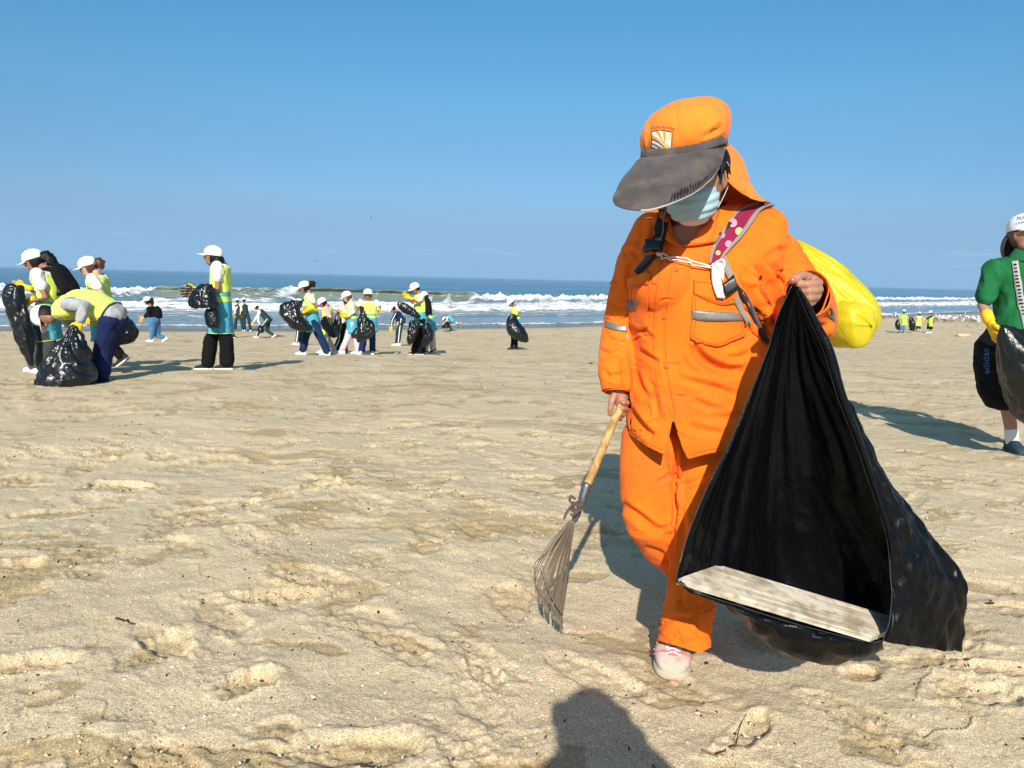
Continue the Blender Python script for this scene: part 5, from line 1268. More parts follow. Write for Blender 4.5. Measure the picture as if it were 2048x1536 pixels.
    o = bpy.data.objects.new('wooden_board', me); COL.objects.link(o); o.matrix_world = Matrix(((*[float(Rm[k][0]) for k in range(3)], cb[0]), (*[float(Rm[k][1]) for k in range(3)], cb[1]), (*[float(Rm[k][2]) for k in range(3)], cb[2]), (0, 0, 0, 1)))
    tag(o, 'weathered pale wooden board lying in the mouth of the large open black bag', 'board')
build_big_bag()
# ================================================================ the other people: built from joints
M['white'] = cloth_mat('white_cotton', (.72, .72, .72), .9, 500, .05, .2)
M['cap_white'] = cloth_mat('white_cap_cloth', (.80, .80, .82), .8, 500, .04, .15)
M['lime'] = cloth_mat('lime_vest', (.65, .78, .14), .7, 500, .06, .2)
M['lime_green'] = cloth_mat('green_lime_vest', (.42, .78, .08), .7, 500, .06, .2)
M['teal'] = cloth_mat('turquoise_vest', (.06, .35, .46), .75, 500, .08, .2)
M['vest_stripe'] = plain_mat('green_vest_stripe', (.08, .42, .30), .6)
M['blue_trim'] = plain_mat('blue_piping', (.03, .07, .25), .7)
M['grey_sweat'] = cloth_mat('grey_sweatshirt', (.33, .34, .36), .95, 500, .18, .3)
M['navy'] = cloth_mat('navy_trousers', (.007, .014, .065), .85, 500, .2, .3, .02)
M['navy_jeans'] = cloth_mat('dark_jeans', (.007, .022, .075), .85, 500, .3, .3, .02)
M['jeans'] = cloth_mat('blue_jeans', (.05, .155, .31), .85, 500, .25, .3)
M['black'] = cloth_mat('black_cloth', (.005, .005, .006), .95, 500, .2, .3, 0)
M['stripe_grey'] = cloth_mat('dark_pinstripe_cloth', (.050, .055, .055), .9, 500, .3, .3)
M['track_green'] = cloth_mat('dark_green_tracksuit', (.016, .036, .036), .8, 500, .2, .2, 0)
M['pink_pale'] = cloth_mat('pale_pink_trousers', (.60, .47, .52), .9, 500, .1, .2)
M['peach'] = cloth_mat('peach_cloth', (.68, .38, .33), .9, 500, .1, .2)
M['cream'] = cloth_mat('cream_trousers', (.60, .52, .48), .9, 500, .1, .2)
M['polo'] = cloth_mat('green_polo_knit', (.012, .125, .042), .95, 900, .2, .5, 0)
M['glove'] = plain_mat('yellow_rubber_glove', (.80, .47, .01), .55, .4, bump=.3, bscale=60)
M['glove_black'] = plain_mat('black_glove', (.012, .012, .014), .6, .4)
M['glove_tan'] = plain_mat('tan_glove', (.65, .36, .12), .7)
M['shoe_black'] = plain_mat('black_canvas_shoe', (.012, .012, .014), .8)
M['shoe_w'] = plain_mat('white_shoe', (.70, .68, .66), .6)
M['shoe_teal'] = plain_mat('dark_blue_sneaker', (.02, .045, .07), .7, bump=.4, bscale=50)
M['sole_w'] = plain_mat('white_sole', (.68, .66, .64), .7)
M['purple'] = cloth_mat('pink_bag_cloth', (.35, .08, .15), .8, 500)
M['film'] = plastic_mat('black_bag_film', (0.004, 0.006, 0.008), .28, .22, 4.5)
M['eye_w'] = plain_mat('eye_white', (.5, .48, .46), .2)
Z3 = np.array([0, 0, 1.0])

def glove_hand(w, d, side, sc=1.0, curl=.4, spread=1.0, grip=None):
    """palm, four unequal fingers and a thumb leaving the side; w wrist, d pointing direction, side = thumb side"""
    d = unit(d); side = unit(side - d * (side @ d)); pn = np.cross(d, side)
    parts = [tube([w - d * .02 * sc, w + d * .02 * sc, w + d * .07 * sc], [(.028 * sc, .020 * sc), (.036 * sc, .020 * sc), (.040 * sc, .017 * sc)], 12, up=pn)]
    for k, (o, L) in enumerate(((.030, .060), (.010, .070), (-.010, .066), (-.029, .052))):
        b = w + (d * .070 + side * o) * sc; dd = unit(d + side * o * 5 * spread)
        p1 = b + dd * L * .45 * sc; d2 = unit(dd * math.cos(curl) - pn * math.sin(curl)); p2 = p1 + d2 * L * .32 * sc; d3 = unit(dd * math.cos(curl * 2) - pn * math.sin(curl * 2)); p3 = p2 + d3 * L * .25 * sc
        parts.append(tube([b - dd * .015 * sc, p1, p2, p3], [.0105 * sc, .0100 * sc, .0092 * sc, .0075 * sc], 8))
    b = w + (d * .025 + side * .030) * sc; t1 = b + unit(d + side * .9) * .032 * sc; t2 = t1 + unit(d * 1 + side * .2 - pn * .4) * .030 * sc
    parts.append(tube([b - side * .01 * sc, t1, t2], [.0125 * sc, .0115 * sc, .009 * sc], 8))
    return merge(*parts)

def person(label, D, S, q, sp):
    """q: joints as photo pixels (x, y, depth offset in metres); D: distance; S: body height in metres (sets widths)"""
    J = {k: P(v[0], v[1], D + (v[2] if len(v) > 2 else 0)) for k, v in q.items() if k not in ('face', 'front')}
    face = unit(q['face']); front = unit(q.get('front', q['face'][:2] + (0,))); sc = S / 1.6
    side = unit(np.cross(front, Z3))                       # the person's right side
    vx = sp.get('voxel', .014); near = D < 12
    feet = []
    for k in ('anN', 'anF'):
        p = J[k]; lift = sp.get('lift', {}).get(k, 0)
        g = ground_z(p[0], p[1]); J[k] = np.array([p[0], p[1], g + .085 * sc + lift]); feet.append(J[k])
    root = thing('person', label, 'person', (float(np.mean([f[0] for f in feet])), float(np.mean([f[1] for f in feet])), min(f[2] for f in feet) - .085 * sc), sp.get('group'))
    hip, neck, head = J['hip'], J['neck'], J['head']
    sw = sp.get('shoulder', .165) * sc; hw = sp.get('hipw', .085) * sc; fat = sp.get('fat', 1.0)
    nearsg = sp.get('nearsg', None)
    # near side = towards the viewer
    ns = side if side[1] < 0 or (abs(side[1]) < 1e-6) else -side
    if abs(side[1]) < .35: ns = side if side[0] > 0 else -side
    if nearsg: ns = ns * nearsg
    tdir = unit(neck - hip)
    shN = neck + ns * sw - tdir * .055 * sc; shF = neck - ns * sw - tdir * .055 * sc
    hpN = hip + ns * hw + Z3 * sp.get('pelvz', 0) * .7; hpF = hip - ns * hw + Z3 * sp.get('pelvz', 0) * .7
    if 'shN' in J: shN = J['shN']
    if 'shF' in J: shF = J['shF']
    up = unit(Z3 - face * (face @ Z3)) if abs(face[2]) < .93 else unit(tdir + front * .3 - face * (face @ (tdir + front * .3)))
    if 'up' in sp: up = unit(np.array(sp['up']) - face * (face @ np.array(sp['up'])))
    hs = np.cross(face, up); h = .105 * sc * sp.get('headsc', 1.0)
    parts = [ellipsoid(head, (h * .72, h * .92, h), (hs, face, up)), ellipsoid(head + face * h * .30 - up * h * .58, (h * .54, h * .55, h * .50), (hs, face, up)),
             ellipsoid(head + face * h * .98 - up * h * .18, (h * .12, h * .20, h * .20), (hs, face, up), 8, 6), ellipsoid(head + face * h * .80 - up * h * .62, (h * .26, h * .12, h * .09), (hs, face, up), 8, 6),
             ellipsoid(head + hs * h * .72 - up * h * .1, (h * .10, h * .18, h * .30), (hs, face, up), 8, 6), ellipsoid(head - hs * h * .72 - up * h * .1, (h * .10, h * .18, h * .30), (hs, face, up), 8, 6)]
    parts.append(tube([neck - tdir * .05 * sc, neck + tdir * .02 * sc, head - up * h * .5 - face * h * .15], [.060 * sc, .048 * sc, .046 * sc], 12))
    mid = J.get('mid', (hip + neck) / 2 - front * .0)
    spine = bez([hip - tdir * .08 * sc, hip, mid, neck - tdir * .10 * sc, neck - tdir * .02 * sc], 12)
    def torso(g, t0=0, t1=1, drape=0, n=30):
        t = np.linspace(0, 1, 12)
        W = np.interp(t, [0, .2, .5, .8, .93, 1], [.150, .155, .138, .168, .138, .068]) * sc * fat
        Dp = np.interp(t, [0, .2, .5, .8, .93, 1], [.102, .106, .096, .104, .074, .048]) * sc * fat * sp.get('belly', 1)
        T = np.gradient(spine, axis=0); secs = []
        for i in range(12):
            if t[i] < t0 - 1e-6 or t[i] > t1 + 1e-6: continue
            tt = unit(T[i]); sd_ = unit(side - tt * (side @ tt)); fd = np.cross(tt, sd_) * -1
            k = g + drape * (1 - t[i])
            secs.append((spine[i], sd_ * (W[i] + k), fd * (Dp[i] + k)))
        return secs
    parts.append(rings(torso(-.018), 18))
    arms = {}
    for k, sh, el, ha in (('N', shN, 'elN', 'haN'), ('F', shF, 'elF', 'haF')):
        if el not in J: continue
        a = [sh, J[el], J[ha]]; arms[k] = a
        parts.append(tube(a, [.040 * sc, .036 * sc, .024 * sc], 12)); parts.append(ellipsoid(sh, (.05 * sc,) * 3, None, 10, 8))
        parts.append(ellipsoid(J[ha], (.03 * sc,) * 3, None, 10, 8))
    legs = {}
    for k, hp, kn, an in (('N', hpN, 'knN', 'anN'), ('F', hpF, 'knF', 'anF')):
        legs[k] = [hp, J[kn], J[an]]
        parts.append(tube(legs[k], [.060 * sc, .048 * sc, .036 * sc], 12))
        fd = sp.get('foot' + k, front); parts.append(tube([J[an] - Z3 * .05 * sc, J[an] - Z3 * .055 * sc + unit(fd) * .12 * sc], [.03 * sc, .025 * sc], 8))
    body = union(parts, vx, 2)
    obj('body', body, M[sp.get('skin', 'skin_far')], root)
    if near:
        for sg in (-1, 1):
            obj('eye', ellipsoid(head + face * h * .84 + hs * h * .32 * sg + up * h * .02, (h * .13, h * .08, h * .07), (hs, face, up), 8, 6), M['hair'], root)
            obj('eyebrow', tube([head + face * h * .88 + hs * h * .18 * sg + up * h * .17, head + face * h * .78 + hs * h * .48 * sg + up * h * .18], [h * .03, h * .02], 6), M['hair'], root)
    # hair
    hc = M[sp.get('hairmat', 'hair')]
    hv = [clip(ellipsoid(head - face * h * .08 + up * h * .05, (h * .84, h * 1.0, h * 1.06), (hs, face, up), 24, 16), lambda v: np.maximum(-((v - head) @ face) + h * .18, ((v - head) @ up) - h * .45))]
    if 'pony' in J:
        pts = [head - face * h * .9 + up * h * .1] + [J[k] for k in ('pony', 'pony2', 'pony3') if k in J]
        t = tube(bez(pts, 10) if len(pts) > 2 else pts, list(np.interp(np.linspace(0, 1, 10 if len(pts) > 2 else 2), [0, .4, 1], [h * .55, h * .62, h * .15])), 14)
        tn = subdiv(t, 1); hv.append((tn[0] + (.30 * h * noise3(tn[0] * np.array([30, 30, 12]) / sc))[:, None] * np.array([1, 1, .4]), tn[1]))
    if sp.get('bob'):
        b0 = head - face * h * .55 - up * h * .80
        e = ellipsoid(b0, (h * .90, h * .80, h * 1.15), (hs, face, up), 24, 18); e = (e[0] + .09 * h * noise3(e[0] * np.array([40, 40, 16]))[:, None] * unit((1, 1, .2)), e[1])
        hv.append(clip(e, lambda v: -((v - head) @ face) + h * sp.get('bobf', .28)))
    if 'bun' in J: e = subdiv(merge(ellipsoid(J['bun'], (h * .48, h * .48, h * .55), None, 12, 8), tube([head - face * h * .8 + up * h * .1, J['bun']], [h * .3, h * .35], 10)), 1); hv.append((e[0] + (.2 * h * noise3(e[0] * 30))[:, None] * np.array([1, 1, .5]), e[1]))
    obj('hair', merge(*hv), hc, root)
    # cap
    if sp.get('cap', True):
        cm = M[sp.get('capmat', 'cap_white')]; n = 28; a = np.arange(n) * 2 * math.pi / n; V = []
        cf = unit(face + up * sp.get('captilt', .0)); cu2 = unit(up - cf * (up @ cf))
        for hh, r in ((.16, 1.0), (.30, 1.04), (.55, 1.03), (.80, .96), (1.02, .80), (1.18, .58), (1.27, .30), (1.29, .02)):
            V.append(head + cu2 * hh * h - cf * h * .04 + np.outer(np.cos(a) * r * h * .90, hs) + np.outer(np.sin(a) * r * h * 1.06, cf))
        crown = (np.concatenate(V), grid_faces(8, n, True))
        co = obj('cap', subdiv(crown, 1) if near else crown, cm, root)
        rows = []
        for t in np.linspace(0, 1, 5):
            row = []
            for b in np.linspace(-1.05, 1.05, 13):
                p = head - cf * h * .04 + cu2 * h * (.20 - .10 * t - .10 * abs(b) ** 2 * (1 - .2 * t)) + hs * math.sin(b) * h * (.92 - .12 * t) + cf * h * (math.cos(b) * 1.04 + t * .82 * math.cos(b * 1.1) ** .6)
                row.append(p)
            rows.append(row)
        br = solidify((np.array(rows).reshape(-1, 3), grid_faces(5, 13)), .004 * sc if near else .007, 0)
        obj('cap_brim', br, cm, co)
        if near: obj('cap_button', ellipsoid(head + cu2 * 1.30 * h - cf * h * .04, (h * .07,) * 3, None, 8, 6), cm, co)
    # upper garment with sleeves
    top = M[sp.get('top', 'white')]; sl = sp.get('sleeve', .55); sr = sp.get('sleevr', .055) * sc
    sh_ = [rings(torso(.004, .1), 22)]
    if sp.get('pelvz'): sh_.append(ellipsoid(spine[0] + tdir * .075, (.160 * sc * fat, .112 * sc, .115 * sc), (side, np.cross(tdir, side), tdir), 18, 12))
    for k, a in arms.items():
        e_ = a[1] - a[0]; ln = np.linalg.norm(e_); f2 = a[2] - a[1]
        if sl <= 1: pts = [a[0], a[0] + e_ * sl * .5, a[0] + e_ * sl]; rd = [sr * 1.15, sr * 1.05, sr]
        else: pts = [a[0], a[0] + e_ * .5, a[1], a[1] + f2 * .5, a[1] + f2 * min(sl - 1, .95)]; rd = [sr * 1.15, sr, sr * .92, sr * .8, sr * .62]
        sh_.append(tube(pts, rd, 14)); sh_.append(ellipsoid(a[0], (sr * 1.15,) * 3, None, 12, 8))
    g_ = union(sh_, vx, 2); gv = cloth_noise(g_[0], g_[1], (.015 if near else .009) * sc, 9, (1, 1, .8), D)
    obj(sp.get('topname', 'shirt'), (gv, g_[1]), top, root)
    if sp.get('seatcover'): pass
    if sp.get('armstripe'):
        for k, a in arms.items():
            q_ = [a[0] + ns * sr * .9, a[1] + ns * sr * .8 , a[1] * .1 + a[2] * .9 + ns * sr * .6]
            obj('sleeve_stripe', tube(q_, [.016 * sc] * 3, 6), M[sp['armstripe']], root)
    # vest
    if sp.get('vest'):
        vm = sp['vest']; t0 = sp.get('vest0', 0.0)
        secs = torso(.013, sp.get('vest0', 0.0), 1.0, .020)
        tt = unit(spine[0] - spine[1]); ext = sp.get('vestlen', .10) * sc
        if ext > 0:
            c, w, d = secs[0]; drop = unit(tt * .5 - Z3 * .5) if sp.get('hang') else tt
            secs = [(c + drop * ext, w * 1.07, d * 1.12), (c + drop * ext * .5, w * 1.04, d * 1.06)] + secs
        vs = rings(secs, 30, False, 2.4); vv = subdiv(vs, 2 if near else 1); v2 = cloth_noise(vv[0], vv[1], .013 * sc, 6.5, (1, 1, .6), 4 + D); v2 = cloth_noise(v2, vv[1], .005 * sc, 17, (1, 1, .8), 9)
        v2 = solidify((v2, vv[1]), .006)
        L0 = np.linalg.norm(spine[-1] - spine[0]); ax = unit(neck - hip)
        def fn(c):
            # nearest position along the spine
            dd = np.linalg.norm(c[:, None, :] - spine[None], axis=2); t = dd.argmin(1) / 11.0
            h_ = ((c - spine[0]) @ ax) / L0
            if vm == 'lime': return np.where(h_ > .52, 0, np.where(h_ > .46, 2, np.where(h_ > .37, 0, np.where(h_ > .33, 2, 1)))) if sp.get('twotone', True) else np.zeros(len(c), int)
            return np.zeros(len(c), int)
        vo = obj('vest', v2, [M['lime' if vm == 'lime' else vm], M['teal'], M['vest_stripe']], root, matfn=fn)
        if near:
            o2 = np.array(secs[0][0]); w2, d2 = secs[0][1], secs[0][2]; a = np.linspace(0, 2 * math.pi, 33)[:-1]; n_ = len(a)
            ca, sa = np.sign(np.cos(a)) * np.abs(np.cos(a)) ** (2 / 2.4), np.sign(np.sin(a)) * np.abs(np.sin(a)) ** (2 / 2.4)
            ringp = o2 + np.outer(ca * 1.02, w2) + np.outer(sa * 1.02, d2)
            obj('vest_piping', tube(np.vstack([ringp, ringp[:1]]), [.0045] * 33, 5), M[sp.get('trim', 'lime')], vo)
            for k, sh in (('N', shN), ('F', shF)):
                sg = 1 if k == 'N' else -1
                c0 = sh - tdir * .05 * sc + ns * sg * (-.012) * sc; a = np.linspace(0, 2 * math.pi, 25)
                cr = c0 + np.outer(np.cos(a) * .085 * sc, tdir) + np.outer(np.sin(a) * .075 * sc, np.cross(tdir, ns)) + np.outer(np.full(25, .02 * sc * sg), ns)
                obj('vest_piping', tube(cr, [.0045] * 25, 5), M[sp.get('trim', 'lime')], vo)
    # lower garment
    bt = M[sp.get('bottom', 'black')]; rw = sp.get('legr', (.085, .065, .055)); cut = sp.get('legcut', .97)
    ps = [ellipsoid(hip + Z3 * sp.get('pelvz', 0) * sc, (.150 * sc * fat, .115 * sc * fat * sp.get('seat', 1), .13 * sc), (side, front, Z3), 18, 12)]
    for k, a in legs.items():
        f2 = a[2] - a[1]; end = a[1] + f2 * cut
        if cut > 0: ps.append(tube([a[0], (a[0] + a[1]) / 2, a[1], (a[1] + end) / 2, end], [rw[0] * sc * fat, (rw[0] + rw[1]) / 2 * sc * fat, rw[1] * sc, (rw[1] + rw[2]) / 2 * sc, rw[2] * sc], 16))
        else: e_ = a[1] - a[0]; ps.append(tube([a[0], a[0] + e_ * .5, a[0] + e_ * .98], [rw[0] * sc * fat, rw[0] * sc * fat, rw[1] * sc * fat], 16))
    if sp.get('skirt'):
        lo = (J['anN'] + J['anF']) / 2 + Z3 * .18 * sc
        ps = [rings([(hip + Z3 * .1 * sc, side * .14 * sc, front * .11 * sc), (hip - Z3 * .05, side * .17 * sc, front * .14 * sc), (lo, side * .20 * sc, front * .17 * sc)], 18)]
    g_ = union(ps, vx, 3); gv = cloth_noise(g_[0], g_[1], .015 * sc, 6.5, (1, 1, .5), 7 + D); gv = cloth_noise(gv, g_[1], .005 * sc, 18, (1, 1, .8), 3)
    to = obj('skirt' if sp.get('skirt') else 'trousers' if cut > 0 else 'shorts', (gv, g_[1]), bt, root)
    if sp.get('legstripe'):
        for k, a in legs.items():
            if k == 'F' and not sp.get('bothstripes'): continue
            r3 = [rw[0] * sc * .98, rw[1] * sc, rw[2] * sc * 1.0]
            f2 = a[2] - a[1]; end = a[1] + f2 * cut; sgn = ns if k == 'N' else ns
            q_ = bez([a[0] + sgn * r3[0] * .97 + Z3 * .05, a[1] + sgn * r3[1] * .97, end + sgn * r3[2] * .97], 10)
            obj('leg_stripe', tube(q_, [(.018 * sc, .018 * sc)] * 10, 6), M[sp['legstripe']], to)
    # shoes
    for k in ('N', 'F'):
        an = J['an' + k]; fd = unit(sp.get('foot' + k, front)); sdv = unit(np.cross(fd, Z3)); u_ = np.cross(sdv, fd)
        if u_[2] < 0: u_ = -u_
        base = an - u_ * .085 * sc * (1 if not sp.get('lift', {}).get('an' + k) else 1)
        st = [(.165, .012, .025), (.155, .028, .040), (.115, .037, .052), (.05, .038, .08), (-.02, .034, .095), (-.06, .028, .09), (-.072, .012, .07)]
        secs = [(base + fd * t * sc + u_ * h_ * .5 * sc + u_ * .006, sdv * w * sc, u_ * h_ * .5 * sc) for t, w, h_ in st]
        so = obj('shoe', rings(secs, 14, True, 2.3), M[sp.get('shoe', 'shoe_w')], root)
        obj('sole', rings([(base + fd * t * sc + u_ * .012 * sc, sdv * (w + .004) * sc, u_ * .014 * sc) for t, w, h_ in st], 14, True, 3), M[sp.get('sole', 'sole_w')], so)
        if sp.get('socks'):
            obj('sock', tube([an - Z3 * .02, an + (J['kn' + k] - an) * .22], [.040 * sc, .042 * sc], 12), M['white'], root)
    # hands / gloves
    for k, a in arms.items():
        gl = sp.get('glove' + k, sp.get('glove', 'glove'))
        dr = unit(a[2] - a[1]); hd = sp.get('hand' + k)
        if hd is not None: dr = unit(dr * .25 + unit(np.array(hd, float)))
        ths = unit(np.cross(dr, ns) if abs(dr @ ns) < .9 else front)
        if ths[2] < 0 and abs(dr[2]) < .8: ths = -ths
        g_ = glove_hand(a[2], dr, ths, sc * sp.get('handsc', 1.12), sp.get('curl', .55), sp.get('spread', 1.0))
        if gl:
            go = obj('glove', g_, M[gl], root)
            obj('glove_cuff', tube([a[2] - dr * .055 * sc, a[2]], [.036 * sc, .034 * sc], 12), M[gl], go)
        else:
            obj('hand', g_, M[sp.get('skin', 'skin_far')], root)
    return root, J

def film_bag(label, rows, D, seed=0, amp=.03, e=2.1, mat='film', group=None, top_open=False, cat='bag'):
    """bin bag: rows of (x, y, half width px, half depth m, depth offset m), crumpled"""
    secs = []
    for x, y, hw, hd, off in rows:
        c = P(x, y, D + off); w = P(x + hw, y, D + off) - c; secs.append((c, w, np.array([0, hd, 0])))
    m_ = 26
    keys = np.array([np.concatenate(s_) for s_ in secs]); K = bez(keys, max(14, 5 * len(rows)))
    secs = [(k[:3], k[3:6], k[6:9]) for k in K]
    sh = subdiv(rings(secs, m_, True, e), 2 if D < 30 else 1)
    v = sh[0]; N = normals(*sh); c0 = v.mean(0); S_ = (v.max(0) - v.min(0)).max()
    q = (v - c0) / S_
    n1 = 1 - 2.4 * np.abs(noise3(q * np.array([7, 7, 3.2]) + seed * 3.7)); n2 = 1 - 2.2 * np.abs(noise3(q * 11 + seed + 9)); n3 = noise3(q * 26 + seed)
    v = v + N * (S_ * amp * (n1 * 1.0 + n2 * .25 + n3 * .05))[:, None]
    o = obj('bin_bag', (v, sh[1]), M[mat]); tag(o, label, cat, group); return o

def small_backpack(label, pts, D, r=(.13, .07), mat='black', straps=None):
    """worn pack: spine of pixels top->bottom"""
    K = bez([P(x, y, D + o) for x, y, o in pts], 8); w = np.interp(np.linspace(0, 1, 8), [0, .15, .5, .85, 1], [.45, .85, 1, .95, .55])
    T = np.gradient(K, axis=0); secs = []
    for i in range(8):
        t = unit(T[i]); sd_ = np.array([0, 1.0, 0]); f_ = unit(np.cross(t, sd_)); secs.append((K[i], sd_ * r[0] * w[i], f_ * r[1] * w[i]))
    sh = subdiv(rings(secs, 16, True, 3), 1)
    o = obj('backpack', (cloth_noise(sh[0], sh[1], .008, 9), sh[1]), M[mat]); tag(o, label, 'backpack')
    t = unit(K[6] - K[1]); f_ = unit(np.cross(t, (0, 1, 0)))
    sg = -1 if (straps is None or straps > 0) else 1
    for off in (-.09, .09):
        q = bez([K[1] + np.array([0, off, 0]), K[1] - f_ * sg * -.16 + np.array([0, off, .02]), K[4] - f_ * sg * -.22 + np.array([0, off, 0]), K[6] + np.array([0, off, 0])], 14)
        obj('shoulder_strap', tube(q, [(.020, .006)] * 14, 8, up=(0, 1, 0)), M[mat], o)
    obj('pocket', ellipsoid(K[5] + f_ * sg * -r[1] * .85, (r[1] * .4, r[0] * .7, .09), (f_, (0, 1, 0), t), 14, 10), M[mat], o)
    return o
L_ = (-1, 0, 0)
# ---------------------------------------------------------------- left group
person('woman in white cap with black ponytail and backpack holding a black bag, furthest left', 8.7, 1.62,
       dict(head=(68, 522), neck=(92, 538), hip=(93, 650), mid=(102, 590), face=(-1, -.15, -.38), front=(-1, 0, 0), elN=(92, 596, -.20), haN=(58, 603, -.24), elF=(78, 590, .2), haF=(52, 575, .12),
            knN=(95, 695, -.09), anN=(92, 741, -.1), knF=(82, 700, .1), anF=(76, 748, .02), pony=(93, 512), pony2=(104, 525), pony3=(113, 535)),
       dict(vest='lime', top='white', bottom='stripe_grey', legr=(.10, .095, .105), shoe='shoe_w', handN=(-.7, -.3, -.8), handF=(-1, 0, .1), skin='skin_dark', voxel=.011))
small_backpack('black backpack worn by the furthest left woman with the ponytail', [(112, 528, 0), (126, 555, 0), (140, 580, 0), (132, 588, 0)], 8.72, (.15, .075), straps=1)
film_bag('tall black plastic bag hanging in front of the furthest left woman', [(40, 567, 8, .03, 0), (33, 574, 18, .07, 0), (31, 600, 24, .10, 0), (37, 630, 24, .11, 0), (46, 670, 20, .10, 0), (55, 705, 14, .08, 0), (63, 728, 7, .04, 0), (66, 734, 2, .02, 0)], 8.35, 1, .026)
person('person in white cap and lime vest with reddish hair behind the bending man', 9.6, 1.60,
       dict(head=(177, 534), neck=(194, 548), hip=(207, 652), face=(-.95, -.25, -.42), front=(-1, -.1, 0), elN=(208, 592, -.2), haN=(196, 628, -.2), elF=(180, 590, .2), haF=(180, 630, .16),
            knN=(208, 690, -.08), anN=(200, 728, -.1), knF=(222, 690, .08), anF=(243, 722, .1), pony=(199, 525), pony2=(203, 538)),
       dict(vest='lime', top='white', bottom='black', skin='skin_pale', hairmat='hair_red', shoe='shoe_black', captilt=.1, lift=dict(anF=.05), footF=(-.8, 0, -.6), voxel=.011))
film_bag('black plastic bag hanging behind the navy trousers of the bending man', [(232, 612, 5, .04, 0), (240, 630, 14, .10, 0), (250, 655, 22, .15, 0), (252, 672, 22, .16, 0), (244, 686, 18, .12, 0), (236, 692, 6, .04, 0)], 9.3, 4, .022)
person('bending person in grey sweatshirt, lime vest and navy trousers with yellow gloves', 8.2, 1.66,
       dict(head=(90, 631, -.05), neck=(112, 617), hip=(226, 628), mid=(172, 598), face=(.10, -.35, -.92), front=(-1, 0, 0), shN=(135, 608, -.17), elN=(170, 612, -.26), haN=(160, 642, -.30), shF=(122, 612, .17), elF=(140, 650, .2), haF=(150, 665, .1),
            knN=(205, 700, -.10), anN=(203, 760, -.10), knF=(214, 700, .12), anF=(196, 757, .12)),
       dict(vest='lime', twotone=False, top='grey_sweat', topname='sweatshirt', sleeve=1.95, sleevr=.062, bottom='navy', legr=(.105, .085, .085), trim='blue_trim', vestlen=-.0, vest0=.26, pelvz=-.10, skin='skin_dark', up=(-1, -.05, -.1), seat=1.15,
            handN=(-.35, -.1, -.9), curl=1.0, shoe='navy', sole='navy', voxel=.011, headsc=1.0))
film_bag('black plastic bag standing on the sand under the bending man', [(150, 650, 6, .04, 0), (147, 668, 18, .09, 0), (144, 690, 30, .15, 0), (138, 715, 42, .20, 0), (134, 745, 54, .25, .0), (132, 765, 56, .26, 0), (130, 776, 46, .20, 0), (130, 780, 14, .08, 0)], 7.75, 7, .030)
# ---------------------------------------------------------------- standing woman in black trousers
person('standing woman with black hair, wide black trousers and black and white shoes', 9.6, 1.62,
       dict(head=(426, 513), neck=(440, 525), hip=(442, 630), face=(-1, -.1, .0), front=(-1, -.15, 0), elN=(436, 577, -.2), haN=(404, 586, -.26), elF=(420, 580, .2), haF=(392, 579, .1),
            knN=(452, 680, -.06), anN=(455, 731, -.05), knF=(422, 680, .06), anF=(415, 724, .05)),
       dict(vest='lime', top='white', bottom='black', legr=(.080, .078, .084), bob=True, shoe='shoe_black', gloveN='', gloveF='glove', vestlen=.14, voxel=.010, captilt=.12, curl=.3))
obj_ = obj('glove', glove_hand(P(392, 583, 9.5), np.array([-1, 0, -.1]), Z3, 1.35, .15, 1.4), M['glove_black']); tag(obj_, 'loose black glove held out by the standing woman in black trousers', 'glove')
film_bag('black plastic bag folded over the arm of the standing woman', [(412, 567, 10, .06, 0), (408, 578, 20, .10, 0), (406, 595, 28, .13, 0), (408, 612, 30, .13, 0), (410, 617, 20, .06, 0)], 9.25, 11, .030)
film_bag('small black pouch hanging at the hip of the standing woman', [(424, 617, 12, .05, 0), (424, 630, 15, .07, 0), (426, 648, 14, .07, 0), (428, 656, 10, .04, 0)], 9.3, 13, .018)
# ---------------------------------------------------------------- woman in jeans
person('woman in black top and blue jeans walking with tan gloves in hand', 22, 1.56,
       dict(head=(295, 602), neck=(301, 613), hip=(309, 640), face=(-1, -.1, -.05), front=(-1, 0, 0), elN=(298, 630, -.2), haN=(288, 635, -.2), elF=(292, 630, .2), haF=(286, 637, .15),
            knN=(304, 668, -.08), anN=(303, 694, -.08), knF=(316, 672, .08), anF=(330, 690, .08), pony=(304, 600), pony2=(305, 612)),
       dict(top='black', topname='jumper', sleeve=1.9, bottom='jeans', glove='glove_tan', legr=(.125, .078, .050), seat=1.35, shoe='shoe_w', lift=dict(anF=.03), footF=(-.8, 0, -.5), voxel=.018, skin='skin_far'))
small_backpack('small black backpack on the woman in blue jeans', [(311, 613, 0), (316, 620, 0), (317, 630, 0), (314, 635, 0)], 22.0, (.13, .085), straps=1)
# ---------------------------------------------------------------- far group at the water's edge
person('walker in white top and dark tracksuit at the waterline, left of the pair', 40, 1.6, dict(head=(475, 601), neck=(476, 608), hip=(477, 627), face=(.3, 1, 0), elN=(470, 617, -.1), haN=(469, 628, -.1), elF=(483, 617, .1), haF=(484, 626, .1), knN=(472, 640), anN=(470, 654), knF=(483, 640), anF=(486, 654)),
       dict(top='white', bottom='track_green', sleeve=1.9, vest='track_green', vestlen=.0, legr=(.10, .08, .075), voxel=.03))
person('walker in white cap and dark tracksuit at the waterline, right of the pair', 40, 1.6, dict(head=(488, 600), neck=(489, 608), hip=(491, 627), face=(-.6, .8, -.2), elN=(482, 617, -.1), haN=(481, 625, -.15), elF=(497, 616, .1), haF=(498, 626, .1), knN=(488, 640), anN=(489, 653.5), knF=(498, 640), anF=(501, 654)),
       dict(top='white', bottom='track_green', sleeve=1.9, vest='track_green', vestlen=.0, legr=(.10, .08, .075), voxel=.03))
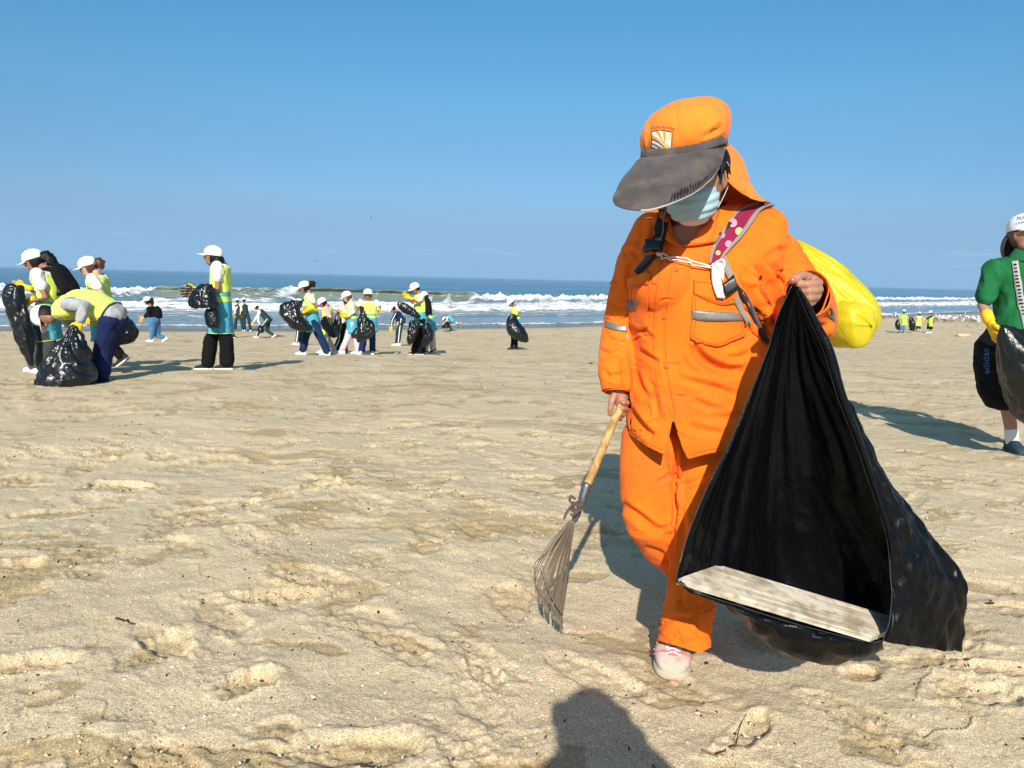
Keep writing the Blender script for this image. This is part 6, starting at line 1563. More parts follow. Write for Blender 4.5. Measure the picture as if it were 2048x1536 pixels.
person('bending youth in white cap and dark green tracksuit with white stripes', 31, 1.62, dict(head=(512, 615), neck=(519, 620), hip=(537, 640), face=(-.7, -.2, -.75), front=(-1, 0, 0), elN=(516, 640, -.2), haN=(519, 648, -.2), elF=(512, 636, .2), haF=(507, 645, .2), knN=(517, 662, -.1), anN=(514, 675, -.1), knF=(534, 662, .1), anF=(547, 673, .1)),
       dict(top='white', topname='jacket', sleeve=1.9, bottom='track_green', vest='track_green', vestlen=-.0, legstripe='white', up=(-.7, 0, .7), lift=dict(anF=.04), footF=(-.8, 0, -.6), shoe='shoe_w', voxel=.025))
film_bag('small black bag in the hand of the bending youth in tracksuit', [(520, 650, 2, .05, 0), (521, 656, 6, .14, 0), (522, 662, 7, .15, 0), (522, 666, 4, .08, 0)], 30.6, 17, .03)
person('person in dark trousers mostly hidden behind the standing woman', 30, 1.6, dict(head=(448, 608), neck=(450, 614), hip=(452, 640), face=L_, elN=(446, 628, -.2), haN=(440, 636, -.2), elF=(446, 628, .2), haF=(440, 636, .2), knN=(450, 657, -.1), anN=(446, 673, -.1), knF=(458, 660, .1), anF=(468, 675, .1)),
       dict(top='white', bottom='track_green', sleeve=1.9, shoe='shoe_black', voxel=.03))
# ---------------------------------------------------------------- middle group
person('woman in white cap and navy jeans carrying a large black bag in front', 15.6, 1.62,
       dict(head=(609, 575), neck=(619, 586), hip=(626, 642), face=(-1, -.15, -.25), front=(-1, -.1, 0), elN=(636, 613, -.18), haN=(622, 617, -.28), elF=(612, 612, .2), haF=(610, 622, .1),
            knN=(642, 676, -.1), anN=(654, 703, -.08), knF=(611, 672, .1), anF=(606, 702, .08), pony=(625, 566), pony2=(628, 574)),
       dict(vest='lime', top='white', bottom='navy_jeans', legr=(.098, .075, .070), handN=(-1, -.1, -.3), vestlen=.14, shoe='shoe_w', voxel=.014, skin='skin_dark'))
film_bag('large black bag held in front by the woman in navy jeans', [(596, 600, 10, .08, 0), (584, 606, 20, .14, 0), (580, 620, 22, .20, 0), (586, 636, 22, .24, 0), (600, 650, 22, .22, 0), (606, 660, 18, .15, 0), (608, 664, 6, .05, 0)], 15.1, 19, .032)
person('person in striped trousers hidden behind the large black bag', 22, 1.55, dict(head=(598, 606), neck=(602, 613), hip=(600, 642), face=L_, front=(-1, 0, 0), elN=(600, 628, -.2), haN=(594, 636, -.2), elF=(600, 628, .2), haF=(594, 636, .2), knN=(597, 660, -.08), anN=(594, 674, -.08), knF=(601, 660, .08), anF=(600, 673, .08)),
       dict(top='white', bottom='track_green', legstripe='white', sleeve=1.9, shoe='shoe_w', voxel=.03))
person('woman in white cap with peach sleeve and lime vest, head bowed', 17.2, 1.5,
       dict(head=(645, 606), neck=(655, 612), hip=(655, 655), face=(-.9, -.2, -.5), front=(-1, 0, 0), elN=(660, 636, -.18), haN=(650, 644, -.24), elF=(650, 636, .2), haF=(645, 645, .15),
            knN=(656, 678, -.08), anN=(668, 696, -.08), knF=(650, 678, .08), anF=(646, 699, .08)),
       dict(vest='lime', twotone=False, top='peach', sleeve=1.0, bottom='cream', shoe='shoe_w', glove='', voxel=.016, skin='skin_dark'))
film_bag('black bag hanging from the woman with the peach sleeve', [(650, 632, 4, .05, 0), (650, 645, 9, .10, 0), (660, 660, 12, .14, 0), (668, 672, 9, .10, 0), (670, 676, 3, .04, 0)], 16.8, 23, .034)
person('person in black track trousers with white side stripe in the middle group', 17.8, 1.55,
       dict(head=(693, 601), neck=(692, 610), hip=(684, 646), face=(-.5, .8, 0), front=(-1, .2, 0), elN=(690, 632, -.18), haN=(682, 626, -.25), elF=(680, 630, .2), haF=(676, 634, .15), knN=(682, 674, -.08), anN=(672, 695, -.08), knF=(688, 674, .08), anF=(690, 697, .08)),
       dict(top='white', sleeve=1.9, bottom='black', legstripe='white', shoe='shoe_black', voxel=.018, legr=(.085, .07, .065)))
film_bag('black bag held against the striped track trousers', [(676, 624, 3, .05, 0), (676, 640, 8, .12, 0), (674, 656, 9, .14, 0), (676, 668, 5, .08, 0)], 17.2, 29, .03)
person('person in white cap and pale pink trousers leaning forward', 17.0, 1.6,
       dict(head=(694, 594), neck=(703, 602), hip=(705, 646), face=(-.95, -.1, -.35), front=(-1, -.1, 0), elN=(706, 625, -.18), haN=(694, 632, -.22), elF=(698, 622, .2), haF=(690, 627, .15),
            knN=(697, 672, -.08), anN=(684, 694, -.1), knF=(712, 675, .08), anF=(716, 697, .06)),
       dict(vest='lime', top='white', sleeve=1.8, bottom='pink_pale', legr=(.095, .075, .060), vestlen=.14, shoe='shoe_w', handN=(-1, 0, .1), voxel=.015, skin='skin_pale', hairmat='hair_brown'))
person('man in white cap facing the viewer with lime vest over white shirt', 16.2, 1.62,
       dict(head=(736, 590), neck=(737, 600), hip=(737, 645), face=(.12, -1, -.16), front=(.1, -1, 0), elN=(760, 615, -.05), haN=(757, 621, -.30), elF=(713, 615, -.02), haF=(724, 622, -.28),
            knN=(744, 672), anN=(745, 698), knF=(728, 672), anF=(723, 699)),
       dict(vest='lime', captilt=.3, top='white', bottom='navy_jeans', legr=(.085, .068, .062), vestlen=.12, shoe='shoe_w', voxel=.014, footN=(.2, -1, 0), footF=(-.2, -1, 0), handN=(-.2, -.6, -.5), skin='skin_dark'))
film_bag('black bag held by the man facing the viewer', [(723, 612, 5, .06, 0), (726, 630, 8, .09, 0), (732, 645, 16, .16, 0), (734, 660, 18, .18, 0), (728, 674, 17, .15, 0), (722, 684, 9, .08, 0)], 15.6, 31, .035)
film_bag('black bag dangling beside the pale pink trousers', [(716, 655, 4, .05, 0), (712, 666, 8, .10, 0), (712, 674, 9, .10, 0), (716, 678, 4, .05, 0)], 16.3, 37, .03)
person('youth in dark tracksuit with white stripes bending towards the sand', 24, 1.6,
       dict(head=(785, 618), neck=(792, 623), hip=(804, 640), face=(-.6, -.2, -.8), front=(-1, 0, 0), elN=(785, 640, -.2), haN=(783, 653, -.2), elF=(794, 640, .2), haF=(796, 644, .1), knN=(800, 658, -.08), anN=(797, 677, -.1), knF=(796, 660, .08), anF=(793, 678, .08)),
       dict(top='navy', topname='jacket', sleeve=1.9, armstripe='white', bottom='track_green', legstripe='white', up=(-.8, 0, .6), shoe='shoe_w', voxel=.022))
person('person in turquoise vest and cream trousers behind the woman in black trousers', 18.2, 1.58,
       dict(head=(848, 594), neck=(852, 605), hip=(860, 645), face=(-.9, .3, -.4), front=(-1, 0, 0), elN=(852, 625, -.15), haN=(845, 640, -.2), elF=(850, 625, .2), haF=(842, 640, .2),
            knN=(856, 672, -.08), anN=(850, 698, -.08), knF=(864, 672, .08), anF=(866, 691, .08)),
       dict(vest='lime', top='white', bottom='cream', legr=(.10, .08, .07), shoe='shoe_black', vestlen=.14, lift=dict(anF=.03), footF=(-.8, 0, -.5), voxel=.018))
person('woman in white cap and black trousers raising a yellow glove to look at it', 17.0, 1.62,
       dict(head=(830, 577), neck=(838, 587), hip=(841, 640), face=(-.75, -.6, -.35), front=(-.9, -.4, 0), elN=(838, 607, -.25), haN=(820, 596, -.35), elF=(826, 606, .15), haF=(812, 592, .0),
            knN=(846, 670, -.05), anN=(842, 697, -.05), knF=(836, 670, .08), anF=(831, 697, .06)),
       dict(vest='lime', top='white', bottom='black', legr=(.10, .092, .095), vestlen=.02, shoe='shoe_black', handN=(-1, 0, .35), voxel=.014, skin='skin_dark'))
small_backpack('black backpack of the woman raising a yellow glove', [(850, 594, 0), (856, 605, 0), (857, 622, 0), (852, 630, 0)], 17.0, (.14, .07), straps=1)
film_bag('black bag spread from hand to hip of the woman raising a yellow glove', [(800, 603, 6, .05, 0), (808, 612, 14, .08, 0), (818, 622, 16, .08, 0), (830, 631, 12, .06, 0), (838, 636, 4, .03, 0)], 16.6, 41, .022)
film_bag('tall black bag hanging before the black trousers below the raised glove', [(830, 640, 10, .06, 0), (828, 655, 12, .14, 0), (824, 672, 10, .18, 0), (820, 686, 6, .10, 0), (820, 690, 2, .04, 0)], 16.5, 43, .03)
film_bag('black bag hanging behind the black trousers, right of the woman raising a glove', [(852, 645, 5, .05, 0), (856, 660, 11, .14, 0), (857, 675, 11, .16, 0), (850, 690, 8, .10, 0), (846, 696, 4, .05, 0)], 16.7, 47, .03)
# ---------------------------------------------------------------- two more by themselves
person('crouching person in white cap and pale vest near the waterline', 43, 1.55,
       dict(head=(889, 638), neck=(894, 633), hip=(905, 642), mid=(900, 634), face=(-.8, -.2, -.6), front=(-1, 0, 0), elN=(893, 642, -.2), haN=(891, 645, -.2), elF=(892, 642, .2), haF=(890, 645, .2), knN=(897, 648, -.1), anN=(903, 655, -.1), knF=(897, 648, .1), anF=(904, 655, .1)),
       dict(top='cream', vest='teal', sleeve=1.8, bottom='stripe_grey', vestlen=-.0, up=(-.7, 0, .7), voxel=.03, shoe='shoe_black'))
film_bag('black bag on the sand before the crouching person', [(894, 643, 3, .06, 0), (894, 648, 6, .2, 0), (892, 653, 9, .3, 0), (892, 656, 9, .3, 0)], 42.4, 53, .03)
person('person in white cap and lime vest holding a full black bag alone on the sand', 23.4, 1.58,
       dict(head=(1021, 606), neck=(1030, 612), hip=(1032, 644), face=(-.8, -.45, -.5), front=(-.9, -.3, 0), elN=(1042, 625, -.2), haN=(1030, 629, -.3), elF=(1024, 625, .2), haF=(1025, 629, .1),
            knN=(1031, 668, -.08), anN=(1032, 689, -.06), knF=(1027, 668, .08), anF=(1024, 689, .08)),
       dict(vest='lime', top='white', bottom='black', legr=(.085, .065, .055), vestlen=.12, shoe='shoe_black', sole='shoe_black', handN=(-1, -.2, -.2), voxel=.018, skin='skin_dark'))
film_bag('full black bag hanging from the gloves of the lone person on the sand', [(1026, 627, 4, .05, 0), (1025, 635, 9, .12, 0), (1026, 645, 14, .22, 0), (1032, 660, 20, .32, 0), (1038, 672, 19, .30, 0), (1046, 682, 11, .18, 0), (1049, 685, 4, .07, 0)], 23.0, 59, .018)
# ---------------------------------------------------------------- right far trio
person('person with green-lime top and blue jeans seen from behind, leftmost of the far trio', 51, 1.65, dict(head=(1808, 623), neck=(1808, 629), hip=(1808, 646), face=(.1, 1, 0), elN=(1800, 636, -.1), haN=(1796, 641, -.1), elF=(1816, 636, .1), haF=(1819, 639, .1), knN=(1803, 656), anN=(1799, 666), knF=(1808, 656), anF=(1806, 667)),
       dict(top='lime_green', vest='lime_green', sleeve=1.0, bottom='jeans', shoe='shoe_black', glove='glove_black', voxel=.035, vestlen=.06))
person('person with lime vest and dark shorts seen from behind, middle of the far trio', 54, 1.55, dict(head=(1839, 627), neck=(1838, 632), hip=(1837, 647), face=(.5, 1, 0), elN=(1831, 638, -.1), haN=(1828, 642, -.1), elF=(1843, 638, .1), haF=(1845, 643, .1), knN=(1834, 656), anN=(1833, 662), knF=(1840, 656), anF=(1840, 662.5)),
       dict(top='white', vest='lime', twotone=False, bottom='navy', legcut=.3, shoe='shoe_w', voxel=.035))
person('woman in long dark skirt with pink bag, rightmost of the far trio', 52, 1.65, dict(head=(1861, 625), neck=(1861, 630), hip=(1860, 647), face=(-1, -.2, 0), front=(-1, 0, 0), elN=(1854, 637, -.2), haN=(1849, 637, -.2), elF=(1857, 637, .2), haF=(1850, 640, .2), knN=(1858, 657, -.1), anN=(1856, 667, -.1), knF=(1862, 657, .1), anF=(1861, 667.5, .1)),
       dict(top='navy', vest='lime_green', bottom='black', skirt=True, sleeve=1.2, shoe='shoe_w', voxel=.035))
o_ = obj('shoulder_bag', ellipsoid(P(1867, 642, 52.2), (.12, .10, .17)), M['purple']); tag(o_, 'pink shoulder bag at the back of the woman in the long skirt', 'bag')
film_bag('black bag at the left of the leftmost person of the far trio', [(1796, 638, 2, .08, 0), (1795, 650, 5, .2, 0), (1796, 656, 4, .18, 0), (1797, 660, 2, .1, 0)], 50.6, 61, .03)
film_bag('black bag carried between the two left people of the far trio', [(1821, 634, 3, .08, 0), (1824, 645, 6, .25, 0), (1825, 655, 6, .25, 0), (1824, 662, 4, .15, 0)], 51.5, 67, .03)

# ---------------------------------------------------------------- woman in the green polo, cut by the frame
def green_woman():
    r, J = person('woman in green polo shirt, dark shorts and white cap with blue lettering', 5.0, 1.60,
           dict(head=(2050, 468), neck=(2052, 505), hip=(2050, 690), face=(.05, -1, -.08), front=(-.25, -1, 0), shN=(2094, 530, .02), elN=(2128, 620, .02), haN=(2115, 680, -.15), shF=(1988, 540, -.02), elF=(1966, 612, .0), haF=(1979, 642, -.12),
                knN=(2080, 790, -.02), anN=(2085, 868, .12), knF=(2010, 786, 0), anF=(2026, 876, -.02)),
           dict(captilt=.22, top='polo', topname='polo_shirt', sleeve=.80, sleevr=.056, bottom='black', legcut=0, legr=(.150, .125, .1), fat=1.25, bobf=-.40, shoulder=.20, hipw=.10, shoe='shoe_teal', sole='shoe_teal', socks=True, skin='skin', nearsg=1,
                hairmat='hair_brown', bob=True, footN=(.15, -1, 0), footF=(-.15, -1, 0), handF=(.35, -.3, -1), curl=.5, voxel=.009, handsc=1.25))
    return r
SC.view_layers[0].update()
GREEN = green_woman()
film_bag('large black bag held in front by the woman in the green polo', [(2004, 652, 6, .03, 0), (2016, 668, 20, .06, 0), (2040, 700, 42, .12, 0), (2050, 745, 48, .16, 0), (2056, 790, 44, .16, 0), (2062, 830, 34, .12, 0), (2064, 852, 16, .06, 0)], 4.66, 71, .018)

# strap, lettering on cap and shorts of the green polo woman
def mesh_bvh(objs):
    V, F, o = [], [], 0
    for ob in objs:
        mw = ob.matrix_world; me = ob.data
        V += [mw @ v.co for v in me.vertices]; F += [tuple(i + o for i in p.vertices) for p in me.polygons]; o = len(V)
    return BVHTree.FromPolygons(V, F)
SC.view_layers[0].update()
ch = {c.name.split('.')[0]: c for c in GREEN.children}
bp_ = mesh_bvh([ch['polo_shirt']])
M['strap_grey'] = cloth_mat('pale_grey_woven_strap', (.36, .36, .37), .9, 500)
st = thing('bag_strap', 'black and white woven bag strap across the green polo shirt', 'strap', on_surf(bp_, 2030, 560, .01, 4.8)[0])
obj('strap', solidify(strip(bp_, [(2023, 524), (2028, 560), (2036, 610), (2048, 660)], [(2036, 522), (2042, 560), (2050, 610), (2062, 660)], .008, 24, 4, 1, 4.85), .004), M['strap_grey'], st)
for i in range(15):
    y = 528 + i * 7; x = np.interp(y, [524, 560, 610, 660], [2029.5, 2035, 2043, 2055])
    obj('woven_mark', solidify(strip(bp_, [(x - 3, y), (x + 3, y)], [(x - 3, y + 2.6), (x + 3, y + 2.6)], .011, 3, 3, 0, 4.85), .002), M['black'], st)
nk = P(2052, 505, 5.0); cl = []
for dz, rr_, fy in ((-.045, .125, -.035), (-.02, .112, -.03), (.018, .078, -.012), (.026, .070, -.008), (.012, .066, -.006)):
    a = np.arange(40) * 2 * math.pi / 40; cl.append(nk + np.array([0, fy, dz]) + np.outer(np.cos(a) * rr_, (1, 0, 0)) + np.outer(np.sin(a) * rr_ * .85, (0, 1, 0)) + np.outer(-.02 * (np.sin(a) < 0) * np.abs(np.sin(a)), (0, 0, 1)))
obj('collar', (np.concatenate(cl), grid_faces(5, 40, True)), M['polo'], GREEN)
def lettering(nm, text, corner, ux, uy, bvh, mat, parent, Yf, off=.004):
    """flat print: text laid on a surface, corner/ux/uy in photo pixels"""
    cu = bpy.data.curves.new('t', 'FONT'); cu.body = text; cu.size = 1; to = bpy.data.objects.new('t', cu); TMP.collection.objects.link(to)
    TMP.view_layers[0].update(); tm = bpy.data.meshes.new_from_object(to.evaluated_get(TMP.view_layers[0].depsgraph))
    tv = np.zeros(len(tm.vertices) * 3); tm.vertices.foreach_get('co', tv); tv = tv.reshape(-1, 3); tf = [tuple(p.vertices) for p in tm.polygons]; bpy.data.objects.remove(to)
    V = [on_surf(bvh, corner[0] + ux[0] * x + uy[0] * y, corner[1] + ux[1] * x + uy[1] * y, off, Yf)[0] for x, y, _ in tv]
    return obj(nm, (np.array(V), tf), mat, parent, smooth=False)
M['print_blue'] = plain_mat('blue_print', (.03, .12, .36), .7)
capo_ = [c for c in GREEN.children if c.name.startswith('cap')][0]
bc = mesh_bvh([capo_])
lettering('cap_lettering', 'PERU', (2034, 441), (10.5, -1.2), (1, -9.5), bc, M['print_blue'], capo_, 4.85)
lettering('cap_lettering', 'LIMPIO', (2032, 449), (8.6, -1.0), (1, -7), bc, M['print_blue'], capo_, 4.85)
sh_ob = ch.get('shorts')
if sh_ob:
    lettering('shorts_lettering', 'adidas', (1980, 748), (-1, -21), (-17, 1), mesh_bvh([sh_ob]), M['print_blue'], sh_ob, 4.8)

# ---------------------------------------------------------------- the photographer, seen only by the shadow
def eval_mesh_late(sh): return eval_mesh(sh, [('BEVEL', dict(width=.016, segments=4, limit_method='NONE', affect='EDGES'))]) if False else rings([((.054, -.0155 + t, 1.046), (w, 0, 0), (0, 0, hgt)) for t, w, hgt in ((0, .063, .036), (.0006, .066, .039), (.0064, .066, .039), (.007, .063, .036))], 48, True, 5)
def photographer():
    r = thing('person', 'photographer crouching behind the camera, seen only as a shadow on the sand', 'person', (.15, -.5, ground_z(.15, -.5)))
    hd = np.array([.075, -.25, 1.132]); sh = np.array([.14, -.33, .98])
    parts = [ellipsoid(hd, (.078, .095, .110)), tube([hd - (0, 0, .06), sh], [.06, .07]), rings([((.14, -.50, .42), (.15, 0, 0), (0, .12, 0)), ((.13, -.42, .74), (.16, 0, 0), (0, .12, 0)), ((.09, -.34, 1.0), (.17, 0, 0), (0, .10, 0)), ((.08, -.31, 1.09), (.09, 0, 0), (0, .07, 0))], 20),
             tube([(.24, -.33, 1.02), (.34, -.18, .89), (.17, -.05, 1.02)], [.05, .042, .028]), tube([(-.05, -.33, 1.02), (-.07, -.37, .72), (.0, -.16, .55)], [.05, .042, .028]),
             tube([(.22, -.50, .42), (.26, -.15, .42), (.24, -.42, .09)], [.085, .06, .045]), tube([(.06, -.50, .42), (.02, -.16, .36), (.04, -.50, .08)], [.085, .06, .045]), tube([(.24, -.45, .06), (.24, -.30, .04)], [.04, .03]), tube([(.04, -.50, .06), (.04, -.36, .04)], [.04, .03])]
    obj('body', union(parts, .015, 2), M['skin_far'], r)
    obj('shirt', union([rings([((.14, -.50, .46), (.17, 0, 0), (0, .14, 0)), ((.13, -.42, .74), (.18, 0, 0), (0, .14, 0)), ((.09, -.34, 1.0), (.20, 0, 0), (0, .12, 0)), ((.08, -.31, 1.08), (.14, 0, 0), (0, .09, 0)), ((.08, -.30, 1.13), (.09, 0, 0), (0, .07, 0))], 24), tube([(.24, -.33, 1.03), (.34, -.18, .90)], [.070, .06]), tube([(-.05, -.33, 1.03), (-.07, -.37, .74)], [.080, .07])], .015, 2), M['navy'], r)
    obj('trousers', union([tube([(.22, -.50, .42), (.26, -.15, .42), (.24, -.42, .12)], [.10, .075, .06]), tube([(.06, -.50, .42), (.02, -.16, .36), (.04, -.50, .10)], [.10, .075, .06]), ellipsoid((.14, -.52, .45), (.16, .13, .12))], .015, 2), M['black'], r)
    obj('hair', clip(ellipsoid(hd + (0, -.01, .010), (.092, .105, .118), None, 24, 16), lambda v: np.maximum(-(v[:, 1] - hd[1]) + .02, v[:, 2] - hd[2] - .05)), M['hair'], r)
    for w, d, sd in (((.19, -.05, 1.02), (-.5, .1, .3), (0, 0, 1)), ((.02, -.16, .55), (.3, .1, -.6), (1, 0, 0))):
        obj('hand', glove_hand(np.array(w), np.array(d), np.array(sd, float), .9, .6), M['skin_far'], r)
    ph = obj('phone', eval_mesh_late(box((.054, -.012, 1.046), (.066, .0035, .039))), M['black_plastic']); tag(ph, 'phone held sideways by the photographer', 'phone')
photographer()

# ---------------------------------------------------------------- gulls
def build_gulls():
    wh = plain_mat('gull_white', (.72, .72, .70), .7); gr = plain_mat('gull_grey', (.20, .21, .23), .7); bk = plain_mat('gull_dark', (.04, .035, .03), .6); ye = plain_mat('gull_bill', (.5, .3, .03), .5)
    def gull_meshes(turn, pose):
        body = union([ellipsoid((0, 0, .20), (.10, .075, .075), None, 12, 8), ellipsoid((.13, 0, .25), (.045, .04, .05), None, 10, 8), tube([(.05, 0, .21), (.12, 0, .26)], [.06, .04], 8), tube([(-.08, 0, .20), (-.20, 0, .18)], [(.04, .03), (.03, .008)], 8)], .014, 1)
        head = ellipsoid((.165, 0, .30), (.038, .034, .036), None, 10, 8)
        body = union([body, head, tube([(.12, 0, .25), (.165, 0, .30)], [.038, .03], 8)], .014, 1)
        wings = merge(ellipsoid((-.04, .062, .215), (.15, .018, .055), None, 10, 6), ellipsoid((-.04, -.062, .215), (.15, .018, .055), None, 10, 6))
        legs = merge(tube([(.0, .03, .15), (.0, .03, .0)], [.006, .006], 6), tube([(.0, -.03, .15), (.0, -.03, .0)], [.006, .006], 6))
        bill = tube([(.195, 0, .298), (.24, 0, .288)], [.010, .003], 6)
        return make_mesh('gull_body', *body, wh), make_mesh('gull_wings', *wings, gr), make_mesh('gull_legs', *legs, bk), make_mesh('gull_bill', *bill, ye)
    bm, wm, lm, im = gull_meshes(0, 0)
    rs = np.random.RandomState(21); spots = []
    for k in range(78):
        px = rs.uniform(1868, 1962) if k < 60 else rs.uniform(1762, 1800)
        py = 639.5 + (px - 1860) * .03 + rs.normal(0, 1.6) + rs.uniform(-3, 4)
        if k >= 60: py = 635.5 + rs.normal(0, 1.2)
        spots.append((px, py, rs.uniform(0, 6.28), rs.uniform(1.1, 1.5)))
    spots += [(930, 650, 3.3, 1.1), (935, 648, 0.2, 1.0), (770, 653, .5, 1.0), (768, 652, 3, 1.0), (1000, 651, 2, 1.0), (1930, 632, 1, 1.2)]
    def place(x, y, z, a, s_, label, grp):
        e = bpy.data.objects.new('gull', None); COL.objects.link(e); e.location = (x, y, z - .004); e.rotation_euler = (0, 0, a); e.scale = (s_,) * 3
        tag(e, label, 'gull', grp)
        for nm, me in (('body', bm), ('wing', wm), ('leg', lm), ('bill', im)):
            c = bpy.data.objects.new(nm, me); COL.objects.link(c); c.parent = e
    for i, (px, py, a, s_) in enumerate(spots):
        d = P(px, py, 1.0) - CAM; Y = np.interp(px, [0, 740, 1000, 1760, 1860, 1960], [36, 43, 49, 80, 84, 95]); q = CAM + d * Y
        for _ in range(40):
            gz = ground_z(q[0], q[1]); Y = .7 * Y + .3 * min(max((CAM_H - gz) / max(-d[2], 1e-4), 20), 130); q = CAM + d * Y
        lim = float(shore_y(q[0])) - .4
        if q[1] > lim: q[1] = lim - rs.uniform(0, 1.5)
        far = px > 1700
        own = {78: 'gull standing at the foam edge right of the crouching person, nearer one of two', 79: 'gull at the foam edge right of the crouching person, farther one of two', 80: 'gull by the water left of the youth in the striped tracksuit',
               81: 'second gull by the water left of the youth in the striped tracksuit, turned away', 82: 'single gull at the foam edge left of the lone person with the full bag', 83: 'gull with raised head standing apart behind the far right flock'}
        lb = own.get(i) or ('small gull resting on the sand between the yellow sack and the far trio' if px < 1810 else 'small white and grey gull resting among the flock right of the far trio')
        place(q[0], q[1], ground_z(q[0], q[1]), a, s_, lb, None if i >= 78 else 'gulls beside the yellow sack' if px < 1810 else 'gulls resting on the far shore')
    # two birds in flight
    fb = union([ellipsoid((0, 0, 0), (.16, .05, .05), None, 10, 8), tube([(0, 0, 0), (.02, .25, .07), (-.06, .55, .02)], [(.02, .05), (.015, .04), (.008, .012)], 8), tube([(0, 0, 0), (.02, -.25, .07), (-.06, -.55, .02)], [(.02, .05), (.015, .04), (.008, .012)], 8)], .02, 1)
    fm = make_mesh('flying_bird', *fb, bk)
    for px, py, Y, a, lb in ((742, 435, 120, .4, 'tiny dark bird flying high in the blue sky'), (630, 522, 150, 1.0, 'tiny dark bird flying low just above the horizon')):
        o = bpy.data.objects.new('bird', fm); COL.objects.link(o); o.location = tuple(P(px, py, Y)); o.rotation_euler = (0, 0, a); tag(o, lb, 'bird')
build_gulls()

# ---------------------------------------------------------------- bits lying on the sand
def build_bits():
    dk = plain_mat('dark_seaweed_bit', (.03, .022, .018), .8); pl = plain_mat('shell_white', (.7, .66, .6), .6); tw = plain_mat('dry_twig', (.16, .09, .045), .8); lg = plain_mat('pale_driftwood', (.55, .43, .22), .9, bump=.5, bscale=9); stn = plain_mat('grey_stone', (.16, .15, .14), .9, bump=.6, bscale=20)
    g = G(1926, 673); Y = g[1]
    # driftwood log and stone on the right
    ax = np.array([1, .1, 0]); c = g + Z3 * .08
    lv, lf = subdiv(tube([c - ax * .35, c, c + ax * .38], [.10, .12, .09], 12), 2); o = obj('driftwood', (lv + .02 * noise3(lv * 9)[:, None] * unit((1, 1, 1)), lf), lg); tag(o, 'pale yellowish driftwood lump lying on the sand at the right', 'driftwood')
    g2 = G(1914, 673); sv, sf = subdiv(ellipsoid(g2 + Z3 * .05, (.12, .10, .08), None, 10, 8), 1); o = obj('stone', (sv * 1.0 + .02 * noise3(sv * 12)[:, None], sf), stn); tag(o, 'small grey stone beside the pale driftwood', 'stone')
    # named bits
    def bit(px, py, r, lb, mat=dk, name='seaweed_bit', cat='seaweed', el=1.0):
        p = G(px, py); v, f = subdiv(ellipsoid(p + Z3 * r * .35, (r * el, r, r * .55), None, 8, 6), 1)
        o = obj(name, (v + .4 * r * noise3(v * .6 / r)[:, None] * unit((1, .6, .8)), f), mat); tag(o, lb, cat)
    bit(1412, 1328, .0075, 'round black seaweed bit on the sand right of the pink shoe')
    bit(1181, 727, .028, 'dark elongated scrap on the sand left of the orange sleeve', el=1.9)
    bit(1234, 1258, .004, 'tiny dark speck on the sand below the rake tines')
    bit(980, 805, .009, 'small black bit on the open sand in the middle')
    bit(1030, 736, .010, 'small black bit on the sand behind the middle of the beach')
    bit(1981, 1207, .006, 'dark scrap on the sand right of the big black bag', el=3)
    bit(1030, 1160, .005, 'small white shell on the sand left of the rake', pl, 'shell', 'shell')
    bit(640, 1451, .005, 'white shell fragment on the sand near the bottom left middle', pl, 'shell', 'shell')
    bit(345, 1335, .006, 'pale shell scrap in the left foreground', pl, 'shell', 'shell')
    def twig(pts, r, lb, mat=tw):
        q = bez([G(x, y) + Z3 * (r + .002) for x, y in pts], 12); q[1:-1] += np.random.RandomState(len(lb)).normal(0, r * .5, (10, 3)); o = obj('twig', tube(q, list(np.linspace(r, r * .5, 12)), 6), mat); tag(o, lb, 'twig')
    twig([(233, 1239), (250, 1245), (268, 1252)], .0035, 'short dark twig on the sand in the left foreground', dk)
    twig([(1432, 1512), (1455, 1500), (1475, 1492)], .0022, 'thin dark crack of dried seaweed at the bottom edge', dk)
    twig([(1404, 1503), (1420, 1510), (1436, 1518)], .0022, 'thin straw at the bottom edge right of the shadow')
    twig([(1472, 1490), (1482, 1450), (1500, 1420)], .0016, 'fine root strand on the sand in the lower right', dk)
    twig([(1300, 1248 + 60), (1250, 1300)], .0012, 'fine pale straw beside the trouser hem')
    # crumbs nobody could count
    rs = np.random.RandomState(8); V, F, o_ = [], [], 0
    V2, F2, o2 = [], [], 0
    for k in range(1500):
        rr = math.exp(rs.uniform(math.log(1.2), math.log(16))); t = rs.uniform(-.72, .72); x, y = rr * math.sin(t), rr * math.cos(t); z = ground_z(x, y)
        r = rs.uniform(.0012, .0032) * (1 + rr * .16); A = rs.normal(size=(3, 3)); A, _ = np.linalg.qr(A)
        pts = np.array([(1, 0, 0), (-1, 0, 0), (0, 1, 0), (0, -1, 0), (0, 0, 1), (0, 0, -1)]) * (r * np.array([1.6, 1, .7])); v = pts @ A + (x, y, z + r * .4)
        f = [(0, 2, 4), (2, 1, 4), (1, 3, 4), (3, 0, 4), (2, 0, 5), (1, 2, 5), (3, 1, 5), (0, 3, 5)]
        if rs.rand() < .72: V.append(v); F += [tuple(i + o_ for i in q) for q in f]; o_ += 6
        else: V2.append(v); F2 += [tuple(i + o2 for i in q) for q in f]; o2 += 6
    for nm, a, b, mt, lb in (('beach_debris', V, F, dk, 'dark crumbs of seaweed scattered over the sand'), ('shell_fragments', V2, F2, pl, 'white shell fragments scattered over the sand')):
        o = obj(nm, (np.concatenate(a), b), mt, smooth=False); o['kind'] = 'stuff'; o['label'] = lb
build_bits()
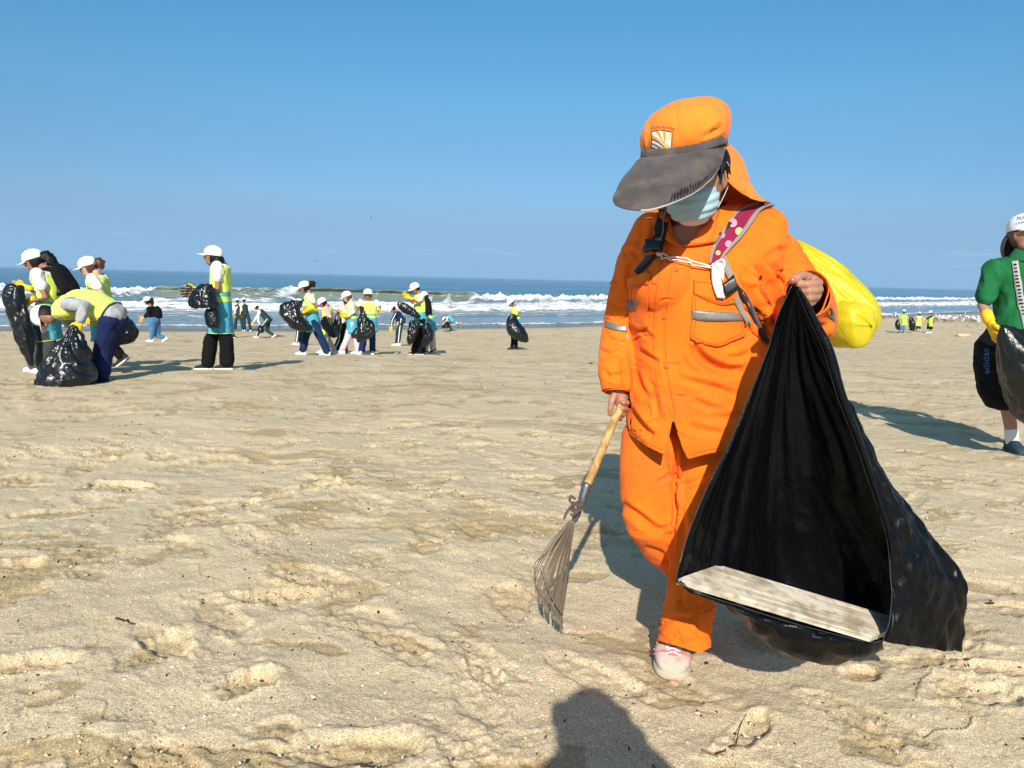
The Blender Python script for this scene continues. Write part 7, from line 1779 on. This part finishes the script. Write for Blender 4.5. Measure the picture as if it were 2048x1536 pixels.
def build_clods():
    rs = np.random.RandomState(15); V, F, o_ = [], [], 0
    cs = [(500, 1372), (490, 1195), (620, 1165), (400, 1420), (60, 1352), (330, 1460), (1690, 1350), (1500, 1440), (1820, 1420), (150, 1480), (730, 1200), (560, 1330), (250, 1180), (80, 1440), (1330, 1500), (1000, 1400), (850, 1330), (300, 1500)]
    cen = [(G(x, y)[0], G(x, y)[1], .10) for x, y in cs]
    for k in range(150):
        rr = math.sqrt(rs.uniform(1.5, 64)); t = rs.uniform(-.72, .72); rr = min(rr, 5 + .2 * rs.rand()); cen.append((rr * math.sin(t), rr * math.cos(t), rs.uniform(.05, .2)))
    for cx, cy, sp in cen:
        m = rs.randint(8, 34); aa = rs.uniform(0, 3.14); st = rs.uniform(.25, 1)
        for _ in range(m):
            u, w = rs.normal(0, sp), rs.normal(0, sp * st); x = cx + math.cos(aa) * u - math.sin(aa) * w; y = cy + (math.sin(aa) * u + math.cos(aa) * w)
            if y < 1.2: continue
            r = min(rs.gamma(2.0, .0009) + .0012, .0055) * (1 + .05 * y); z = ground_z(x, y)
            v, f = ellipsoid((0, 0, 0), (r * rs.uniform(.8, 1.6), r, r * rs.uniform(.5, .8)), None, 7, 4); v = v + .35 * r * noise3(v * (1.1 / r) + rs.uniform(0, 99))[:, None]
            c, s_ = math.cos(rs.uniform(0, 3)), math.sin(rs.uniform(0, 3)); v = np.stack([v[:, 0] * c - v[:, 1] * s_, v[:, 0] * s_ + v[:, 1] * c, v[:, 2]], -1) + (x, y, z)
            V.append(v); F += [tuple(i + o_ for i in q) for q in f]; o_ += len(v)
    o = obj('sand_clods', (np.concatenate(V), F), build_beach.mat); o['kind'] = 'stuff'; o['label'] = 'small clods of damp sand kicked up on the beach'
build_clods()
bpy.data.scenes.remove(TMP)

# ================================================================ thin sea air
hz = obj('haze', box((0, 15200, -1.35), (31500, 19400, 3.25)), [], smooth=False)
hm = bpy.data.materials.new('haze'); hm.use_nodes = True; hn, hl = hm.node_tree.nodes, hm.node_tree.links
hn.clear(); ho = hn.new('ShaderNodeOutputMaterial'); hv_ = hn.new('ShaderNodeVolumePrincipled'); hv_.inputs['Color'].default_value = (.50, .70, .95, 1); hv_.inputs['Density'].default_value = 0.00018
hl.new(hv_.outputs[0], ho.inputs['Volume']); hz.data.materials.append(hm); hz['kind'] = 'stuff'; hz['label'] = 'faint haze over the sea'
